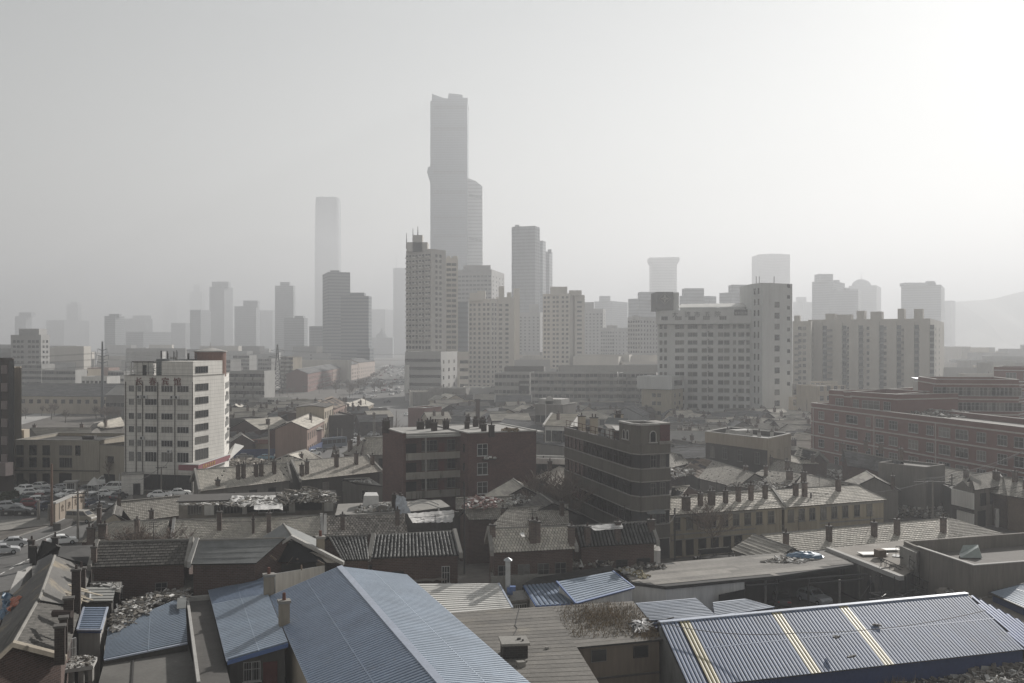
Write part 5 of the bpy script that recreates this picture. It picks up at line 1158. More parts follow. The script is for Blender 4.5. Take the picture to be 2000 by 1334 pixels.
T('tiny black gabled shed with one stack beside the street poles', (650, 880), (662, 879), (646, 893), (664, 893), 7.0, 5.4, chim=((.3, .2, 1, .7, 1.2),), **K('tile', TILEM))
# behind the right-hand rows
T('long yellow rendered row house with a dozen stacks and tall dark windows', (1308, 972), (1508, 957), (1308, 1006), (1532, 991), 7.7, 6.1, par='r', parm=CONC, wall=YELL, name='row_house', wins=[('g', .95, 1.7, 3.9, [.06, .17, .27, .375, .48, .58, .685, .79, .9]), ('hole', 1.1, 2.1, .3, [.07, .17, .28, .39, .5, .6])], chim=((.14, .8, 2, .85, 2.1), (.27, .6, 1, .7, 2.0), (.37, .6, 2, .75, 2.0), (.5, .55, 1, .7, 2.0), (.62, .52, 1, .7, 2.1), (.74, .5, 1, .7, 2.1), (.88, .45, 1, .7, 2.2)), **K('tile', TILE, tw=.6, tl=.55))
T('yellow rendered row end with a hipped roof over nine tall windows', (1509, 957), (1676, 948), (1533, 991), (1731, 976), 7.7, 6.1, hipR=.02, wall=YELL, name='row_house', wins=[('g', .95, 1.7, 3.9, [.06, .165, .27, .38, .49, .6, .72, .85]), ('hole', 1.2, 1.5, .8, [.3])], chim=((.19, .42, 1, .75, 2.1), (.27, .5, 1, .75, 2.0), (.68, .3, 1, .75, 2.0)), **K('tile', TILE, tw=.6, tl=.55))
b = B(); p0, p1 = V2(g(1309, 1006, 6.1)), V2(g(1730, 976, 6.1)); u = (p1-p0).normalized(); n_ = Vector((u.y, -u.x)); o_ = -.2
for z, h_ in ((5.65, .3), (3.15, .2), (2.45, .15)): wallbox(b, p0+u*.3, p1-u*.4, .12, z, z+h_, -.22)
o = b.build('string_course', CONC, org=(p0.x, p0.y, 3)); 
for ob_ in list(S.objects):
    if ob_.get('label', '').startswith('long yellow rendered row house'): o.parent = ob_; o.location = Vector((p0.x, p0.y, 3))-ob_.location
T('low tiled row with slim stacks and iron stays, cross gable at its end', (1487, 1045), (1853, 1012), (1542, 1079), (1853, 1052), 4.9, 3.2, hipR=0, chim=((.28, .62, 1, .75, 2.1), (.545, .58, 1, .75, 2.1), (.68, .6, 1, .75, 2.1), (.965, .7, 1, .75, 1.9)), wall=PLASD, **K('tile', TILE, tw=.6, tl=.55))
T('hip end of the low tiled row running down to the wrecked house', (1853, 1012), (1856, 1012), (1853, 1052), (1958, 1042), 4.9, 3.2, kb=.2, chim=((3.2, .5, 1, .8, 1.9),), ridge_cap=False, **K('tile', TILEM, tw=.6, tl=.55))
cottage('small cross gabled wing with grey plaster gable and one stack', 1509, 1057, 9, 6.5, 5.0, 3.3, 108, wall=PLAS, chim=((.5, .6, 1, .7, 1.9),), **K('tile', TILEM, tw=.6, tl=.55))
# rows in the middle, under the thicket
T('weathered tiled roof behind a row of stubby piers', (905, 996), (983, 993), (915, 1015), (982, 1013), 7.2, 6.1, chim=((1, .8, 1, .6, 1.1),), **K('tile', TILEM))
T('long weathered tile roof under the tangled thicket', (993, 993), (1110, 986), (957, 1031), (1112, 1024), 7.4, 5.6, chim=((.9, .55, 1, .65, 1.9),), **K('tile', TILEM, tl=.42))
T('tiled slope rising to the red gallery block with strewn red cloth', (890, 974), (1000, 970), (890, 995), (1003, 991), 7.4, 6.2, **K('tile', TILEM))
cottage('broken gabled house with white plaster flaking off its front', 1012, 943, 9, 9, 8.6, 6.2, 100, wall=mat('flaking_plaster', (.10, .08, .07), stain=((.5, .48, .45), .56, 1.3)), chim=((.5, .8, 1, .8, 1.6),), **K('tile', TILEM))
cottage('low gabled tile house inside the leafless thicket', 1067, 973, 9, 8, 8.0, 6.2, 100, wall=PLASD, **K('tile', TILED))
b = B(); a, c = V2(g(797, 1014, 5.8)), V2(g(1012, 1004, 5.8)); u = (c-a).normalized(); wallbox(b, a, c, .3, 0, 5.8)
for i in range(8): q = a+(c-a)*(i/7); wallbox(b, q-u*.4, q+u*.4, .5, 2.6, 6.6, -.1)
wallbox(b, a, c, .45, 4.2, 4.4, -.02); tag(b.build('parapet_wall', PLASD, org=(a.x, a.y, 0)), 'brown parapet wall with stubby square piers in front of the white banner', 'wall')
b = B(); sheet(b, [g(806, 1021, 5.9), g(884, 1020, 5.9), g(888, 996, 7.2), g(795, 1003, 7.2)], 18, 7, .07, .3); tag(b.build('white_banner', CLOTHW, org=g(840, 1010, 6.4)), 'long white plastic banner draped across poles over the piers', 'banner')
# right-hand tangle of old roofs beyond the yellow row
T('faded tile roof with a sagging middle beyond the yellow row', (1392, 900), (1475, 925), (1363, 934), (1440, 952), 6.3, 4.3, wall=PLAS, par='', wins=[('w', .8, 1.3, 2.0, [.3, .8])], **K('tile', TILEM, tw=.5, tl=.5, drop=.03))
T('roof stripped to dark battens beside the sagging tile roof', (1362, 893), (1392, 900), (1335, 915), (1363, 934), 6.3, 4.3, wall=PLASD, **K('row', WOOD, tl=1.1, drop=.2))
T('tile roof with a diagonal hip and brick stack near the tan workshop', (1500, 894), (1567, 908), (1480, 913), (1565, 935), 7.0, 5.0, hipL=.1, chim=((.2, .5, 1, .8, 1.5), (.65, .6, 1, .8, 1.5)), **K('tile', TILEM, tw=.5, tl=.5))
T('collapsed tile roof shedding rubble above the yellow row', (1488, 918), (1568, 925), (1430, 948), (1545, 950), 5.9, 4.4, chim=((-.1, .4, 1, 1.0, 1.6), (.3, .35, 1, .8, 1.7), (.85, .5, 2, .9, 1.6)), **K('tile', TILEM, tw=.5, tl=.5, drop=.12))
T('tile roof running off beyond the yellow row toward the ruined yard', (1568, 926), (1680, 948), (1550, 953), (1660, 958), 5.9, 4.6, chim=((.1, .5, 2, .8, 1.5),), **K('tile', TILEM, tw=.5, tl=.5))
T('small tile gable beside the banded block corner', (1312, 952), (1345, 950), (1310, 978), (1372, 962), 6.4, 4.4, **K('tile', TILE, tw=.6, tl=.5))
T('weathered roof edging the banded block, tiles slipping off', (1305, 884), (1330, 887), (1305, 915), (1345, 905), 6.6, 4.6, **K('tile', TILEM, tw=.5, tl=.5, drop=.05))
T('steep blue-grey slate roofed house of dark brick with a blank red gable', (1648, 879), (1762, 901), (1641, 900), (1744, 929), 8.9, 6.3, wall=mat('brown_brick_house', (.13, .085, .075), brick=(.13, .12, .11), var=.3), par='', chim=((.25, .5, 1, .9, 1.9), (-.02, 0, 1, .8, 1.2), (.6, -.5, 1, .8, 1.2), (.35, -.5, 1, .8, 1.2), (.95, -.2, 1, .8, 1.6)), wins=[('g', 1.3, 2.2, 2.6, [.2], [.5])], **K('tile', TILEG, tw=.5, tl=.45))
T('pale tile roof with a white rag in front of the school corner', (1560, 874), (1598, 884), (1548, 893), (1615, 900), 6.6, 4.8, par='r', chim=((.8, 1, 1, .8, 1.2),), **K('tile', TILE, tw=.6, tl=.6))
T('tile roof under the white rag, beside a leaning stack', (1545, 889), (1575, 895), (1545, 905), (1600, 906), 6.0, 5.0, chim=((.9, .7, 1, .8, 1.4),), **K('tile', TILE, tw=.6, tl=.6))
cottage('blank grey plaster gable house beyond the ruined yard', 1700, 926, 8, 8.5, 7.2, 5.0, 80, wall=PLAS, chim=((.0, .7, 1, .7, 1.6),), **K('tile', TILEM))
T('long tile roof behind the wrecked house at the edge of the view', (1842, 912), (2060, 952), (1800, 935), (2050, 985), 7.4, 5.4, chim=((.3, .4, 1, .8, 1.5), (.55, .3, 2, .8, 1.5), (.8, .4, 1, .8, 1.5)), **K('tile', TILEM, tw=.6, tl=.5))
T('tile roofed house at the edge of the view next to the wrecked one', (1960, 932), (2070, 945), (1968, 968), (2075, 985), 7.6, 5.6, wall=WOOD, chim=((.2, .2, 1, .8, 1.6),), **K('tile', TILEM, tw=.6, tl=.5))
simple('tall blank brown plastered wall block behind the utility pole', 1808, 1846, 912, 172, 176, 9, PLAS, name='ruined_house', cat='building')
# the wrecked two-storey house
p0, p1 = V2(g(1904, 1030, 0)), V2(g(1968, 1030, 0)); p0, p1 = V2(gd(1904, 161)), V2(gd(1967, 167))
wr, ro, ft = house('ruined_house', 'wrecked two storey house, one side torn open to white plaster', 'building', gd(1896, 166), gd(1944, 172), p0, p1, zat(927, 168), zat(952, 164), wall=mat('grey_brown_plaster', (.17, .15, .13), streak=True, var=.4, stain=((.08, .07, .06), .58, .5)), par='r', parm=CONCL, wins=[('hole', 1.5, 1.9, 3.6, [.3, .6, .88]), ('hole', 2.2, 2.6, .1, [.25, .75])], **K('tile', TILEM))
b = B(); q = [g(1860, 961, 5.6), g(1901, 965, 5.6)]; wl0, wl1 = V2(gd(1860, 166)), V2(gd(1903, 160.5)); wallbox(b, wl0, wl1, .2, 3.3, 5.9); wallbox(b, wl0.lerp(wl1, .25), wl1, .2, .2, 2.6); b.build('torn_wall', WHITEW, wr)
b = B(); wallbox(b, wl0, wl1, .35, 2.7, 3.2); b.prism([wl0, wl1, wl1+Vector((1, 6)), wl0+Vector((1, 6))], 0, 5.8); b.build('broken_floor', PLASD, wr)
b = B(); tpz = zat(938, 164); a_ = wl0.lerp(wl1, .5); b.hexa([(wl0.x, wl0.y-.02, 5.92), (wl1.x, wl1.y-.02, 5.92), (a_.x, a_.y-.02, tpz)], [(wl0.x, wl0.y+.3, 5.92), (wl1.x, wl1.y+.3, 5.92), (a_.x, a_.y+.3, tpz)]); b.build('gable', PLAS, wr)
b = B(); p_, q_ = gd(1896, 161.0, zat(934, 161)), gd(1915, 160.5, zat(943, 160.5)); b.ob((p_+q_)/2, (q_-p_)/2, (0, .3, 0), (0, 0, .3)); b.build('gable_coping', CONCL, wr)
b = B(); q = V2(g(1947, 1029, 0)); b.prism(around(q, .5, .5), 0, 3.0); b.build('door_post', WHITEW, wr)
rubble('rubble', 'heaps of demolition rubble filling the ruined yard', [g(*q) for q in ((1735, 1012), (1742, 975), (1800, 962), (1868, 985), (1912, 1025), (1850, 1022), (1790, 1012))], 0.1, 1500, .3, 1.3, JUNK, 2.0, .8, JUNKW)
rubble('rubble', 'demolition rubble beside the slate roofed house', [g(*q) for q in ((1640, 930), (1700, 948), (1740, 965), (1735, 985), (1660, 958), (1590, 925))], 1.0, 500, .3, 1.2, JUNK, 1.2, .8, JUNKW)
rubble('rubble', 'splintered boards spilling from the collapsed tile roof', [g(x, y, 4.4) for x, y in ((1420, 950), (1440, 935), (1500, 935), (1545, 952), (1480, 958))], 4.4, 500, .3, 1.1, JUNK, .8, .5, JUNKW)
rubble('rubble', 'grey debris along the roof edge beside the banded block', [g(x, y, 4.6) for x, y in ((1310, 920), (1345, 910), (1360, 925), (1312, 935))], 4.5, 220, .3, 1.0, JUNK, .5, .5, JUNKW)
# ================= sheds and yards at the foot of the view
def v3(q, z): return Vector((q[0], q[1], z))
def plane_roof(t, pts, kind, m, trim=None, name='roof', under=None, fascia=None, **kw):
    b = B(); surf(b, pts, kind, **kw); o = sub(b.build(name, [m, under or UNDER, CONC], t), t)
    if trim:
        e = B(); P = [Vector(q) for q in pts]; c = sum(P, Vector((0, 0, 0)))/len(P)
        for i in trim:
            a, q = P[i], P[(i+1) % len(P)]; d = (q-a).normalized(); n = (P[1]-P[0]).cross(P[2]-P[0]).normalized(); n = n if n.z > 0 else -n; s = n.cross(d)*.09
            e.ob((a+q)/2+n*.03, (q-a)/2, s, n*.07)
        e.build('edge_trim', fascia or BLUEL, o)
    return o
def walls(t, P, z0, zs, m, name='wall', th=None):   # solid walls under a roof outline with corner heights
    b = B(); b.hexa([v3(q, z0) for q in P], [v3(q, z) for q, z in zip(P, zs)]); return b.build(name, m, t)
# ---- the big blue gabled shed
r0, r1 = g(663, 1108, 7.5), g(860, 1334, 7.5); d = (r1-r0).normalized(); r1 = r0+d*52
e0, e1 = g(793, 1124, 6), g(1030, 1334, 6); de = (e1-e0).normalized(); e1 = e0+de*52
l0 = g(528, 1166, 5.0); l1 = g(603, 1334, 5.0); l1 = l0+(l1-l0).normalized()*50
bs = thing('blue_shed', 'largest blue corrugated gabled shed with a long pale ridge cap', 'shed', (r0.x+5, r0.y-20, 0))
b = B(); BLT = .36
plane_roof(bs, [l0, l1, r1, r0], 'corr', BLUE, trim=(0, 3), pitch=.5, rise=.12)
plane_roof(bs, [e1, e0, r0, r1], 'corr', mat('blue_sheet_paler', (.235, .285, .35), rough=.45, var=.22, scale=.3, fine=.22, spec=.5, stain2=((.13, .10, .08), .67, 1.4), stain=((.24, .28, .34), .6, .8)), trim=(0, 1), pitch=.5, rise=.12)  # brighter slope: the light on it is put into a paler blue
n_ = Vector((0, 0, .1)); b.ob((r0+r1)/2+n_, (r1-r0)/2, Vector((d.y, -d.x, -.2)).normalized()*.28, (0, 0, .05)); b.build('ridge_cap', BLUEL, bs)
ins_ = lambda a, c, k: a+(c-a)*k
P = [ins_(v3(l0, 0), v3(r0, 0), .05), ins_(v3(l1, 0), v3(r1, 0), .05), v3(r1, 0), ins_(v3(e1, 0), v3(r1, 0), .05), ins_(v3(e0, 0), v3(r0, 0), .05), v3(r0, 0)]
walls(bs, [q+d*.4 if i in (0, 4, 5) else q for i, q in enumerate(P)], 0, [4.8, 4.8, 7.2, 5.8, 5.8, 7.2], CREAM)
# ---- blue lean-to with two sheets of roof, left of it
a0, a1, a2, a3 = g(404, 1139, 4.0), g(417, 1186, 4.0), g(520, 1164, 5.0), g(515, 1114, 5.0)
c0, c1, c2, c3 = g(416, 1182, 4.15), g(444, 1292, 4.0), g(563, 1257, 4.95), g(523, 1161, 5.15)
lt = thing('lean_to_shed', 'blue lean-to beside the big blue shed with barred window and brown door', 'shed', (c1.x, c1.y, 0))
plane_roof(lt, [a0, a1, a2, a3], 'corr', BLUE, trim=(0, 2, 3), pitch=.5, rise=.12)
plane_roof(lt, [c0, c1, c2, c3], 'corr', MATS['blue_sheet_paler'], trim=(0, 3), pitch=.5, rise=.12)
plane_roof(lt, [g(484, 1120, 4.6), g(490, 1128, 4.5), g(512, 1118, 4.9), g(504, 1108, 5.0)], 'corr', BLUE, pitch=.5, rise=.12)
b = B(); b.ob((c1+c2)/2-Vector((0, 0, .12)), (c2-c1)/2, (.02, -.05, 0), (0, 0, .16)); b.build('fascia', BLUET, lt)
k = .06; Q = [a0.lerp(a2, k), c1.lerp(c3, .05)+(c1-c0).normalized()*-.3, c2.lerp(c0, .03)-(c1-c0).normalized()*.4, a3.lerp(a1, .05)]
walls(lt, Q, 0, [3.8, 3.8, 4.75, 4.8], mat('dark_grey_render', (.115, .112, .105), streak=True, var=.35, stain=((.07, .068, .062), .6, .7)))
add_windows(lt, wall_specs(Q[1], Q[2], [.40], (1.9,), 1.25, 1.5, 'sash')); b = B(); p_, q_ = V2(Q[1]), V2(Q[2]); wallbox(b, p_.lerp(q_, .60), p_.lerp(q_, .86), .08, .3, 3.3); b.build('door', MAROON, lt)
w_ = wall_specs(Q[1], Q[2], [.40], (1.9,), 1, 1, 'g')[0]; b = B()
for i in range(7): x = -.6+i*.2; b.tube((w_[0]+x*math.cos(w_[3]), w_[1]+x*math.sin(w_[3])-.18, 1.8), (w_[0]+x*math.cos(w_[3]), w_[1]+x*math.sin(w_[3])-.18, 3.5), .018, n=4)
b.build('window_bars', FRAMEW, lt)
def stack(label, px, py, z, w, dpt, h, m, pot=True):
    q = g(px, py, z); t = thing('chimney_stack', label, 'chimney', q); b = B(); a = R(20); u = Vector((math.cos(a), math.sin(a), 0)); n = Vector((-u.y, u.x, 0)); q = q+n*dpt/2
    b.ob(q+Vector((0, 0, h/2-1)), u*w/2, n*dpt/2, (0, 0, h/2+1)); b.build('stack', m, t); b = B(); b.ob(q+Vector((0, 0, h+.1)), u*(w/2+.1), n*(dpt/2+.1), (0, 0, .12)); b.build('cap', CONC, t)
    if pot: b = B(); b.tube(q+Vector((0, 0, h+.2)), q+Vector((0, 0, h+.85)), .17, .14, 9); b.build('pot', mat('clay_pot', (.12, .05, .035), var=.3), t)
TANP = mat('tan_chimney_render', (.27, .235, .185), var=.2, streak=True)
stack('tan rendered stack at the top corner of the lean-to roof', 526, 1172, 4.7, .95, .8, 2.3, TANP); stack('tan rendered stack with clay pot where the two blue roofs meet', 556, 1234, 4.6, .9, .8, 2.5, TANP)
wh = thing('boundary_wall', 'whitish stained wall behind the chimney of the blue lean-to', 'wall', g(580, 1150, 0)); b = B(); wallbox(b, g(536, 1150, 4.4), g(632, 1117, 5.3), .25, 0, 6.0); b.build('wall', WHITEW, wh)
# ---- terrace, blue low shed, grey flat roofs
tr = thing('flat_roof_outhouse', 'narrow dark flat roof with a pale raised edge beside the blue lean-to', 'outhouse', g(410, 1250, 0))
P = [g(x, y, 3.4) for x, y in ((388, 1345), (452, 1345), (410, 1172), (366, 1176))]; b = B(); b.prism(P, 0, 3.4); b.build('wall', PLASD, tr); b = B(); b.slab([q+Vector((0, 0, .06)) for q in P], .05); b.build('roof', CONCD, tr)
b = B(); 
for i, j in ((3, 0), (2, 3)): a, c = P[i], P[j]; dd = (c-a).normalized(); s = Vector((-dd.y, dd.x, 0))*.13; b.hexa([a-s, c-s, c+s, a+s], [q+Vector((0, 0, .55)) for q in (a-s, c-s, c+s, a+s)])
b.build('parapet', CONCL, tr)
ls = thing('blue_shed', 'low blue corrugated roof half buried in broken boards', 'shed', g(290, 1240, 0))
P = [g(203, 1290, 3.0), g(366, 1257, 3.3), g(361, 1166, 4.3), g(330, 1166, 4.3), g(212, 1228, 4.0)]
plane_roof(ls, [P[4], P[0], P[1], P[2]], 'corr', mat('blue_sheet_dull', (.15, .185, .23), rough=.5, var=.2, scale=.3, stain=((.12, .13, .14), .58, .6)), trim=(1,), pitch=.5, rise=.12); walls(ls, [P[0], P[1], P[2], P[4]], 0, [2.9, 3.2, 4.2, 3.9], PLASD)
rubble('rubble', 'broken boards and plaster dumped over the low blue roof', [g(x, y, 4.1) for x, y in ((212, 1236), (250, 1222), (300, 1192), (330, 1178), (366, 1176), (364, 1150), (320, 1155), (250, 1180), (220, 1205))], 4.0, 620, .25, 1.1, JUNK, 1.0, .25, JUNKW)
b = B(); q0 = g(345, 1190, 4.4); b.hexa([q0, q0+Vector((.8, .3, 0)), q0+Vector((-.1, 3.2, .3)), q0+Vector((-.9, 2.9, .3))], [q+Vector((0, 0, .06)) for q in (q0, q0+Vector((.8, .3, 0)), q0+Vector((-.1, 3.2, .3)), q0+Vector((-.9, 2.9, .3)))]); tag(b.build('sheet', GREYS, org=q0), 'striped sheet leaning at the end of the board heap', 'sheet')
f6 = thing('flat_roof_outhouse', 'stained grey flat roof below the low blue shed', 'outhouse', g(290, 1300, 0)); P = [g(x, y, 2.6) for x, y in ((186, 1360), (392, 1352), (368, 1262), (203, 1296))]; b = B(); b.prism(P, 0, 2.6); b.build('wall', PLASD, f6); b = B(); b.slab([q+Vector((0, 0, .05)) for q in P], .05); b.build('roof', mat('stained_concrete_roof', (.125, .12, .11), var=.3, scale=.25, stain=((.20, .195, .18), .66, .5)), f6)
b = B(); a, c = P[0].lerp(P[1], .34), P[3].lerp(P[2], .34); b.ob((a+c)/2+Vector((0, 0, .1)), (c-a)/2, (.08, 0, 0), (0, 0, .05)); b.build('joint', TARD, f6)
cab = thing('blue_roof_cabin', 'small grey cabin with a blue ribbed roof between the brick house and rubble', 'cabin', g(180, 1260, 0))
P = [g(151, 1231, 4.7), g(197, 1231, 4.7), g(210, 1187, 5.1), g(164, 1187, 5.1)]; plane_roof(cab, P, 'row', BLUE, trim=(0, 1, 3), tl=.5)
Pi = [P[0].lerp(P[2], .04), P[1].lerp(P[3], .04), P[2].lerp(P[0], .04), P[3].lerp(P[1], .04)]; walls(cab, Pi, 0, [4.5, 4.5, 4.9, 4.9], mat('ivory_panel', (.30, .29, .27), streak=True, var=.15))
b = B(); b.ob((P[0]+P[1])/2-Vector((0, 0, .15)), (P[1]-P[0])/2, (0, .05, 0), (0, 0, .1)); b.build('fascia', NAVY, cab)
cab = thing('grey_roof_cabin', 'dark cabin with pale grey panel roof and an air conditioner beside the tall stack', 'cabin', g(190, 1180, 0))
P = [g(163, 1176, 5.2), g(220, 1175, 5.2), g(226, 1146, 5.6), g(166, 1147, 5.6)]; plane_roof(cab, P, 'row', mat('pale_grey_panel', (.27, .27, .255), var=.1), trim=(0,), tl=.9, fascia=PLASD); walls(cab, [P[0].lerp(P[2], .04), P[1].lerp(P[3], .04), P[2].lerp(P[0], .04), P[3].lerp(P[1], .04)], 0, [5.0, 5.0, 5.4, 5.4], PLASD)
q = g(171, 1176, 4.9); b = B(); b.ob(q+Vector((0, -.3, .55)), (.4, 0, 0), (0, .18, 0), (0, 0, .55)); ac = b.build('air_conditioner', FRAMEW, org=q); tag(ac, 'white air conditioner box on the grey roofed cabin', 'air conditioner')
cab = thing('felt_roof_shack', 'small shack with torn white felt roof behind the grey roofed cabin', 'shack', g(205, 1150, 0)); P = [g(175, 1148, 5.3), g(236, 1158, 5.3), g(238, 1136, 5.8), g(178, 1136, 5.8)]; plane_roof(cab, P, 'felt', CONC); walls(cab, [P[0].lerp(P[2], .04), P[1].lerp(P[3], .04), P[2].lerp(P[0], .04), P[3].lerp(P[1], .04)], 0, [5.1, 5.1, 5.6, 5.6], BRICKD)
rubble('rubble', 'torn white scraps on the roof of the small shack', [q.xy for q in P], 5.6, 60, .2, .8, JUNKW, .1, .2)
# ---- brick house in the corner
hA, roA, ftA = phouse('brick_house', 'brick house in the corner with dark slatey tiles, pale ridge tiles and three capped stacks', 'house', (72, 1176), (27, 1256), (155, 1192), (128, 1282), 8.2, 5.8, **dict(roof='tile', rm=TILED, kw=dict(tl=.42, tw=.5), wall=BRICK, par='r', parm=mat('tan_coping', (.26, .23, .185), var=.3), copw=.7, coph=.2, chim=()))
for px, py, h_, w_ in ((117, 1281, 2.2, .85), (124, 1262, 2.0, .7), (134, 1222, 2.6, .9)): q = g(px, py, 6.5); chimney(roA, q, w_, .8, h_, R(20), 0, BRICKD); 
q = g(121, 1230, 7.3); b = B(); b.tube(q-Vector((0, 0, .6)), q+Vector((0, 0, 1.3)), .16, n=8); b.tube(q+Vector((-.7, 0, 1.3)), q+Vector((.9, -.2, 1.3)), .3, n=8); b.build('flue', POT, roA)
hB, roB, _ = phouse('brick_house', 'brick house with blotchy sand and slate roof littered with laths along the street', 'house', (107, 1086), (76, 1172), (180, 1106), (157, 1186), 8.4, 6.0, roof='felt', rm=mat('blotchy_slate', (.125, .12, .112), var=.3, scale=.4, stain=((.24, .205, .155), .52, .22)), wall=BRICKD, par='', chim=())
for px, py, h_, w_ in ((149, 1186, 3.2, .85), (159, 1143, 1.6, .9)): q = g(px, py, 6.4); chimney(roB, q, w_, .8, h_, R(20), 1, BRICKD)
b = B(); 
for i in range(9): a = g(ur(100, 140), ur(1136, 1170), 7.2); c = a+Vector((ur(1.0, 3.4), ur(-.8, -.2), -.6)); b.ob((a+c)/2, (c-a)/2, (.05, .12, 0), (0, 0, .03))
tag(b.build('lath', mat('pale_timber', (.34, .30, .24), island=.3), org=g(120, 1150, 7)), 'pale laths scattered over the blotchy slate roof', 'laths', None, 'stuff')
t = thing('gable_end', 'dark felt hip at the far end of the blotchy roof with two soot black stacks', 'outhouse', g(120, 1080, 5)); P = [g(113, 1086, 8.3), g(180, 1104, 6.5), g(182, 1064, 6.5), g(118, 1067, 6.5)]; b = B(); b.slab(P, .3); b.build('roof', TARD, t); b = B(); b.prism([q.xy for q in (g(118, 1090, 6), g(178, 1104, 6), g(180, 1068, 6), g(122, 1070, 6))], 0, 6.1); b.build('wall', BRICKD, t)
P = [g(70, 1086, 6.4), g(92, 1085, 6.4), g(107, 1065, 8.0), g(83, 1056, 8.2)]; b = B(); b.slab([g(68, 1092, 6.0), g(120, 1066, 6.4), g(108, 1062, 7.9), g(83, 1055, 7.9)], .3); b.build('felt_flap', TARD, t)
for px, py in ((62, 1080), (65, 1093), (108, 1072)): chimney(t, g(px, py, 6.0), .8, .8, 1.4, .3, 1, STEELD, True)
t = thing('low_parapet', 'crumbling concrete parapet between the street and the slate roofs', 'wall', g(20, 1180, 4)); b = B(); pp = [g(x, y, 5.6) for x, y in ((55, 1104), (43, 1118), (25, 1165), (2, 1200), (-20, 1240))]
for a, c in zip(pp, pp[1:]): dd = (c-a).normalized(); s = Vector((-dd.y, dd.x, 0))*.4; b.hexa([q-Vector((0, 0, 5.6)) for q in (a-s, c-s, c+s, a+s)], [q+Vector((0, 0, ur(0, .3))) for q in (a-s, c-s, c+s, a+s)])
b.build('wall', CONCL, t)
b = B(); sheet(b, [g(0, 1212, 6.0), g(20, 1200, 6.2), g(22, 1160, 6.3), g(5, 1160, 6.2)], 5, 10, .22); tag(b.build('tarpaulin', TARP, org=g(10, 1185, 6)), 'crumpled blue tarpaulin on the slates above the street', 'tarpaulin')
b = B(); sheet(b, [g(14, 1195, 6.5), g(36, 1180, 6.8), g(40, 1163, 6.9), g(20, 1170, 6.5)], 6, 6, .18); tag(b.build('tarpaulin', TARPO, org=g(26, 1180, 6.5)), 'crumpled orange tarpaulin beside the blue one', 'tarpaulin')
t = thing('concrete_balcony', 'broken concrete balcony stage at the side of the corner brick house', 'balcony', g(160, 1300, 0)); P = [g(x, y, 3.6) for x, y in ((127, 1308), (182, 1300), (190, 1283), (140, 1282))]; b = B(); b.prism([q.xy for q in P], 3.3, 3.6); b.build('slab', CONCL, t); b = B()
for k_ in (.15, .5, .85): q = P[0].lerp(P[1], k_); b.ob((q.x, q.y+.4, 1.6), (.18, 0, 0), (0, .18, 0), (0, 0, 1.7))
b.build('post', CONC, t)
b = B()
for i in range(5): q = g(135+i*3.2, 1284-i, 3.6); b.tube(q, q+Vector((0, 0, 1.5)), .04, n=5)
for z in (.7, 1.5): b.tube(g(135, 1284, 3.6)+Vector((0, 0, z)), g(148, 1280, 3.6)+Vector((0, 0, z)), .04, n=5)
b.build('railing', FRAMEW, t); rubble('rubble', 'bits of masonry on the broken balcony stage', [q.xy for q in P], 3.62, 70, .1, .5, JUNK, .2, .5, JUNKW)
# ---- white roof and tarred roofs of the middle
wr_ = thing('white_roof_shed', 'shed with a clean white ribbed roof tucked under the big blue one', 'shed', g(900, 1170, 0)); P = [g(873, 1198, 4.2), g(1001, 1188, 4.2), g(974, 1140, 5.0), g(800, 1141, 5.0)]
plane_roof(wr_, P, 'row', WHITES, trim=(1,), tl=.55, tw=2); walls(wr_, [P[0].lerp(P[2], .03), P[1].lerp(P[3], .03), P[2].lerp(P[0], .03), P[3].lerp(P[1], .03)], 0, [4.0, 4.0, 4.8, 4.8], CREAM)
tm = thing('felt_roof_building', 'flat building covered in lapped roofing felt with a dark brick box on top', 'building', g(1080, 1300, 0))
P = [g(1027, 1340, 5), g(1172, 1338, 5), g(1077, 1184, 5), g(873, 1197, 5)]; P[0] = P[0]+(P[0]-P[3]).normalized()*6; P[1] = P[1]+(P[1]-P[2]).normalized()*6
b = B(); surf(b, P, 'felt', under=1); b.build('roof', [mat('lapped_felt', (.145, .135, .12), island=.16, var=.28, scale=.25, fine=.35, stain=((.17, .155, .13), .56, .3), bump=.3), TARD], tm); b = B(); b.prism([q.xy for q in offset_poly([V2(q) for q in P], .25)], 0, 4.85); b.build('wall', mat('tan_brown_render', (.17, .14, .11), streak=True, var=.3), tm)
P2 = [g(1125, 1265, 4.95), g(1296, 1249, 4.95), g(1236, 1174, 4.95), g(1077, 1184, 4.95)]
t2 = thing('felt_roof_building', 'flat roof overgrown with dead grass and gravel, small windows in its brown wall', 'building', g(1200, 1230, 0)); b = B(); surf(b, P2, 'felt', under=1); b.build('roof', [MATS['lapped_felt'], TARD], t2)
b = B(); O = offset_poly([V2(q) for q in P2], .3); b.prism(O, 0, 4.8); b.build('wall', MATS['tan_brown_render'], t2); b = B(); wallbox(b, O[0], O[1], .1, 2.05, 2.2); b.build('string_course', CONCD, t2)
add_windows(t2, wall_specs(O[0], O[1], [pf(O[0], O[1], 1169)], (3.55,), 1.3, .95, 'plain')+wall_specs(O[0], O[1], [pf(O[0], O[1], 1251)], (3.6,), 1.2, .85, 'hole'))
inq = lambda *a: [g(x, y, 5) for x, y in a]
rubble('gravel', 'pale gravel and crumbled felt strewn on the overgrown flat roof', inq((1105, 1215), (1150, 1228), (1225, 1244), (1280, 1236), (1232, 1184), (1130, 1190)), 5.0, 700, .06, .22, mat('tan_gravel', (.19, .165, .13), island=.5), .01, .5, JUNK)
b = B()
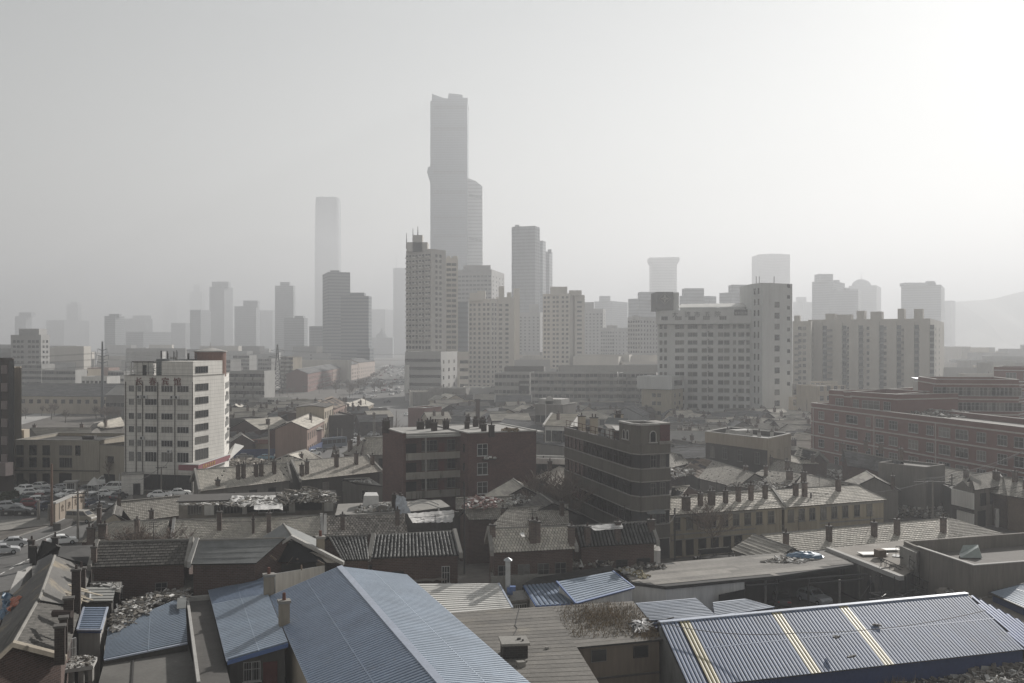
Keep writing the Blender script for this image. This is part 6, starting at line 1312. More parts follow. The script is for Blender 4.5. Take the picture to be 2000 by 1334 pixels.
for i in range(5200):
    x, y = ur(1095, 1288), ur(1178, 1246)
    if RN.random() < .5: x = 1180+RN.gauss(0, 35); y = 1205+RN.gauss(0, 12)
    if RN.random() < .25: x = 1265+RN.gauss(0, 12); y = 1232+RN.gauss(0, 8)
    q = g(x, y, 4.98)
    if not inpoly(q.xy, [w.xy for w in P2]): continue
    h_ = ur(.1, .4); a = ur(0, 6.28); s = Vector((math.cos(a), math.sin(a), 0))*.03; b.p(q-s, q+s, q+Vector((ur(-.15, .15), ur(-.15, .15), h_)))
tag(b.build('dry_grass', GRASSD, org=g(1200, 1220, 5)), 'dead straw grass growing on the flat roof', 'grass', None, 'stuff')
rubble('plastic_heap', 'round heap of torn white plastic on the overgrown flat roof', inq((1232, 1222), (1240, 1214), (1262, 1216), (1274, 1226), (1268, 1236), (1245, 1238)), 5.05, 120, .3, .8, mat('torn_plastic', (.62, .61, .6), island=.4), .4, .25, TARD, kind='thing')
t = thing('roof_box', 'dark brick box with a thick concrete lid standing on the lapped felt roof', 'roof hatch', g(1005, 1290, 5)); P = [g(983, 1288, 5), g(1031, 1286, 5)]; bp = rect(P[0], P[1], 1.9); b = B(); b.prism(bp, 5, 6.05); b.build('box', mat('soot_brick', (.035, .03, .028), brick=(.05, .05, .045)), t); b = B(); b.prism(offset_poly(bp, -.14), 6.053, 6.25); b.build('lid', CONC, t); b = B(); q = Vector((*(bp[0]+bp[2])/2, 6.25)); b.ob(q+Vector((.4, .1, .06)), (.15, .04, 0), (0, .1, 0), (0, 0, .07)); b.ob(q+Vector((.7, -.3, .06)), (.08, .02, 0), (0, .06, 0), (0, 0, .07)); b.build('brick_bit', CONCD, t)
for px, py, s in ((1017, 1300, .3), (1068, 1267, .13), (1027, 1292, .1)): q = g(px, py, 5.05); b = B(); b.ob(q+Vector((0, 0, s*.5)), (s, s*.2, 0), (-s*.3, s*.7, 0), (0, .1*s, s*.6)); tag(b.build('concrete_lump', CONC, org=q), 'lump of concrete lying on the felt roof', 'stone', 'lumps on the felt roof')
b = B(); prev = g(1015, 1186, 5.05)
for x, y in ((1010, 1205), (1006, 1222), (1010, 1227), (1003, 1240), (1000, 1247)): q = g(x, y, 5.05); b.tube(prev, q, .035, n=4); prev = q
tag(b.build('loose_cable', STEELD, org=prev), 'loose black cable snaking over the felt roof', 'cable')
t = thing('vent_pipe', 'tall galvanised extractor pipe with a cap and blue fan housing', 'vent pipe', g(992, 1150, 2)); q = g(992, 1147, 4.7); zt = zat(1097, q.y); b = B(); b.box(q.x-.26, q.x+.26, q.y-.26, q.y+.26, 3.4, zt); b.build('duct', GALV, t); b = B(); b.tube((q.x, q.y, zt+.15), (q.x, q.y, zt+.45), .6, .05, 4); b.build('cap', GALV, t); b = B(); b.tube((q.x-.1, q.y-.5, 4.4), (q.x+.5, q.y-.5, 4.4), .4, n=12); b.box(q.x+.2, q.x+.8, q.y-.9, q.y-.3, 4.5, 4.95); b.build('fan_housing', BLUET, t)
for lab, Pt, m_, hh, tr_ in (('lower blue roof panel between the vent pipe and the steeper blue roof', [(1048, 1185), (1124, 1180), (1084, 1140), (1023, 1145)], BLUE, (4.0, 4.2), (0, 3)), ('steeper blue roof with white wall under its eave in the middle yards', [(1125, 1179), (1239, 1148), (1197, 1116), (1087, 1136)], MATS['blue_sheet_paler'], (4.3, 5.3), (0, 1, 3))):
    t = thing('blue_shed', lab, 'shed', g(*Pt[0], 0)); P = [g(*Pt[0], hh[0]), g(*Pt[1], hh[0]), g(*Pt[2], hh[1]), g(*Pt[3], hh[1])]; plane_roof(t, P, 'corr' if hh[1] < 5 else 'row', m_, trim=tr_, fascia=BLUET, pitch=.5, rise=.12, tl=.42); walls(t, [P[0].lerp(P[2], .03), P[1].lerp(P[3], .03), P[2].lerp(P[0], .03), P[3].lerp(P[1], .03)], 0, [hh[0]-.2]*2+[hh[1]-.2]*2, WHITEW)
t = thing('felt_strip_roof', 'black felt strip of roof climbing behind the blue middle roofs', 'roof', g(1120, 1130, 4)); P = [g(1026, 1147, 4.1), g(1090, 1138, 4.1), g(1200, 1112, 5.4), g(1192, 1104, 5.6), g(1045, 1128, 4.6), g(1020, 1142, 4.4)]; b = B(); b.slab(P, .4); b.build('roof', TARD, t); b = B(); b.prism([q.xy for q in P], 0, 4.1); b.build('wall', PLASD, t)
cw = thing('concrete_wall', 'low mottled concrete wall under the brick row house windows', 'wall', g(980, 1150, 0)); b = B(); wallbox(b, g(958, 1127, 4.6), g(1050, 1122, 4.6), .4, 0, 4.7); wallbox(b, g(1050, 1122, 4.6), g(1148, 1116, 4.6), .4, 0, 4.6); b.prism([q.xy for q in (g(958, 1127, 4.6), g(1148, 1115, 4.6), g(1146, 1104, 4.6), g(958, 1114, 4.6))], 0, 4.6); b.build('wall', CONC, cw)
hw = thing('window_shack', 'low shack with a plank roof and aluminium windows beside the vent pipe', 'shack', g(1010, 1180, 0)); P = [g(995, 1174, 3.6), g(1033, 1170, 3.6), g(1023, 1152, 4.0), g(988, 1156, 4.0)]; b = B(); b.slab(P, .2); b.build('roof', CONC, hw); b = B(); Pw = [V2(P[0].lerp(P[2], .05)), V2(P[1].lerp(P[3], .05)), V2(P[2]), V2(P[3])]; b.prism(Pw, 0, 3.4); b.build('wall', FRAMEG, hw); add_windows(hw, wall_specs(Pw[0], Pw[1], [.3, .72], (2.2,), .75, .9, 'slide'))
# clutter on the ledges under the brick row houses
for lab, x0, x1, y, n, zz in (('flower boxes and junk on the ledge under the brick row house', 960, 1060, 1116, 90, 4.65), ('piles of firewood and tiles on the ledge behind the blue roof', 1110, 1195, 1106, 260, 4.9), ('junk and rags along the ledge by the pantiled house', 790, 880, 1112, 200, 4.4)):
    rubble('clutter', lab, [q.xy for q in (g(x0, y+3, zz), g(x1, y, zz), g(x1, y-7, zz), g(x0, y-5, zz))], zz, n, .2, .8, JUNK, .6, .9, JUNKW)
t = thing('plank_lean_to', 'plank lean-to with grey felt roof against the pantiled house', 'shack', g(770, 1120, 0)); P = [g(722, 1118, 4.4), g(815, 1116, 4.4), g(813, 1103, 5.0), g(722, 1105, 5.0)]; b = B(); b.slab(P, .2); b.build('roof', TAR, t); b = B(); b.prism([q.xy for q in P], 0, 4.2); b.build('wall', WOOD, t)
t = thing('plank_lean_to', 'crooked timber hutch with torn fibre roof under the sagging grey roof', 'shack', g(840, 1130, 0)); P = [g(800, 1139, 3.6), g(872, 1132, 3.8), g(870, 1113, 4.6), g(815, 1110, 4.7)]; b = B(); sheet(b, P, 8, 4, .1); b.build('roof', JUNK, t); b = B(); b.prism([q.xy for q in P], 0, 3.4); b.build('wall', WOOD, t)
# ---- damaged cross gable house
gb, _, _ = house('wrecked_gable_house', 'gabled house with a burnt out front, pale verges and a hole where its wall was', 'house', g(568, 1060, 8.6).xy-Vector((-.5, 9)) if 0 else (g(570, 1047, 8.6)+Vector((-2.7, 7.5, 0))).xy, g(570, 1047, 8.6).xy, (g(492, 1098, 6.2)+Vector((-2.7, 7.5, 0))).xy, g(492, 1098, 6.2).xy, 8.6, 6.2, roof='felt', rm=GREYS, wall=BRICKD, inset=.9)
b = B(); ap, lf, rf = g(570, 1048, 8.75), g(492, 1099, 6.2), g(672, 1100, 6.3)
for a, c in ((ap, lf), (ap, rf)): dd = c-a; b.ob((a+c)/2, dd/2, (0, .35, 0), Vector((0, 0, .18)))
b.build('verge', CONCL, gb); b = B(); b.p(ap+Vector((0, .3, -.5)), lf+Vector((.8, .3, 0)), rf+Vector((-.8, .3, 0))); b.build('burnt_opening', BLACK, gb)
b = B(); sheet(b, [g(585, 1068, 7.6), g(640, 1098, 6.5), g(668, 1100, 6.3), g(600, 1060, 8.0)], 10, 4, .12); b.build('hanging_ceiling', mat('sooty_plaster', (.30, .27, .23), var=.4, scale=1), gb)
b = B(); 
for i in range(9): a = g(ur(530, 640), ur(1075, 1105), 6.8); c = a+Vector((ur(-1.5, 1.5), ur(-.5, .5), ur(-1, 1))); b.ob((a+c)/2, (c-a)/2, (0, .08, 0), (.06, 0, .05))
b.build('charred_beam', WOOD, gb); stack('brown stack standing against the wrecked gable house', 627, 1088, 6.6, .8, .8, 2.0, TANP, True)
b = B(); wallbox(b, g(540, 1110, 5.4), g(640, 1104, 5.4), .3, 0, 5.9); tag(b.build('garden_wall', PLASD, org=g(590, 1106, 0)), 'dark wall at the foot of the wrecked gable', 'wall')
t = thing('grey_lean_to', 'grey felt lean-to with a white framed window beside the blue lean-to', 'shack', g(390, 1150, 0)); P = [g(357, 1152, 4.2), g(420, 1146, 4.2), g(440, 1118, 5.2), g(365, 1122, 5.2)]; b = B(); b.slab(P, .2); b.build('roof', TAR, t); b = B(); Pw = [V2(P[0].lerp(P[2], .05)), V2(P[1].lerp(P[3], .05)), V2(P[2]), V2(P[3])]; b.prism(Pw, 0, 4.1); b.build('wall', BRICKD, t); add_windows(t, wall_specs(Pw[0], Pw[1], [.5], (2.6,), 1.5, 1.1, 'slide'))
# ---- large felt roof with car port, right of the middle
t = thing('felt_roof_building', 'wide patched felt roof over a white walled garage, junk and a blue bundle on it', 'building', g(1350, 1150, 0))
P = [g(x, y, 4.4) for x, y in ((1230, 1136), (1300, 1145), (1456, 1130), (1522, 1124), (1668, 1102), (1640, 1072), (1450, 1085), (1212, 1108))]
b = B(); b.k = 1; b.prism([q.xy for q in P], 4.05, 4.38); b.k = 0
u = (P[2]-P[1]).normalized(); nrm = Vector((-u.y, u.x, 0))
def strip(b, P, u, n, z, w=1.0):
    uv = [((q-P[0]).dot(u), (q-P[0]).dot(n)) for q in P]; y = min(q[1] for q in uv); y1 = max(q[1] for q in uv)
    def sp(t):
        xs = []
        for i in range(len(uv)):
            a, c = uv[i], uv[(i+1) % len(uv)]
            if (a[1]-t)*(c[1]-t) <= 0 and a[1] != c[1]: k = (t-a[1])/(c[1]-a[1]); xs.append(a[0]+k*(c[0]-a[0]))
        return (min(xs), max(xs)) if len(xs) > 1 else None
    while y < y1-.1:
        s0, s1 = sp(y+.01), sp(min(y+w, y1)-.01)
        if s0 and s1:
            x = max(s0[0], s1[0]); xe = min(s0[1], s1[1])
            while x < xe: x2 = min(x+ur(6, 14), xe); zz = z+ur(.01, .03); b.p(*[P[0]+u*a+n*c+Vector((0, 0, zz)) for a, c in ((x, y), (x2, y), (x2, min(y+w, y1)), (x, min(y+w, y1)))]); x = x2
        y += w
strip(b, P, u, nrm, 0); b.build('roof', [mat('patched_felt', (.19, .178, .16), island=.22, var=.3, scale=.3, fine=.35, stain=((.21, .195, .17), .57, .35)), TARD], t)
b = B(); wallbox(b, P[1], P[2], .2, 0, 4.04, -.4); wallbox(b, P[0], P[1], .2, 0, 4.04, -.4); b.prism([q.xy for q in (P[0], P[1], P[2], g(1440, 1100, 4.4), P[7])], 0, 4.03) if 0 else None; b.build('wall', WHITEW, t)
b = B(); q = [g(1406, 1140, 4.4), g(1460, 1132, 4.4)]; wallbox(b, q[0], P[2], .1, .6, 3.2, -.18); b.build('dark_doorway', BLACK, t)
b = B(); wallbox(b, P[2]+Vector((.5, 7, 0)), P[4]+Vector((.5, 5, 0)), .3, 0, 4.04); b.build('back_wall', PLASD, t)
b = B(); pr = [g(1225, 1136, 4.45), g(1296, 1146, 4.45), g(1284, 1133, 4.45), g(1240, 1131, 4.45)]; b.k = 0; b.prism([q.xy for q in pr], 3.5, 4.36) ; b.build('lower_roof', TAR, t) if 0 else None
b = B()
for (a, c, r_) in (((1520, 1135), (1696, 1121), .16), ((1580, 1140), (1686, 1131), .1), ((1456, 1144), (1520, 1140), .14)): b.tube(g(*a, 3.6), g(*c, 3.6), r_, n=6)
tag(b.build('steel_beam', STEELD, org=g(1600, 1128, 3.6)), 'long rusty beams spanning the dark car yard', 'beam', None, None)
for i, (x, y, zt) in enumerate(((1453, 1190, 4.0), (1517, 1190, 3.6), (1495, 1180, 4.0), (1579, 1180, 3.6), (1640, 1170, 3.6))):
    q = g(x, y, 0) if 0 else g(x, 1132, 3.6); b = B(); b.tube((q.x, q.y, 0), (q.x, q.y, zt), .13, n=8); tag(b.build('steel_post', [CONC, STEELD][i % 2], org=q), 'slim post holding the roof of the dark car yard', 'post', 'posts of the car yard')
rubble('plastic_heap', 'white plastic scraps strewn along the patched felt roof', [g(x, y, 4.45).xy for x, y in ((1488, 1098), (1560, 1100), (1600, 1092), (1598, 1078), (1540, 1082))], 4.45, 220, .3, 1.1, JUNKW, .2, .2, JUNK)
b = B(); c = g(1572, 1088, 4.5); n = 14; 
for i in range(7):
    for j in range(n): a = 2*math.pi*j/n; rr = 2.4*math.cos(i/6*math.pi/2); b.v.append(c+Vector((rr*math.cos(a)*.95+ur(-.15, .15), rr*math.sin(a)*.55, .6*math.sin(i/6*math.pi/2)+ur(-.08, .08))))
for i in range(6):
    for j in range(n): b.f.append((i*n+j, i*n+(j+1) % n, (i+1)*n+(j+1) % n, (i+1)*n+j)); b.i.append(0)
tag(b.build('blue_bundle', TARP, org=c), 'blue tarpaulin bundle among white scraps on the felt roof', 'bundle')
rubble('clutter', 'rags, bricks and yellow sheets at the edge of the felt roof beside the steep blue one', [g(x, y, 4.5).xy for x, y in ((1202, 1112), (1262, 1132), (1270, 1124), (1222, 1108))], 4.45, 110, .3, 1.1, mat('ochre_debris', (.30, .26, .17), island=.5), .2, .3, JUNKW)
t = thing('plastic_shack', 'little shack wrapped in torn white plastic by the dark pantile house', 'shack', g(1262, 1100, 4)); P = [g(1240, 1108, 4.5), g(1290, 1104, 4.5), g(1284, 1092, 4.5), g(1238, 1095, 4.5)]; b = B(); b.prism([q.xy for q in P], 4.4, 6.2); b.build('wall', mat('torn_wrap', (.42, .41, .39), var=.5, scale=1.5, streak=True), t); b = B(); sheet(b, [q+Vector((0, 0, 1.75)) for q in P], 6, 4, .12); b.build('roof', CONC, t); rubble('clutter', 'grey bundles and buckets beside the plastic wrapped shack', [g(x, y, 4.5).xy for x, y in ((1235, 1112), (1300, 1110), (1296, 1104), (1240, 1108))], 4.45, 60, .3, .9, JUNK, .4, .8, JUNKW)
# courtyard behind: tiled shelter, sheds by the tree
t = thing('tiled_shelter', 'open shelter with a striped tile roof under the leafless tree', 'shelter', g(1395, 1090, 0)); P = [g(1368, 1083, 4.0), g(1432, 1078, 4.0), g(1424, 1068, 4.7), g(1362, 1073, 4.7)]; plane_roof(t, P, 'tile', TILE, tl=.5, tw=.5); b = B(); [b.tube((q.x, q.y, 0), (q.x, q.y, 3.9), .08, n=6) for q in P]; b.build('post', STEELD, t)
simple('old grey plastered wall with dark doors below the tiled shelter', 1360, 1440, 1090, 132, 133, 1, PLASD, name='yard_wall', cat='wall', ph=.1)
# arch wall with diagonal coping and terrace
t = thing('terrace_building', 'flat roofed building with a long diagonal coping and an arched opening in its sooty wall', 'building', g(1700, 1120, 0))
P = [g(1614, 1069, 4.8), g(1758, 1125, 4.8), g(1800, 1100, 4.8), g(1765, 1052, 4.8)]; b = B(); b.k = 1; b.prism([q.xy for q in P], 0, 4.5); b.build('wall', [PLASD, PLASD], t)
b = B(); b.slab([q-Vector((0, 0, .2)) for q in P], .1); b.build('roof', mat('dusty_felt', (.20, .18, .155), var=.25, scale=.4, stain=((.27, .25, .22), .56, .4)), t)
b = B(); a, c = P[0], P[1]; dd = (c-a).normalized(); s = Vector((-dd.y, dd.x, 0)); b.hexa([a-s*.1-Vector((0, 0, .5)), c-s*.1-Vector((0, 0, .5)), c+s*.5-Vector((0, 0, .5)), a+s*.5-Vector((0, 0, .5))], [a-s*.1, c-s*.1, c+s*.5, a+s*.5]); b.build('coping', CONCL, t)
wa = g(1646, 1081, 4.8); b = B(); wallbox(b, P[0]+dd*1.2, P[1]-dd*4, .06, 0.2, 4.2); b.build('peeling_wall', mat('peeling_soot_wall', (.10, .095, .085), streak=True, stain=((.30, .28, .25), .55, .9), var=.5), t)
q = P[0]+dd*10; A_ = [q-dd*.8]+[q+dd*.8]; n_ = Vector((dd.y, -dd.x, 0)); b = B(); ring = [q+Vector((0, 0, .3))-dd*.8, q+Vector((0, 0, .3))+dd*.8]+[q+Vector((0, 0, 2.2))+dd*.8*math.cos(math.pi*i/8)+Vector((0, 0, .9*math.sin(math.pi*i/8))) for i in range(9)]; ring = [Vector((w.x, w.y, w.z-4.8+0)) for w in ring]; ring = [Vector((w.x, w.y, w.z)) for w in ring]
ring = [w+n_*.08 for w in ring]; b.hexa(ring, [w+n_*.03 for w in ring]); b.build('arch_opening', BLACK, t)
for px, py, lab, m_, sx, sy, sz in ((1705, 1082, 'pale slab lying on the terrace roof', WHITES, 1.6, .8, .12), (1719, 1088, 'square wooden crate on the terrace roof', WOOD, .5, .5, .9), (1740, 1074, 'crumpled pale sheet near the roof parapet', CLOTH, 1.0, .5, .12)):
    q = g(px, py, 4.75); b = B(); b.ob(q+Vector((0, 0, sz/2)), (sx, .1, 0), (-.1, sy, 0), (0, 0, sz/2)); tag(b.build('slab' if sz < .3 else 'crate', m_, org=q), lab, 'slab' if sz < .3 else 'crate')
# big roof with parapets
t = thing('parapet_building', 'big concrete flat roofed building ringed by tall parapets', 'building', g(1900, 1130, 0)); zt = 7.0
A_, B_, C_, D_ = g(1789, 1067.6, zt), g(1901.5, 1105, zt), g(2100, 1090, zt), g(2080, 1034, zt); E2 = g(1762, 1058, zt); 
P = [V2(A_), V2(B_), V2(C_), V2(D_), V2(E2)+Vector((.3, .3))]
t.location = (0, 0, 0); ORG[t.name] = Vector((0, 0, 0)); b = B(); I = offset_poly(P, .35); n = 5; m_ = len(b.v)
for z, Q in ((0, P), (zt, P), (zt, I), (zt-1.5, I)): b.v += [Vector((q.x, q.y, z)) for q in Q]
for i in range(n):
    j = (i+1) % n
    for k_ in range(3): b.f.append((m_+k_*n+i, m_+k_*n+j, m_+k_*n+n+j, m_+k_*n+n+i)); b.i.append(0)
b.build('wall', mat('grey_tan_concrete', (.17, .155, .135), streak=True, var=.3, stain=((.09, .08, .07), .6, .5)), t); b = B(); b.prism(I, zt-1.8, zt-1.5); b.build('roof', mat('smooth_tar_roof', (.13, .12, .108), var=.25, scale=.3, stain=((.18, .165, .145), .56, .35)), t)
b = B(); b.prism([q+Vector((0, 0)) for q in (I[1], I[2], I[2]+Vector((0, -.33)), I[1]+Vector((-.0, -.33)))], zt-.001, zt+.06); O = offset_poly(P, -.06); 
for i, j in ((0, 1), (1, 2)): b.hexa([v3(q, zt+.003) for q in (O[i], O[j], I[j], I[i])], [v3(q, zt+.09) for q in (O[i], O[j], I[j], I[i])])
b.build('coping', CONCL, t)
b = B(); wallbox(b, P[4], g(1930, 1049, zt), .3, zt-1.8, zt-.3, -1.2) if 0 else None
q = g(1897, 1087, 5.6); b = B(); b.hexa([q+Vector((-1.5, -.6, 0)), q+Vector((.9, -.8, 0)), q+Vector((1.2, .9, 0)), q+Vector((-.9, 1, 0))], [q+Vector((-1.2, .4, .2)), q+Vector((.7, -.2, 1.1)), q+Vector((1.2, .9, 1.2)), q+Vector((-.5, 1, 1.1))]); tag(b.build('skylight', mat('dusty_glass', (.28, .32, .30), rough=.3, spec=.6, var=.2), org=q), 'dusty glass skylight box on the big concrete roof', 'skylight')
t = thing('stair_tower', 'pale concrete landing block with an outside stair beside the big concrete roof', 'stairs', g(1765, 1110, 0)); P = [g(1758, 1060, 7), g(1790, 1073, 7), g(1800, 1066, 7), g(1775, 1054, 7)]; b = B(); b.prism([q.xy for q in P], 0, 6.6); b.build('landing_block', CONC, t)
b = B(); s0, s1 = g(1775, 1105, 5.0), g(1836, 1150, 1.6)
for i in range(14): a = s0.lerp(s1, i/13); b.ob(a+Vector((0, -.2, 0)), (.22, -.1, 0), (.3, .7, 0), (0, 0, .05))
b.build('step', CONC, t); b = B()
for off in (Vector((-.3, -.9, 0)), Vector((.3, .5, 0))):
    b.tube(s0+off+Vector((0, 0, 1)), s1+off+Vector((0, 0, 1)), .035, n=5)
    for i in range(8): a = s0.lerp(s1, i/7)+off; b.tube(a, a+Vector((0, 0, 1)), .03, n=4)
l0 = g(1750, 1087, 5.4)
for i in range(8): a = l0+Vector((i*.35, -i*.22, 0)); b.tube(a, a+Vector((0, 0, 1.2)), .03, n=4)
b.tube(l0+Vector((0, 0, 1.2)), l0+Vector((2.5, -1.55, 1.2)), .035, n=5); b.ob(l0+Vector((1.2, -.4, 0)), (1.4, -.9, 0), (.3, .6, 0), (0, 0, .06)); b.build('railing', STEELD, t)
# steel scaffold stair in the yard
t = thing('steel_stair', 'rusty open steel stair and trusses descending across the dark yard', 'stairs', g(1760, 1150, 0)); b = B()
a0, a1 = g(1722, 1107, 4.5), g(1850, 1165, 1.8)
for off in (Vector((0, 0, 0)), Vector((-.6, -1.2, 0))):
    for dz in (0, 1.0): b.tube(a0+off+Vector((0, 0, dz)), a1+off+Vector((0, 0, dz)), .05, n=5)
    for i in range(15): a = a0.lerp(a1, i/14)+off; b.tube(a, a+Vector((0, 0, 1.0)), .03, n=4)
for i in range(22): a = a0.lerp(a1, i/21); b.tube(a, a+Vector((-.6, -1.2, 0)), .04, n=4)
b.build('stair', STEELD, t); b = B()
for (p_, q_) in (((1697, 1158, 3.2), (1810, 1152, 3.2)), ((1697, 1170, 3.2), (1810, 1164, 3.2)), ((1678, 1172, 1.5), (1722, 1110, 4.6)), ((1722, 1110, 5.4), (1747, 1107, 5.4)), ((1700, 1158, 3.2), (1722, 1166, 3.2)), ((1722, 1166, 3.2), (1740, 1154, 3.2)), ((1740, 1154, 3.2), (1762, 1164, 3.2)), ((1762, 1164, 3.2), (1785, 1152, 3.2)), ((1785, 1152, 3.2), (1805, 1162, 3.2))): b.tube(g(*p_), g(*q_), .06, n=5)
for x in (1700, 1722, 1747, 1770): q = g(x, 1158, 3.2); b.tube((q.x, q.y, 0), (q.x, q.y, 5), .06, n=5)
b.build('truss', STEELD, t)
# tan flat roof and far blue roof at the edge
t = thing('tan_flat_roof', 'bare tan flat roof with scattered boards at the corner of the big building', 'building', g(1900, 1180, 0)); P = [g(1826, 1152, 3.6), g(1882, 1190, 3.6), g(2010, 1252, 3.6), g(2110, 1235, 3.6), g(1910, 1147, 3.6)]; b = B(); b.prism([q.xy for q in P], 0, 3.4); b.build('wall', PLASD, t); b = B(); b.slab(P, .18); b.build('roof', MATS['dusty_felt'], t)
rubble('rubble', 'splintered boards on the bare tan roof', [q.xy for q in (g(1835, 1152, 3.6), g(1900, 1172, 3.6), g(1935, 1168, 3.6), g(1905, 1150, 3.6))], 3.62, 120, .2, 1.2, JUNK, .2, .15, JUNKW)
t = thing('blue_shed', 'grey-blue corrugated roof cut off by the edge of the view beyond the tan roof', 'shed', g(1980, 1170, 0)); P = [g(1931, 1158, 4.4), g(2120, 1240, 4.4), g(2200, 1180, 5.6), g(2010, 1138, 5.6)]; plane_roof(t, P, 'corr', MATS['blue_sheet_paler'], trim=(0, 3), fascia=STEELD, pitch=.4, rise=.06); walls(t, [P[0].lerp(P[2], .03), P[1].lerp(P[3], .03), P[2].lerp(P[0], .03), P[3].lerp(P[1], .03)], 0, [4.2, 4.2, 5.3, 5.3], NAVY)
# ---- blue shed with yellow rooflights
t = thing('blue_shed', 'long blue corrugated shed with three yellow rooflight strips and navy walls', 'shed', g(1650, 1230, 0))
RL, RR_ = g(1287.6, 1216.5, 6), g(1888.5, 1160, 6); EL, ER = g(1345, 1344, 3.2), g(2003, 1269, 3.2)
BLs, BRs = g(1267, 1210, 5.2), g(1812, 1162, 5.2)
BLs = RL+(RL-EL)*.55; BRs = RR_+(RR_-ER)*.55; BLs.z = BRs.z = 4.5
def seg(A, B_, C, D_, f0, f1): return [A.lerp(B_, f0), A.lerp(B_, f1), D_.lerp(C, f1), D_.lerp(C, f0)]
fr = [0]; 
kk = []
for x0, x1 in ((1325, 1345), (1504, 1523), (1635, 1652)): kk += [pf(RL, RR_, x0), pf(RL, RR_, x1)]
LIGHTB = mat('pale_blue_sheet', (.14, .18, .265), rough=.6, var=.18, scale=.3, fine=.2, spec=.3, stain=((.19, .21, .24), .6, .7), island=.1, stain2=((.10, .08, .07), .68, 1.5))
fr = [0]+kk+[1.0]
for i in range(7):
    m_ = YELS if i % 2 else LIGHTB
    for quad, bk_ in ((seg(EL, ER, RR_, RL, fr[i], fr[i+1]), 0), (seg(BLs, BRs, RR_, RL, fr[i], fr[i+1]), 1)):
        if bk_: quad = [quad[1], quad[0], quad[3], quad[2]]
        b = B(); surf(b, quad, 'corr', pitch=.34, rise=.1, th=.06); b.build('rooflight' if i % 2 else 'roof', [m_, STEELD], t)  # dark steel slot also colours the groove floors as painted seam shade
b = B(); dd = (RR_-RL).normalized(); b.ob((RL+RR_)/2+Vector((0, 0, .08)), (RR_-RL)/2, Vector((dd.y, -dd.x, 0))*.27, (0, 0, .05)); b.build('ridge_cap', BLUEL, t)
hipx = g(2085, 1262, 3.2); b = B(); surf(b, [ER, hipx, RR_], 'corr', pitch=.34, rise=.1, th=.06); b.build('hip_end', [BLUET, STEELD], t)
b = B(); wb = [EL+(RL-EL)*.06, ER+(RR_-ER)*.06, BRs, BLs]; b.hexa([v3(q, 0) for q in wb], [v3(wb[0], 3.15), v3(wb[1], 3.15), v3(wb[2], 4.3), v3(wb[3], 4.3)]); b.build('wall', NAVY, t)
b = B(); wallbox(b, EL+(RL-EL)*.05, ER+(RR_-ER)*.05, .05, 0, 3.1); b.build('wall_cladding', mat('navy_ribbed_panel', (.03, .05, .13), rough=.5, var=.2), t)
b = B(); b.p(RL+Vector((-.03, 0, -.1)), EL+Vector((0, 0, -.1)), v3(EL, 0), v3(RL, 0)); b.build('gable_wall', GREYS, t)
for px, py in ((1712, 1222), (1634, 1245), (1663, 1283)):
    f = .45; q = g(px, py, 5.0); b = B(); [b.ob(q+Vector((ur(-.25, .25), ur(-.2, .2), ur(.0, .12))), (ur(.08, .2), 0, .02), (0, .1, 0), (0, .02, .05)) for i in range(5)]; tag(b.build('clod', STEELD, org=q), 'small dark clod lying on the pale blue shed roof', 'debris', 'clods on the rooflight shed')
# rubbish ground in front of that shed
b = B(); n = 30; P0 = [(1330, 1420), (2160, 1420)]
for j in range(8):
    for i in range(31): x = 1500+i*22; y = 1292+j*14; q = g(x, y, 1.4); b.v.append(q+Vector((0, 0, ur(-.1, .25)-(.0 if j else 1.5))))
for j in range(7):
    for i in range(30): k_ = j*31+i; b.f.append((k_, k_+1, k_+32, k_+31)); b.i.append(0)
struct(b, 'ground', mat('damp_earth', (.055, .05, .044), var=.5, scale=.6, fine=.5, bump=.6))
rubble('rubble', 'concrete lumps, pipes and rubbish on the ground before the navy wall', [g(x, y, 1.5).xy for x, y in ((1880, 1345), (2010, 1345), (2010, 1292), (1900, 1306))], 1.5, 420, .15, 1.0, JUNK, .3, .8, JUNKW)
rubble('rubble', 'few pale slabs lying on the dark ground before the navy wall', [g(x, y, 1.5).xy for x, y in ((1740, 1345), (1900, 1345), (1890, 1315), (1750, 1325))], 1.5, 70, .2, 1.1, JUNK, .05, .4, JUNKW)
b = B()
for i in range(1600):
    x, y = 1725+RN.gauss(0, 30), ur(1312, 1340); q = g(x, y, 1.45); h_ = ur(.3, 1.0); a = ur(0, 6.28); s = Vector((math.cos(a), math.sin(a), 0))*.02; b.p(q-s, q+s, q+Vector((ur(-.3, .3), ur(-.3, .3), h_)))
tag(b.build('dry_grass', GRASSD, org=g(1725, 1325, 1.4)), 'tuft of tall dead grass before the navy wall', 'grass', None, 'stuff')
# striped roof behind the ridge of that shed
t = thing('ribbed_roof_shed', 'pale ribbed roof in two offset panels behind the rooflight shed', 'shed', g(1380, 1190, 0))
for Pt in ([(1268, 1212), (1400, 1204), (1360, 1170), (1242, 1180)], [(1396, 1205), (1512, 1186), (1455, 1170), (1392, 1177)]):
    P = [g(*Pt[0], 4.0), g(*Pt[1], 4.0), g(*Pt[2], 4.3), g(*Pt[3], 4.3)]; plane_roof(t, P, 'row', mat('pale_ribbed_sheet', (.33, .36, .41), rough=.4, var=.1, spec=.5, island=.1), tl=.42, tw=3)
    b = B(); b.prism([q.xy for q in P], 0, 3.85); b.build('wall', NAVY, t)
car('dark saloon with a pale rear window under the car port beams', g(1534, 1186, 0)+Vector((0, 1.5, 0)), R(80), (.06, .06, .065), 'sedan')
car('silver hatchback with glinting windscreen parked in the dark yard', g(1598, 1184, 0)+Vector((0, 1.5, 0)), R(-62), (.35, .36, .37), 'hatch')
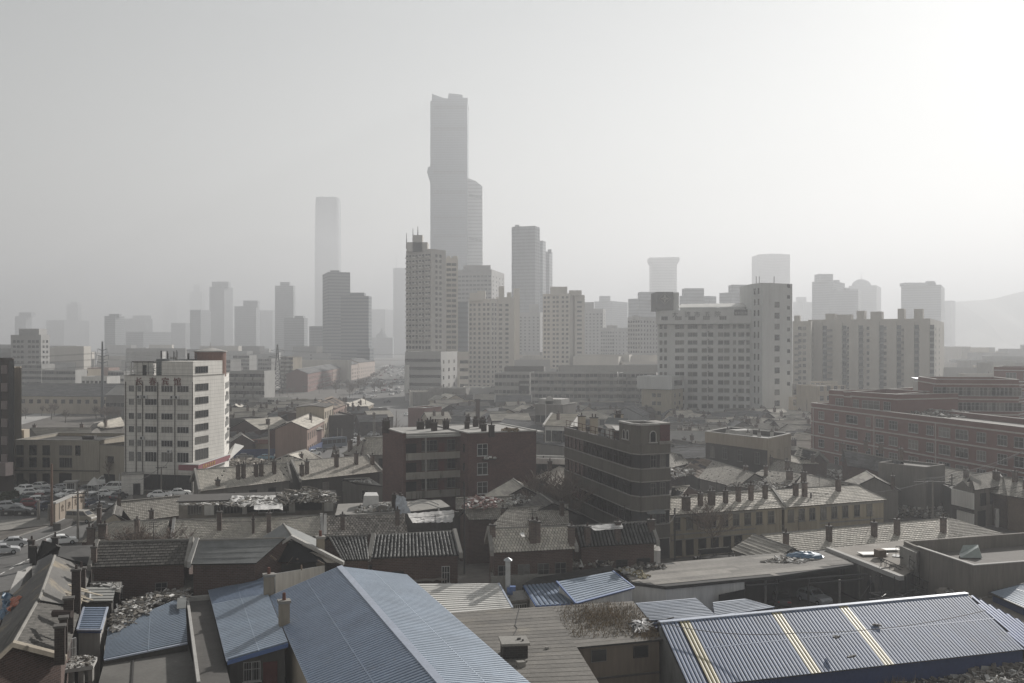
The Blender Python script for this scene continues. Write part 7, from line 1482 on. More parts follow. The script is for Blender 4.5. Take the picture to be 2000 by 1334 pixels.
# poles and cables over the sheds
b = B(); 
wire('black cable looping across the rooflight shed', [(g(1284, 1215, 6.4), g(1560, 1196+40, 6.0)), (g(1560, 1196+40, 6.0), g(1925, 1192, 6.0))], .5, .03, group=None)
t = thing('steel_post', 'black steel post with a bracket at the corner of the rooflight shed', 'post', g(1286, 1260, 0)); q = g(1286, 1262, 3.5); b = B(); b.tube((q.x, q.y, 0), (q.x, q.y, zat(1214, q.y)), .1, n=8); b.tube((q.x, q.y, zat(1214, q.y)), (q.x+1.5, q.y+1, zat(1214, q.y)+.1), .06, n=6); b.build('pole', STEELD, t)
# ================= the street village, plain, cars, trees, poles
def urow(label, px0, Y0, px1, Y1, D, zr, ze, name='row_house', **k):
    e0, e1 = gd(px0, Y0).xy, gd(px1, Y1).xy; u = (e1-e0).normalized(); i = Vector((-u.y, u.x))*D/2
    return house(name, label, k.pop('cat', 'house'), e0+i, e1+i, e0, e1, zr, ze, **k)
TR = dict(roof='row', rm=TILEM); TRL = dict(roof='row', rm=TILE); TRD = dict(roof='row', rm=TILED)
PINK = mat('washed_pink_brick', (.24, .17, .14), var=.25, streak=True); SAND = mat('sand_facade', (.36, .31, .245), var=.2, streak=True)
urow('brick street house with a long row of narrow sunlit windows above the blue hoarding', 602, 262, 635, 292, 9, 9.6, 7.6, wall=PINK, wins=[('hosp', .7, 1.9, 4.6, [(i+.5)/9 for i in range(9)]), ('hole', .7, 2.0, .8, [(i+.5)/9 for i in range(9)])], chim=((.6, .5, 1, .9, 1.6),), **TRL)
urow('tallest street house, three storeys of narrow windows with a flat cream parapet', 635.5, 293, 653, 308, 9, 11.9, 11.4, wall=SAND, wins=[('hosp', .7, 1.9, (8, 4.6, 1.2), [(i+.5)/5 for i in range(5)])], **TRD)
urow('street house with bare roof battens beyond the three storey one', 653.5, 309, 679, 335, 9, 12.0, 9.9, wall=PINK, wins=[('hosp', .7, 1.9, (6.8, 3.6, .6), [(i+.5)/8 for i in range(8)])], **dict(roof='row', rm=WOOD, kw=dict(tl=1.2, drop=.2)))
urow('pale gabled street house by the bend with bright front wall', 684, 345, 706, 370, 10, 8.4, 6.0, wall=SAND, wins=[('hosp', .7, 1.8, (3.3, .6), [(i+.5)/6 for i in range(6)])], chim=((.3, .6, 1, .9, 1.5), (.7, .6, 1, .9, 1.5)), **TRL)
urow('last pale street house before the avenue', 707, 371, 731, 402, 10, 8.0, 5.8, wall=SAND, wins=[('hosp', .7, 1.8, (3.3, .6), [(i+.5)/7 for i in range(7)])], chim=((.3, .6, 1, .9, 1.5),), **TRL)
cottage('dark maroon gable house standing over the red fascia shops', 577, 822, 13, 11, 8.6, 6.0, 78, wall=mat('maroon_gable_brick', (.085, .045, .04), var=.3), chim=((.5, .7, 1, .9, 1.5), (.1, .7, 1, .8, 1.5)), **TR)
cottage('black gabled house with a lit side slope, middle of the village', 512, 817, 14, 12, 8.4, 5.8, 60, wall=mat('black_red_brick', (.07, .045, .04), var=.3), chim=((.4, .6, 1, 1.0, 1.7),), **TRL)
simple('long grey rendered building with two small windows in the village', 448, 494, 817, 292, 287, 9, PLASD, [.3, .75], (4,), 1.2, 1.2, 'd', cat='house')
simple('flat brown brick block in the village with a thin white roof edge', 543, 580, 804, 320, 316, 12, BRICK, 2, (4,), 1, 1, 'd', cat='house')
simple('flat dark brick block beside the three storey street house', 586, 634, 799, 330, 300, 9, BRICKD, 3, (5,), 1, 1.2, 'd', cat='house')
simple('white two storey villa with tall pillars at the edge of the village', 523, 536, 776, 395, 392, 8, WHITEW, 4, (2, 6), .8, 1.8, 'hole', cat='house')
simple('pale flat house beside the white pillared villa', 505, 523, 777, 400, 396, 8, CONCL, 1, (4,), .8, .8, 'd', cat='house')
# shops with red fascias
s1, _, f = house('shop_row', 'row of shops under a faded red fascia with dark characters', 'shops', gd(463, 290).xy, gd(527, 288).xy, gd(462, 279).xy, gd(526, 277).xy, 5.2, 3.2, wall=CREAM, **TR)
b = B(); p0, p1 = gd(461, 278).xy, gd(526.5, 276).xy; wallbox(b, p0, p1, .3, 2.3, 3.5); b.build('fascia', mat('faded_red_fascia', (.19, .095, .08), var=.25), s1)
for i, x in enumerate((475, 485, 496, 506, 515)): q = gd(x, 276.5); lettering(s1, '洗浴汽修店'[i], 1.25, (q.x, q.y-.2, 2.4), (1, -.03), STEELD)
s2, _, f = house('corner_shop', 'gabled corner shop with a maroon fascia and white pillars at the street corner', 'shop', gd(541, 285).xy, gd(556, 296).xy, gd(557, 276).xy, gd(573, 288).xy, 5.6, 3.5, wall=PLASD, **TRL)
b = B(); wallbox(b, gd(528, 275.5).xy, gd(557, 274.5).xy, .3, 2.4, 3.6); wallbox(b, gd(557, 274.5).xy, gd(575, 288).xy, .3, 2.4, 3.6); b.build('fascia', mat('maroon_fascia', (.23, .085, .09), var=.2), s2); b = B(); wallbox(b, gd(529, 276).xy, gd(556, 275.5).xy, .2, 0, 2.3); b.build('front_wall', CREAM, s2)
b = B(); p0, p1 = gd(558, 275).xy, gd(574, 287.5).xy; [b.prism(around(p0+(p1-p0)*k_/4, .7, .7), 0, 2.4) for k_ in range(5)]; b.build('pillar', WHITEW, s2)
hd = thing('hoarding', 'long navy blue site hoarding bending up along the street', 'hoarding', gd(520, 268)); b = B()
for p0, p1, h_ in ((gd(456, 262), gd(572, 266), 2.2), (gd(572, 266), gd(590, 262), 2.2), (gd(590, 258), gd(640, 290), 2.3), (gd(640, 290), gd(686, 335), 2.3)): wallbox(b, p0.xy, p1.xy, .12, 0, h_)
b.build('panel', NAVY, hd)
RN.seed(5)
SHP = [('row', TILE), ('row', TILEM), ('row', TILED), ('row', TILEG)]
def scatter(label, group, xs, ys, n, zr, wal, ang=(20, 110), s=(8, 16), seed=1, avoid=()):
    RN.seed(seed)
    for i in range(n):
        px, py = ur(*xs), ur(*ys)
        if any(a <= px <= b_ and c <= py <= d_ for a, b_, c, d_ in avoid): continue
        L, D = ur(*s), ur(6, 9); z = ur(*zr); k_ = RN.choice(SHP)
        ch = tuple((ur(.1, .9), .5, 1, .9, 1.5) for _ in range(RN.randint(0, 2)))
        cottage(label, px, py, L, D, z, z-2, RN.choice(ang)+ur(-8, 8), wall=RN.choice(wal), group=group, roof=k_[0], rm=k_[1], chim=ch, wins=[('d', .9, 1.3, z-4.2, [.25, .7])] if z > 5.5 else ())
wl = [PLAS, PLASD, BRICKD, CREAM, BRICK]
scatter('small old tiled house in the crowded village by the street', 'crowded village houses', (450, 690), (776, 806), 52, (5.5, 8.5), wl, seed=3)
scatter('small brick house packed into the lanes by the maroon gable', 'crowded village houses', (560, 740), (786, 812), 16, (5, 7.5), wl, seed=23, s=(6, 11))
scatter('low roof among the lanes beside the village', 'crowded village houses', (452, 545), (824, 846), 9, (4.5, 5.5), wl, seed=4, s=(6, 12))
scatter('small old tiled house among the roofs behind the gallery block', 'old houses beyond the gallery block', (835, 1060), (764, 812), 36, (5, 8), wl, seed=7, avoid=((925, 940, 770, 812),))
scatter('small grey house among the roofs behind the banded block', 'old houses beyond the banded block', (1090, 1250), (782, 808), 24, (5, 7), wl, seed=9)
scatter('small grey tiled house at the hospital foot', 'old houses at the hospital foot', (1300, 1575), (797, 842), 62, (5, 7.5), wl, seed=10)
scatter('small tiled house squeezed between the banded block and the workshop', 'old houses by the workshop', (1310, 1372), (846, 882), 7, (5, 6.5), wl, seed=12, s=(7, 12))
scatter('low roof between the school and the workshop building', 'old houses by the school', (1548, 1580), (845, 868), 4, (4, 5.5), wl, seed=13, s=(6, 10))
# named middle houses
simple('flat red rendered block with a white edged roof at the river of roofs', 797, 829, 796, 335, 332, 11, BRICKF, 0, cat='house', roof=CONCL, cop=CONCL)
cottage('long slate blue roof shed behind the gallery block', 902, 793, 24, 13, 7.2, 4.2, 175, wall=PLAS, **dict(roof='row', rm=TILEG))
cottage('low wide slate roof right behind the gallery block stacks', 878, 812, 20, 11, 6.6, 4.0, 172, wall=CONC, hipL=.2, hipR=.25, **dict(roof='row', rm=TILEG))
cottage('slate roofed house with a pink brick gable and one tall window', 964, 797, 11, 9, 7.6, 4.8, 60, wall=PINK, wins=[], **dict(roof='row', rm=TILEG))
cottage('grey roofed two storey house with pale coping lines', 1003, 772, 15, 9, 8.6, 6.2, 178, par='lr', parm=CONCL, wall=PLAS, wins=[('w', 1, 1.6, 2.8, 5)], **dict(roof='row', rm=TILEG))
cottage('grey roofed house with pale coping beside the two storey one', 960, 770, 15, 9, 8.0, 5.8, 178, par='lr', parm=CONCL, wall=PLASD, wins=[('d', 1, 1.6, 2.8, 4)], **dict(roof='row', rm=TILEM))
cottage('faded pink brick cottage with a hipped roof', 1003, 793, 10, 7, 6.2, 4.2, 8, wall=PINK, **TR)
t = thing('brick_flue', 'tall square brick flue rising among the slate roofs', 'chimney', gd(933, 300)); q = gd(933, 300); b = B(); b.prism(around(q, 1.0, 1.0, 20), 0, zat(781, 300)); b.build('stack', BRICK, t); b = B(); b.prism(around(q, 1.4, 1.4, 20), zat(781, 300), zat(779, 300)); b.build('cap', CONCD, t)
t, ro = block('ornate_house', 'ornate grey villa with stepped white parapet and dark arcade', 'building', rect(gd(1045, 300), gd(1100, 296), 10), zat(789, 300), 0, PLAS, TAR, .8, .3, CONCL, wall_specs(gd(1045, 300), gd(1100, 296), 5, (6.5,), 1.4, 2.0, 'hole'))
b = B(); q = gd(1073, 299); b.prism(around(q, 2.6, 1.2), 0, zat(783, 299)); b.tube((q.x, q.y-.6, zat(783, 299)), (q.x, q.y+.6, zat(783, 299)), 1.3, n=14); b.build('arched_pediment', CONCL, t); b = B(); b.prism(rect(gd(1052, 303), gd(1096, 300), 7), 11, zat(779, 303)); b.build('roof_room', CONCL, t)
t, ro, f = house('white_house', 'white two storey house with a pale pediment and four dark windows', 'house', gd(1078, 262).xy, gd(1130, 262).xy, gd(1062, 246).xy, gd(1112, 244).xy, 11.6, 9.8, wall=WHITEW, par='l', parm=CONCL, wins=[('d', 1.2, 2.6, 6.0, [.15, .4, .62, .85])], chim=((.4, .5, 1, 1, 1.8),), **TRL)
phouse('long_roofed_shed', 'long low slate grey roof beside the gallery block', 'shed', (985, 818), (1064, 826), (960, 842), (1062, 848), 6.2, 4.0, roof='row', rm=TILEG, wall=PLAS, kw=dict(tl=.5))
phouse('long_roofed_shed', 'slate grey roof with two stacks over the white fronted stalls', 'shed', (1028, 849), (1110, 852), (1030, 863), (1112, 873), 6.6, 5.4, roof='row', rm=TILEG, wall=PLAS, kw=dict(tl=.5), chim=((.45, .7, 1, .9, 1.6), (.6, .7, 1, .9, 1.6)))
simple('gutted white fronted stalls with dark openings behind the gallery block', 1030, 1108, 894, 192, 190, 5, WHITEW, 5, (4.5,), 2.2, 2.4, 'hole', cat='building')
phouse('terrace_house', 'tile roof with two stacks between the gallery block and the banded block', 'house', (1075, 905), (1125, 922), (1030, 925), (1108, 962), 6.6, 4.4, roof='tile', rm=TILE, kw=dict(tl=.55, tw=.6), wall=BRICK, chim=((.0, .3, 1, .8, 1.6), (.3, .4, 1, .8, 1.6)))
cottage('hipped pavilion with pale roof behind the banded block railing', 1152, 803, 15, 11, 7.6, 5.4, 0, wall=GALL, hipL=.35, hipR=.35, wins=[('d', 1.5, 1.6, 3.4, 6)], **TRL)
cottage('grey gable house with two white arched windows before the cream annex', 1230, 794, 12, 12, 8.4, 5.6, 70, wall=mat('blue_grey_render', (.22, .225, .225), streak=True), **dict(roof='row', rm=TILEG))
for i, (x, lab) in enumerate(((1110, 'long pale roofed row in front of the six storey flats, first of two'), (1180, 'long grey roofed row in front of the six storey flats, second of two'))): cottage(lab, x+5, 785+i, 22, 8, 7.4, 5.2, 178, wall=PLAS, wins=[('d', 1, 1.3, 2.6, 5)], par='lr', roof='row', rm=[TILE, TILEG][i])
for (x, y, L, a, lab, m_) in ((1342, 819, 11, 172, 'grey coped house in the huddle by the hospital wall', TILEG), (1396, 819, 14, 172, 'pale roofed house with three stacks by the hospital wall', TILE), (1440, 821, 9, 100, 'small blue grey gable by the hospital wall', TILEG), (1348, 842, 13, 165, 'pale sunlit roof before the tan workshop', CONCL), (1390, 834, 18, 172, 'long dark tiled roof just behind the tan workshop', TILEM), (1318, 828, 12, 160, 'steep dark roof beside the banded block', TILEM)):
    cottage(lab, x, y, L, 9, 7.0, 4.8, a, wall=PLAS, par='lr' if L > 10 else '', chim=((.3, .5, 1, .9, 1.5), (.7, .5, 1, .9, 1.5)), roof='row', rm=m_)
simple('pale tiled shed with a blue roof beside the workshop', 1546, 1590, 832, 310, 306, 14, CREAM, 2, (3,), 1.2, 1.2, 'd', cat='shed', roof=mat('faded_blue_roof', (.22, .27, .36), rough=.5), ph=.05)
phouse('long_garden_wall_roof', 'long narrow roof with white bays running beside the tan workshop', 'shed', (1345, 880), (1480, 907), (1343, 884), (1478, 914), 4.6, 3.6, roof='row', rm=CONCD, wall=PLASD)
b = B(); a, c = V2(g(1375, 878, 4)), V2(g(1478, 898, 4)); wallbox(b, a, c, .3, 0, 4.4)
tag(b.build('panelled_wall', mat('dirty_white_panels', (.42, .41, .385), var=.5, scale=1.2), org=(a.x, a.y, 0)), 'row of broken dirty white bays at the foot of the tan workshop', 'wall')
# ---- the shack row with heaped roof
t = thing('shack_row', 'makeshift shacks of board and window frames with a junk laden roof', 'shack', g(480, 1000, 4)); p0, p1 = V2(g(349, 1008, 5.4)), V2(g(654, 998, 5.4)); P = rect(p0, p1, 6); b = B(); b.prism(P, 0, 7.4); b.build('wall', mat('patched_board', (.22, .20, .175), var=.5, scale=.9), t)
b = B(); b.prism(offset_poly(P, -.3), 7.4, 7.55); b.build('roof', CONCD, t)
u = (p1-p0).normalized(); add_windows(t, wall_specs(p0, p1, [(.27, 2.0), (.335, 2.2), (.1, 1.8)], (5.6,), 1, 1.6, 'wide')+wall_specs(p0, p1, [(.58, 3.2), (.66, 2.6)], (5.6,), 1, 1.3, 'sash')+wall_specs(p0, p1, [(.45, 2.6), (.82, 4)], (5.7,), 1, 1.3, 'hole'))
b = B(); [wallbox(b, p0.lerp(p1, a_), p0.lerp(p1, a_+w_), .1, 5.4, 7.3) for a_, w_ in ((.16, .06), (.4, .03), (.7, .04), (.93, .06))]; b.build('white_board', WHITEW, t)
b = B()
for x0, x1, y0, y1 in ((452, 500, 990, 968), (496, 552, 996, 968), (548, 600, 982, 966)): 
    sheet(b, [g(x0, y0, 7.5), g(x1, y0-1, 7.5), g(x1, y1, 7.9), g(x0, y1, 7.9)], 8, 5, .1)
b.build('corrugated_sheet', CLOTH, t)
rubble('junk_heap', 'high heap of planks, sheets and rags on the shack roof', [q.xy for q in (g(540, 984, 7.6), g(655, 982, 7.6), g(655, 970, 7.6), g(600, 966, 7.6), g(540, 968, 7.6))], 7.6, 620, .3, 1.3, JUNK, 1.7, .3, JUNKW)
rubble('junk_heap', 'white panels and stones holding down the shack roof', [q.xy for q in (g(440, 990, 7.6), g(545, 986, 7.6), g(545, 970, 7.6), g(455, 972, 7.6))], 7.65, 260, .3, 1.3, JUNKW, .2, .25, JUNK)
rubble('junk_heap', 'thin litter of laths along the low end of the shack roof', [q.xy for q in (g(350, 988, 7.5), g(452, 985, 7.5), g(452, 981, 7.5), g(352, 984, 7.5))], 7.5, 150, .2, 1.0, JUNK, .05, .2, JUNKW)
rubble('demolition_heap', 'heap of splintered timber and plaster beside the hotel canopy', [q.xy for q in (g(444, 928, 1), g(500, 922, 1), g(520, 905, 1), g(480, 895, 1), g(455, 900, 1))], .3, 700, .5, 2.0, mat('pale_splinters', (.36, .33, .29), island=.6), 2.5, .3, JUNK)
t = thing('roof_terrace', 'flat concrete terrace crowded with washing tubs and bundles behind the tiled row', 'building', g(710, 1000, 0)); P = [g(x, y, 6.4).xy for x, y in ((655, 1007), (800, 1000), (880, 990), (860, 976), (660, 985))]; b = B(); b.prism(P, 0, 6.4); b.build('wall', PLASD, t); b = B(); b.prism(P, 6.41, 6.45); b.build('roof', CONC, t)
rubble('clutter', 'tubs, bundles and white bags spread on the concrete terrace', [g(x, y, 6.5).xy for x, y in ((695, 1002), (795, 996), (790, 985), (705, 990))], 6.45, 260, .25, .9, JUNKW, .5, 1.0, JUNK)
t, ro, f = phouse('brick_hut', 'small brick hut with a slanting roof weighted by stones beside the gallery block', 'hut', (672, 936), (722, 934), (694, 945), (747, 949), 8.6, 7.8, roof='felt', rm=CONC, wall=PLAS, kb=.3, wins=[('g', 1.1, 1.4, 5.4, [.3])])
rubble('rubble', 'stones and scraps holding down the hut roof', [g(x, y, 8.4).xy for x, y in ((690, 941), (728, 943), (722, 936), (680, 937))], 8.3, 60, .2, .6, JUNKW, .1, .6, JUNK)
t = thing('tent_shelter', 'pale tent like shelter on the concrete terrace', 'shelter', g(725, 990, 6.4)); q = [g(x, y, 6.5) for x, y in ((708, 992), (740, 992), (736, 984), (712, 984))]; b = B(); b.hexa(q, [w+Vector((0, 0, 1.7))+(q[2]-w)*.08 for w in q]); b.build('canvas', CLOTH, t)
for (x, yb, zt_, lab) in ((771, 1000, 961, 'tall dark stack on the terrace beside the draped cloth'), (782, 1002, 962, 'tall dark stack half covered by draped cloth')):
    q = g(x, yb, 6.2); t = thing('chimney_stack', lab, 'chimney', q); b = B(); b.prism(around(q, .8, .8, 10), 6.2, zat(zt_+4, q.y)); b.build('stack', BRICKD, t); b = B(); b.tube((q.x, q.y, zat(zt_+4, q.y)), (q.x, q.y, zat(zt_, q.y)), .22, .18, 8); b.build('pot', POT, t)
b = B(); q = g(781, 1003, 6.5); sheet(b, [q+Vector((-.5, -.5, -.0)), q+Vector((1.5, -.6, .2)), q+Vector((.7, -.1, 2.3)), q+Vector((-.5, -.2, 2.6))], 6, 8, .1); tag(b.build('draped_cloth', mat('blue_white_cloth', (.45, .48, .52), var=.3, scale=2), org=q), 'bluish white cloth hanging over the dark stacks', 'cloth')
t = thing('hoop_frame', 'white curved hoop frame over a vault on the terrace', 'frame', g(825, 1000, 6)); b = B(); 
for yy_ in (986, 992):
    prev = None
    for i in range(13): a = math.pi*i/12; q = g(793+64*(i/12), yy_+8, 6.4)+Vector((0, 0, .6+.7*math.sin(a))); prev and b.tube(prev, q, .09, n=5); prev = q
for x in (793, 857): b.tube(g(x, 1002, 6.3), g(x, 1002, 6.3)+Vector((0, 0, .9)), .12, n=6)
b.build('hoop', CLOTH, t)
rubble('rubble', 'collapsed roof covered with reddish rugs and white scraps', [g(x, y, 7.6).xy for x, y in ((903, 992), (968, 990), (982, 976), (920, 973))], 7.5, 260, .3, 1.2, mat('reddish_rag', (.19, .12, .11), island=.5), .9, .35, JUNKW)
rubble('rubble', 'white flakes of plaster clinging before the broken gabled house', [g(x, y, 7.5).xy for x, y in ((985, 978), (1040, 975), (1042, 962), (990, 962))], 6.8, 180, .2, .8, JUNKW, 1.0, .6, JUNK)
# ---- plain on the far side
for (lab, x0, x1, py, Y, fl, cols, m_, bl) in (
    ('grey flats beside the dark tower on the plain', 43, 81, 711, 560, 6, 8, FL6, False), ('long grey flats with white window bands on the plain', 82, 147, 722, 540, 5, 14, FL6, False), ('small flats with close set windows on the plain', 149, 171, 721, 560, 5, 8, CREAM, False), ('blank pinkish wall block on the plain', 171, 212, 718, 600, 5, 0, mat('pink_plaster', (.30, .21, .18), var=.15), False),
    ('white hall with six small windows behind the steel pylon pole', 159, 209, 735, 500, 3, 6, WHITEW, False), ('grey block next to the hotel wall', 211, 242, 724, 520, 5, 6, FL6, False), ('flats with two stair bays right of the red drum', 448, 516, 724, 430, 5, 12, FL6, True), ('low blank roofed block behind those flats', 455, 487, 694, 720, 8, 8, FL6, False),
    ('flats with a lit end beside the lattice pylon', 548, 572, 697, 640, 8, 6, CREAM, True), ('low broad block behind the lattice pylon', 504, 530, 700, 700, 7, 6, WG, False), ('flat hazy hall behind the red terrace', 575, 640, 690, 980, 6, 0, WG, False), ('hazy flats between the hotel and the pylon', 425, 450, 702, 600, 7, 6, FL6, False)):
    flats(lab, x0, x1, py, Y, Y-3, fl, cols or 1, m_, balc=bl)
t, P, z1 = tower('dark slab apartment tower with pale piers and a raised roof box on the plain', 21, 80, 97, 654, 590, 15, WG, win=((.12, .25, .38, .62, .75, .88), (.3, .7), 3.1, 1.8, 1.5, 'plain'), boxes=((37, 76, 642, 10),)); 
t, _, f = urow('long grey warehouse with small square windows on the plain', 20, 430, 242, 425, 26, 12.5, 7.6, name='warehouse', cat='warehouse', wall=CREAM, roof='row', rm=TILEG, wins=[('d', 1.6, 1.6, 4.5, 14)])
urow('grey roofed barn end beside the hotel, lit on its gable', 205, 400, 243, 398, 16, 13.2, 9.5, name='warehouse', cat='warehouse', wall=PLAS, roof='row', rm=CONCL, wins=[('d', 1.3, 1.3, 5, 5)])
phouse('tiled_house', 'long low tiled roof behind the cream building', 'house', (60, 836), (178, 836), (50, 848), (178, 846), 7.5, 5.8, roof='row', rm=TILEM, wall=PLAS, chim=((.1, .5, 1, 1, 1.6), (.85, .5, 1, 1, 1.6)))
phouse('tiled_house', 'sunlit tiled roof slope running up to the hotel', 'house', (182, 827), (236, 815), (198, 838), (245, 832), 7.8, 5.6, roof='row', rm=TILE, wall=PLAS, chim=((.3, .5, 1, .9, 1.5),))
DG = 'blocks fading into the haze'
RN.seed(21)
for i in range(76):
    px = ur(-20, 640); Y = ur(640, 1500); h_ = ur(8, 30)
    if 470 < px < 620 and Y < 900: continue
    q = gd(px, Y).xy; t, ro = block('hazy_block', 'small grey block fading into the haze of the plain', 'building', around(q, ur(18, 50), 12, ur(-20, 20)), h_, 0, RN.choice([WG, WC, FL6, CONCD]), TAR, .5, .4, group=DG, specs=())
for i in range(34):
    px = ur(1848, 2060); Y = ur(480, 1100); h_ = 9+(Y-400)/45+ur(-4, 8); q = gd(px, Y).xy
    block('hazy_block', 'grey block stepping up the hazy slope near the hill', 'building', around(q, ur(18, 40), 12, ur(-20, 20)), h_, 0, RN.choice([WG, WC, FL6]), TAR, .5, .4, group='blocks near the hazy hill', specs=wall_specs(*[around(q, 24, 12.4, 0)[k_] for k_ in (0, 1)], 5, fill(0, h_-2, 3.2), 1.6, 1.4, 'plain') if Y < 650 else ())
for i in range(44):
    px = ur(1000, 1290); Y = ur(560, 1100); q = gd(px, Y).xy; block('hazy_block', 'low grey block between the hazy towers', 'building', around(q, ur(18, 40), 12, ur(-20, 20)), ur(12, 24), 0, RN.choice([WG, WC, FL6]), TAR, .5, .4, group='blocks between the hazy towers')
for i in range(14):
    px = ur(830, 1010); Y = ur(430, 520); q = gd(px, Y).xy; block('hazy_block', 'low flat roofed building at the foot of the cream towers', 'building', around(q, ur(12, 24), 9, ur(-20, 20)), ur(5, 9), 0, RN.choice([WG, WC, PLAS]), RN.choice([TAR, CONCL]), .5, .4, group='low buildings at the tower feet')
for (lab, x0, Y0, x1, Y1, zr, ze, m_, n_) in (('dark red brick terrace with a white trimmed gable beside the avenue', 602, 620, 630, 680, 14.5, 11.5, BRICKF, 9), ('second dark red terrace unit toward the pink ones', 630.5, 682, 650, 730, 14.5, 11.5, BRICKF, 9), ('third brick terrace unit, paler than its neighbours', 650.5, 732, 673, 800, 14.5, 11.5, PINK, 10), ('pink and white terrace with bay columns along the avenue', 673.5, 802, 700, 860, 16, 13, mat('pale_pink_facade', (.42, .35, .31), var=.2), 8), ('last pink and white terrace before the haze', 700.5, 862, 733, 940, 17, 14, MATS['pale_pink_facade'], 9)):
    urow(lab, x0, Y0, x1, Y1, 14, zr, ze, name='terrace_block', cat='apartments', wall=m_, roof='row', rm=TILEG, wins=[('slide' if n_ > 8 else 'wide', 1.5, 1.8, (1.5, 4.6, 7.7), n_)])
# billboard and bridge on the avenue
# ---- cars
WHT, SIL, BLK, RDC, GRN, GRY, DBL, BGE = (.85, .85, .83), (.45, .455, .46), (.02, .02, .022), (.16, .02, .022), (.03, .06, .055), (.16, .165, .17), (.03, .04, .07), (.27, .25, .21)
for lab, px, py, rz, col, kd in (
    ('white saloon with a dark sunroof driving alone up the street', 121, 1063, 28, WHT, 'sedan'), ('silver saloon cut off by the edge of the view on the street', 6, 1082, 25, SIL, 'sedan'), ('silver saloon with red tail lamps waiting behind another on the street', 22, 1068, 205, SIL, 'sedan'),
    ('grey saloon parked across the lot beside the dark planters', 36, 1003, 12, GRY, 'sedan'), ('dark red hatchback with white roof in the packed lot', 62, 990, 20, RDC, 'hatch'), ('dark green car wedged behind the red hatchback', 42, 985, 200, GRN, 'hatch'), ('black saloon in the packed lot before the white one', 62, 977, 15, BLK, 'sedan'), ('maroon saloon nose to nose with the black one', 80, 978, 20, RDC, 'sedan'),
    ('white saloon parked by the clipped bushes', 62, 967, 10, WHT, 'sedan'), ('silver saloon parked along the iron fence', 97, 963, -8, SIL, 'sedan'), ('white saloon facing the viewer at the lot gate', 131, 971, 240, WHT, 'sedan'), ('dark blue hatchback parked against the lettered wall', 92, 995, 60, DBL, 'hatch'), ('black people carrier beside the dark blue hatchback', 100, 983, 60, BLK, 'hatch'),
    ('white hatchback beside the white flag pole', 185, 975, 75, WHT, 'hatch'), ('white saloon behind the pointed white tent', 205, 970, 20, WHT, 'sedan'), ('dark saloon with bright grille tucked under the gate wall', 173, 988, 80, DBL, 'sedan'), ('grey saloon hidden behind the tiled hip roof', 200, 995, 15, GRY, 'sedan'), ('white saloon at the hut beside the hotel', 350, 968, 20, WHT, 'sedan'), ('white saloon roof showing over the tiled slope', 312, 972, 10, WHT, 'sedan'), ('silver hatchback tucked in by the low spreading bush', 20, 995, 20, SIL, 'hatch'), ('white hatchback in the second rank behind the red one', 78, 984, 18, WHT, 'hatch'), ('silver saloon in the rank nearest the iron fence', 118, 958, 170, SIL, 'sedan'), ('grey hatchback beside the pointed tent', 175, 962, 30, GRY, 'hatch'), ('silver saloon behind the white minibus pair', 196, 958, 160, SIL, 'sedan'), ('black saloon at the square tiled hut', 232, 975, 85, BLK, 'sedan'), ('white saloon at the top of the lot by the cream building', 75, 955, 172, WHT, 'sedan'), ('white hatchback close to the dark tower entrance', 46, 961, 150, WHT, 'hatch'), ('grey saloon between gate wall and flag pole', 176, 978, 80, GRY, 'sedan')):
    car(lab, g(px, py, .13 if py < 1010 else .01), R(rz), col, kd)
for lab, px, py, rz, col in (('white minibus parked lengthwise in front of the cream building', 210, 947, 172, WHT), ('white minibus just in front of the other minibus', 224, 960, 178, WHT), ('brownish grey minivan by the street gate, seen from behind', 159, 1020, -10, BGE)):
    car(lab, g(px, py, .13 if py < 1000 else .01), R(rz), col, 'van')
for lab, px, py, rz, col, kd in (('dark car against the blue hoarding', 478, 896, 5, GRY, 'sedan'), ('pale blue car against the blue hoarding', 520, 898, 5, (.12, .25, .33), 'sedan'), ('white car against the blue hoarding', 552, 893, 15, WHT, 'sedan'), ('white car half hidden at the end of the hoarding', 612, 889, 50, WHT, 'hatch'), ('grey car following the bus', 622, 884, 55, GRY, 'sedan'), ('white taxi on the street ahead of the first bus', 685, 852, 232, WHT, 'sedan'), ('white car overtaking beside the hipped roof', 694, 864, 235, WHT, 'sedan'), ('silver car on the bend by the poles', 729, 852, 60, SIL, 'sedan'), ('white car far up the bend of the street', 744, 802, 60, WHT, 'sedan'), ('white car near the red block on the bend', 796, 812, 70, WHT, 'sedan')):
    car(lab, g(px, py, .01), R(rz), col, kd, full=False)
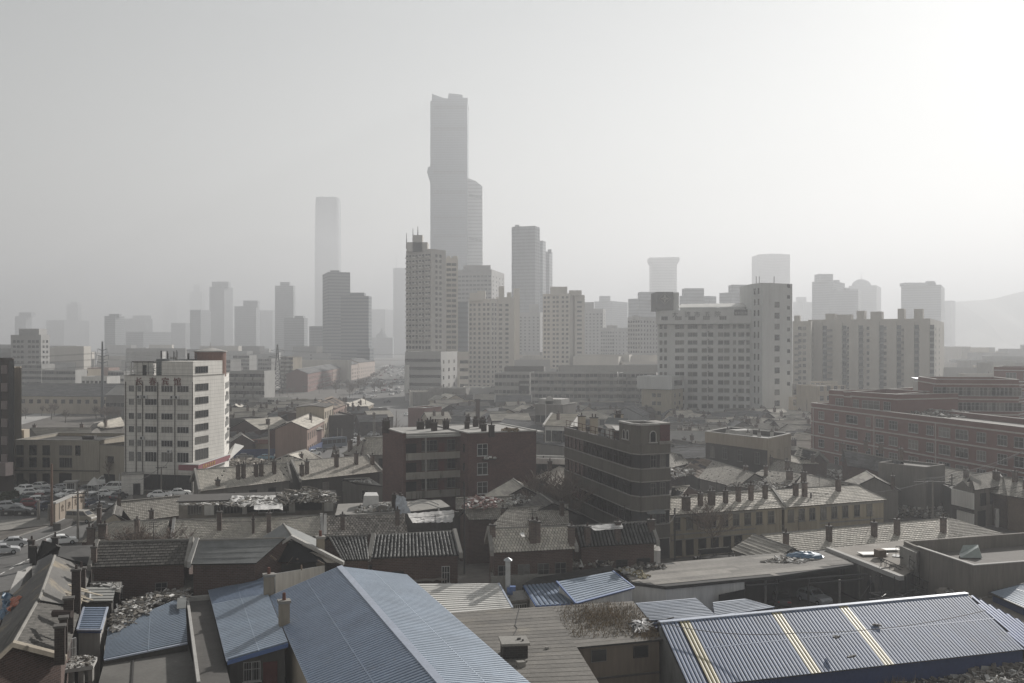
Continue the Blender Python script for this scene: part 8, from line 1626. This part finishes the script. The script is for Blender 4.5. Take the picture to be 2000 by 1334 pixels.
def bus(label, px, py, rz, col):
    L, W_, H_ = 11, 2.5, 3.1; t = thing('bus', label, 'bus', g(px, py, .01)); t.rotation_euler = (0, 0, R(rz)); ORG[t.name] = Vector((0, 0, 0)); b = B(); b.hexa([(-L/2, -W_/2, .4), (L/2, -W_/2, .4), (L/2, W_/2, .4), (-L/2, W_/2, .4)], [(-L/2+.05, -W_/2+.08, H_), (L/2-.15, -W_/2+.08, H_), (L/2-.15, W_/2-.08, H_), (-L/2+.05, W_/2-.08, H_)]); o = b.build('body', CARP, t); o.color = (*col, 1)
    b = B()
    for s in (-1, 1):
        for i in range(6): x = -L/2+.5+i*1.65; b.p((x, s*(W_/2-.02), 1.5), (x+1.5, s*(W_/2-.02), 1.5), (x+1.5, s*(W_/2-.06), 2.6), (x, s*(W_/2-.06), 2.6))
    b.p((L/2+.01, -1.1, 1.1), (L/2+.01, 1.1, 1.1), (L/2-.1, 1.1, 2.7), (L/2-.1, -1.1, 2.7)); b.p((-L/2-.01, -1, 1.6), (-L/2-.01, 1, 1.6), (-L/2+.02, 1, 2.6), (-L/2+.02, -1, 2.6)); b.build('window', CARGL, t)
    for x in (-3.2, 3.4):
        for s in (-1, 1): b = B(); b.tube((x, s*(W_/2-.3), .5), (x, s*(W_/2-.02), .5), .5, n=12); b.build('wheel', RUBB, t)
    for s in (-1, 1): b = B(); b.box(L/2, L/2+.05, s*.9-.2, s*.9+.2, .7, .9); b.build('headlight', LAMPW, t)
    return t
bus('dark blue and white city bus in front of the narrow windowed houses', 643, 876, 228, (.11, .13, .16)); bus('dark grey city bus farther up the street', 713, 842, 230, (.08, .09, .10))
RN.seed(31); AV = 'cars queueing on the hazy avenue'
for k_ in range(115):
    f = ur(0, 1)**.8; y = 790-f*78; c0 = 715+(768-715)*f if RN.random() < .55 else 790-6*f; wdt = (38*(1-f)+4); px = c0+ur(-1, 1)*wdt
    if y < 715 or (y > 775 and px > 770): continue
    cn, cc = RN.choice([('white', WHT), ('white', WHT), ('silver', SIL), ('grey', GRY), ('black', BLK), ('dark red', RDC)]); kd = RN.choice(['sedan', 'hatch']); car('%s %s in the hazy traffic %s the avenue' % (cn, 'saloon' if kd == 'sedan' else 'hatchback', 'at the wide end of' if y > 765 else 'half way up' if y > 740 else 'far up'), g(px, y, .01), R(RN.choice((75, 255))+ur(-8, 8)), cc, kd, AV, False)
# ---- trees
RN.seed(41); AG = 'leafless trees lining the avenue'
for i in range(16): f = i/15; q = g(683+(762-683)*f, 776-f*56, 0); tree_copy(1, q, ur(.8, 1.1), ur(0, 6), 'leafless tree in the dark line along the avenue', AG)
for i in range(18): f = i/17; q = g(455+(600-455)*f+ur(-8, 8), 776-f*10+ur(-4, 4), 0); tree_copy(2, q, ur(.5, .9), ur(0, 6), 'leafless tree on the canal side of the village', 'leafless trees by the canal')
for i in range(16): tree_copy(1, g(ur(795, 900), ur(772, 790), 0), ur(.9, 1.4), ur(0, 6), 'leafless tree at the foot of the rounded podium', 'leafless trees at the podium foot')
for i in range(13): tree_copy(2, g(ur(1015, 1110), ur(822, 838), 0), ur(.7, 1.0), ur(0, 6), 'leafless reddish tree among the roofs by the ornate villa', 'leafless trees by the villa')
for i in range(16): tree_copy(1, g(ur(48, 240), ur(800, 828), 0), ur(.6, 1.0), ur(0, 6), 'leafless tree on the railway side of the plain', 'leafless trees by the railway')
for i in range(26): tree_copy(2, g(ur(590, 770), ur(757, 768), 0), ur(.6, 1.1), ur(0, 6), 'leafless tree below the brick terrace on the avenue', 'leafless trees below the terrace')
tree('spindly bare street tree before the hotel, tallest of them', g(258, 957, 0), 8.5, .5, 5, 1.0, trunk=.12); tree('bare forked tree standing between the minibus and the cream building', g(212, 952, 0), 7.5, .6, 6, 1.0, trunk=.12)
for i, x in enumerate((48, 62, 82)): tree('pruned bare tree trained against the cream building, number %s from its dark neighbour' % ['one', 'two', 'three'][i], g(x, 945, 0), 4.5, .9, 11+i, .8, trunk=.1)
tree('tangled leafless bush filling the courtyard by the dark tiled house', g(262, 1165, 0)+Vector((0, 4, 0)), 9.0, 1.0, 22, 1.4, trunk=.14, multi=4, detail=2, name='courtyard_tree')
tree('forked courtyard tree with pale trunk beside the tangled bush', g(240, 1170, 0)+Vector((0, 3, 0)), 10, .7, 23, 1.1, trunk=.13, name='courtyard_tree')
tree('wide bare tree with heavy limbs against the banded block', g(1092, 1090, 0)+Vector((1, 8, 0)), 13, .95, 24, 1.35, trunk=.26, multi=2, detail=1, tmin=2.2, name='courtyard_tree'); tree('bare tree spreading before the broken gabled house', g(1050, 1075, 0)+Vector((0, 8, 0)), 12, 1.0, 25, 1.4, trunk=.2, multi=3, detail=1, tmin=2.0, name='courtyard_tree'); tree('bare tree rising at the far side of the banded block thicket', g(1120, 1060, 0)+Vector((-1, 10, 0)), 12, 1.0, 29, 1.4, trunk=.2, multi=3, detail=1, tmin=2.0, name='courtyard_tree')
tree('leaning bare tree with pale bark before the yellow row house', g(1398, 1098, 0), 10.5, .85, 26, 1.25, trunk=.17, multi=2, detail=1, tmin=1.5, name='courtyard_tree')
tree('crooked bare tree with drooping twigs beside the gallery block', g(744, 915, 0)+Vector((0, 20, 0)), 13, .9, 27, .9, trunk=.22)
for i, (x, y, r, lab) in enumerate(((27, 975, 1.0, 'clipped round bush near the dark tower'), (13, 983, 1.3, 'low spreading clipped bush at the lot corner'), (45, 955, 1.1, 'clipped round bush behind the parked white saloon'))): shrub(lab, g(x, y, .13), r, r*1.7, 60+i)
shrub('dark evergreen bush beside the workshop wall', g(1357, 893, 0), 2.0, 5.5, 77)
# ---- street furniture at the parking lot
t = thing('lettered_wall', 'carved stone gate wall with small dark characters beside the street', 'wall', g(125, 1000, 0)); p0, p1 = V2(g(102, 1023, 0)), V2(g(160, 995, 0)); d = (p1-p0).normalized(); b = B(); wallbox(b, p0, p1, .5, 0, 3.3); b.build('wall', mat('tan_stone', (.27, .225, .18), streak=True, var=.2, stain=((.18, .14, .11), .6, .8)), t)
b = B(); wallbox(b, p0-d*.1, p1+d*.1, .75, 3.31, 3.6, -.12); wallbox(b, p0, p1, .6, 0, .25, 0); b.build('coping', CONCL, t)
for f, ch in ((.18, '欢'), (.4, '迎'), (.62, '光'), (.84, '临')): lettering(t, ch, 1.3, (*(p0+(p1-p0)*f+Vector((d.y, -d.x))*.52), 1.6), (d.x, d.y), WOOD)
b = B(); [wallbox(b, p0+(p1-p0)*(f), p0+(p1-p0)*(f+.008), .06, .4, 3.2, .5) for f in (.12, .33, .55, .77)]; b.build('panel_joint', CONCD, t)
t = thing('gate_block', 'rough stone block at the foot of the lettered wall', 'stone', g(116, 1030, 0)); b = B(); wallbox(b, g(104, 1036, 0).xy, g(129, 1026, 0).xy, 1.2, 0, 1.1); b.build('block', CONCD, t)
for i, x in enumerate((14, 41, 66)):
    q = g(x, 1007, .12); b = B(); b.ob(q+Vector((0, 0, .4)), (.95, .1, 0), (-.05, .45, 0), (0, 0, .4)); b.k = 1; b.ob(q+Vector((0, -.46, .45)), (.25, 0, 0), (0, .02, 0), (0, 0, .15)); tag(b.build('planter', [TARD, CONCL], org=q), '%s dark concrete planter before the parked grey saloon' % ('first', 'middle', 'last')[i], 'planter', 'dark planters')
t = thing('gate_booth', 'small white guard booth with a flat roof by the lot', 'booth', g(140, 965, .12)); q = g(140, 962, .12); b = B(); b.prism(around(q, 1.9, 1.6, 10), 0, 2.3); b.build('wall', WHITEW, t); b = B(); b.prism(around(q, 2.7, 2.3, 10), 2.3, 2.5); b.build('roof', CONCL, t); add_windows(t, wall_specs(around(q, 1.9, 1.6, 10)[0], around(q, 1.9, 1.6, 10)[1], 1, (1.0,), 1.3, 1.1, 'slide'))
for lab, x0, x1, yb, h_, dep, m_ in (('square white tiled hut with open dark top before the hotel', 237, 280, 968, 4.0, 4, HT), ('narrow white tiled kiosk beside the square hut', 284, 301, 958, 3.6, 3, HT), ('small grey kiosk with a flat roof by the pole', 329, 346, 958, 3.2, 3, CONCL)):
    p0, p1 = g(x0, yb, 0), g(x1, yb-2, 0); block('kiosk', lab, 'kiosk', rect(p0, p1, dep), h_, 0, m_, TARD, .4, .2, CONC, wall_specs(p0, p1, [.7], (.1,), 1.2, 2.1, 'hole'))
q = g(184, 965, .12); t = thing('tent', 'small pointed white tent among the parked cars', 'tent', q); b = B(); b.tube(q+Vector((0, 0, 1.9)), q+Vector((0, 0, 3.4)), 1.5, .05, 8); [b.tube(q+Vector((math.cos(R(a))*1.3, math.sin(R(a))*1.3, 0)), q+Vector((math.cos(R(a))*1.3, math.sin(R(a))*1.3, 1.9)), .05) for a in (45, 135, 225, 315)]; b.build('canopy', CLOTH, t)
b = B(); p0, p1 = g(95, 958, .12), g(180, 950, .12)
for i in range(40): q = p0.lerp(p1, i/39); b.tube(q, q+Vector((0, 0, 1.2)), .03, n=4)
b.tube(p0+Vector((0, 0, 1.1)), p1+Vector((0, 0, 1.1)), .035, n=4); tag(b.build('iron_fence', STEELD, org=p0), 'black iron railing fence in front of the cream building', 'fence')
# ---- poles, pylons, cables
pole('tall brown timber pole in front of the lettered wall', 101, 1027, 906, r=.24, m=mat('brown_pole', (.16, .105, .08)))
_, tp1 = pole('grey pole with pruned crossarms over the white saloon', 152, 1062, 959, r=.2, arms=((.4, 2.6, 0), (1.0, 1.6, 20)))
pole('short dark gate post with a pale lamp cap at the street', 75, 1016, 977, r=.28); pole('dark post beside the lettered wall', 96, 1018, 985, r=.28); pole('dark post with round lamp by the tent', 171, 985, 954, r=.2); pole('white flag pole beside the pointed tent', 192, 985, 940, r=.09, m=FRAMEW, name='flag_pole', cat='flag pole'); pole('second white flag pole nearer the minibus', 233, 970, 925, r=.07, m=FRAMEW, name='flag_pole', cat='flag pole')
_, tp2 = pole('concrete pole with crossarm by the hotel kiosks', 315, 965, 912, arms=((.2, 2.2, 5),)); _, tp3 = pole('slim lamp pole at the hotel corner', 342, 958, 862, r=.1)
_, tp4 = pole('brownish concrete pole before the blue hoarding', 525, 905, 830, r=.22); _, tp5 = pole('pole beside the narrow windowed street house', 608, 884, 815, r=.18)
for x, yb, yt, lab in ((659, 870, 836, 'first of the twin poles with a crossarm on the street'), (667.5, 871, 837, 'second of the twin poles on the street'), (675, 855, 790, 'tall pole beside the blue hoarding end'), (729, 856, 808, 'pole nearest the gallery block on the street'), (732, 857, 806, 'slim pole touching the one by the gallery block'), (774, 835, 802, 'thin pole alone on the wide bend'), (714, 822, 780, 'pole in front of the last pale street house'), (581, 760, 725, 'thin white pole above the village roofs')):
    pole(lab, x, yb, yt, r=.16, arms=((.4, 2.4, 10),) if x < 670 and x > 650 else ())
_, tq1 = pole('dark timber pole at the corner of the yellow row house', 1318, 1094, 992, r=.16, m=STEELD); _, tq2 = pole('dark pole standing through the eave of the yellow row house', 1584, 1060, 962, r=.17, m=STEELD); pole('concrete lamp pole before the yellow row house', 1614, 1056, 980, r=.14); pole('leaning concrete pole by the yellow row end', 1671, 1045, 976, r=.15)
_, tq3 = pole('concrete pole with a long loaded crossarm in the ruined yard', 1822, 1020, 938, r=.2, arms=((.3, 6.2, -3),)); _, tq4 = pole('pole bundled with cables against the wrecked house', 1859, 1012, 925, r=.18, arms=((1, 1.4, 30), (2.2, 1.2, 10))); pole('thin pole before the hospital huddle', 1347, 905, 862, r=.16); pole('twin headed pole beside the workshop', 1563, 880, 838, r=.18, arms=((.2, 2.6, 0),)); pole('thin iron pole on the brown parapet wall', 907, 1030, 1008-55, zb=0, r=.12, m=STEELD, Y=130)
wire('cables slung from the yard pole toward the edge of the view', [(tq3+Vector((k_, 0, .1)), gd(2040, 168-k_, 14+k_*.2)) for k_ in (-2.5, -1.2, 1.2, 2.5)], 1.2); wire('cables drooping across the wrecked house', [(tq4+Vector((0, 0, -k_)), gd(2010, 158, 9.5-k_*1.2)) for k_ in (1.5, 2.2, 3.0, 3.8)], 1.0); wire('cables crossing the front of the yellow row house', [(tq1, tq2), (tq2, tq3)], 1.0); wire('cable from the hotel kiosks to the lot pole', [(tp1, tp2), (tp2, tp3), (tp3, tp4)], 1.5); wire('cable from the village pole along the street', [(tp4, tp5)], 1.0)
wire('service cables strung low over the tiled rows', [(g(175, 1050, 8), g(340, 1012, 8)), (g(340, 1012, 8), g(632, 1004, 8.4)), (g(632, 1004, 8.4), g(905, 1000, 9)), (g(905, 1000, 9), g(1110, 1024, 10.5))], .7, .03); wire('service cables crossing from the banded block to the yellow row', [(g(1300, 940, 12), g(1584, 985, 8)), (g(1110, 1024, 10.5), g(1296, 1010, 10)), (g(1296, 1010, 10), g(1318, 1005, 9))], .8, .03); wire('service cables in the lanes beyond the yellow row', [(g(1347, 868, 7), g(1563, 845, 8)), (g(1347, 868, 7), g(1300, 850, 15))], 1, .035)
for x, y, z in ((480, 914, 8.4), (655, 896, 8.4), (420, 1013, 6.2), (560, 1010, 6.2), (850, 1040, 8.2), (1040, 1031, 9.2), (1220, 1022, 9.2), (1400, 966, 7.6), (1600, 953, 7.6), (1560, 1040, 4.8), (1700, 1028, 4.8), (300, 1058, 8.6)):
    q = g(x, y, z); b = B(); b.tube(q, q+Vector((0, 0, 2.1)), .035, n=5)
    for k_ in (1.6, 1.85, 2.05): b.tube(q+Vector((-.5, 0, k_)), q+Vector((.5, .1, k_)), .025, n=4)
    tag(b.build('roof_aerial', STEELD, org=q), 'thin metal roof aerial on a tiled ridge', 'aerial', 'roof aerials')
# steel tubular pylon
t = thing('power_pylon', 'tall tubular steel pylon pole with three pairs of drooping arms', 'pylon', g(200, 815, 0)); q = g(200, 815, 0); b = B(); zt = zat(667, q.y); b.tube(q, (q.x, q.y, zt), .75, .35, 12); b.build('pole', mat('blue_grey_steel', (.12, .13, .135)), t)
for yy_, w_ in ((682, 1.9), (694, 2.5), (707, 2.1)):
    z = zat(yy_, q.y); b = B()
    for s in (-1, 1): b.tube((q.x, q.y, z-.6), (q.x+s*w_, q.y, z+.2), .22, .1, 6); b.tube((q.x+s*w_, q.y, z+.2), (q.x+s*w_, q.y, z-1.7), .07, n=5)
    b.build('crossarm', MATS['blue_grey_steel'], t)
def lattice(label, px, yb, yt, wb=5.5, arms=(.62, .75, .88)):
    q = g(px, yb, 0); zt = zat(yt, q.y); t = thing('lattice_pylon', label, 'pylon', q); b = B(); n = 11
    def c(k, i): w = wb/2*(1-k)**1.25+.25; a = R(45+90*i+15); return Vector((q.x+w*math.cos(a)*1.4, q.y+w*math.sin(a)*1.4, zt*k))
    ks = [1-(1-i/n)**1.15 for i in range(n+1)]
    for k0, k1 in zip(ks, ks[1:]):
        for i in range(4): j = (i+1) % 4; b.tube(c(k0, i), c(k1, i), .3, n=4, cap=False); b.tube(c(k0, i), c(k1, j), .15, n=3, cap=False); b.tube(c(k0, j), c(k1, i), .15, n=3, cap=False); b.tube(c(k1, i), c(k1, j), .14, n=3, cap=False)
    b.build('lattice', STEELD, t)
    for k in arms:
        b = B(); z = zt*k; w = 5.2 if k < .8 else 3.8
        for s in (-1, 1): b.tube((q.x, q.y, z-.8), (q.x+s*w, q.y+s*1.2, z), .12, n=4); b.tube((q.x, q.y, z+.9), (q.x+s*w, q.y+s*1.2, z), .12, n=4); b.tube((q.x+s*w, q.y+s*1.2, z), (q.x+s*w, q.y+s*1.2, z-1.5), .08, n=4)
        b.build('crossarm', STEELD, t)
    return q, zt
lq, lz = lattice('lattice power pylon standing beyond the canal', 542, 768, 673)
lattice('tiny far lattice pylon above the hotel roof shed', 277, 716, 689, wb=6, arms=(.6, .8))
q = g(200, 815, 0)
for s in (-1, 1):
    wire('high voltage lines sweeping over the plain, %s side' % ('near' if s < 0 else 'far'), [((q.x+s*2.3, q.y, zat(y_, q.y)-1.5), (lq.x+s*4, lq.y, lz*k)) for y_, k in ((682, .88), (694, .75), (707, .62))]+[((q.x+s*2.3, q.y, zat(y_, q.y)-1.5), (-330+s*5, 480, 26-i*3)) for i, y_ in enumerate((682, 694, 707))], 2.5, .05, n=14, group='high voltage lines')
wire('high voltage lines leaving the lattice pylon toward the podium', [((lq.x+s*4, lq.y, lz*k), (lq.x+190+s*4, lq.y+260, lz*k)) for s in (-1, 1) for k in (.88, .75)], 4, .05, n=12, group='high voltage lines')
# ---- repeats that differ only by place get their rank along the view
ONES = 'first second third fourth fifth sixth seventh eighth ninth tenth eleventh twelfth thirteenth fourteenth fifteenth sixteenth seventeenth eighteenth nineteenth'.split()
CARD_ = 'one two three four five six seven eight nine'.split(); TENS = {2: 'twent', 3: 'thirt', 4: 'fort', 5: 'fift', 8: 'eight', 9: 'ninet', 6: 'sixt', 7: 'sevent'}
def ordw(n): return ONES[n-1] if n < 20 else TENS[n//10]+('ieth' if n % 10 == 0 else 'y-'+ONES[n % 10-1])
FROM = {'roof aerials': 'from the street side', 'crowded village houses': 'from the hotel', 'old houses beyond the gallery block': 'from the street bend', 'old houses beyond the banded block': 'from the white house', 'old houses at the hospital foot': 'from the banded block', 'old houses by the workshop': 'from the banded block', 'old houses by the school': 'from the workshop',
    'blocks fading into the haze': 'from the dark tower', 'blocks near the hazy hill': 'from the beige apartments', 'blocks between the hazy towers': 'from the cream towers', 'low buildings at the tower feet': 'from the avenue', 'leafless trees lining the avenue': 'from the village', 'leafless trees by the canal': 'from the hotel',
    'leafless trees at the podium foot': 'from the avenue', 'leafless trees by the villa': 'from the flue', 'leafless trees by the railway': 'from the dark tower', 'leafless trees below the terrace': 'from the lattice pylon', 'posts of the car yard': 'from the white garage wall', 'clods on the rooflight shed': 'from the yellow strips', 'lumps on the felt roof': 'from the brick box'}
bpy.context.view_layer.update()
grp = {}
for o in S.objects:
    if o.parent is None and o.get('group') in FROM: grp.setdefault(o['group'], []).append(o)
for k_, L_ in grp.items():
    L_.sort(key=lambda o: o.matrix_world.translation.x/max(1, o.matrix_world.translation.y))
    for i, o in enumerate(L_):
        o['label'] = o['label'].split(',')[0]+', '+ordw(i+1)+' '+FROM[k_]
# ---------------- the air
m = bpy.data.materials.new('haze_air'); m.use_nodes = True; t_ = m.node_tree; t_.nodes.remove(t_.nodes['Principled BSDF']); v = t_.nodes.new('ShaderNodeVolumePrincipled'); t_.links.new(v.outputs[0], t_.nodes['Material Output'].inputs['Volume'])
v.inputs['Density'].default_value = .0006; v.inputs['Anisotropy'].default_value = .36; v.inputs['Color'].default_value = (.51, .522, .54, 1)
b = B(); b.box(-4200, 4200, -300, 8200, -1.5, 387); o = struct(b, 'haze', m, 'stuff')
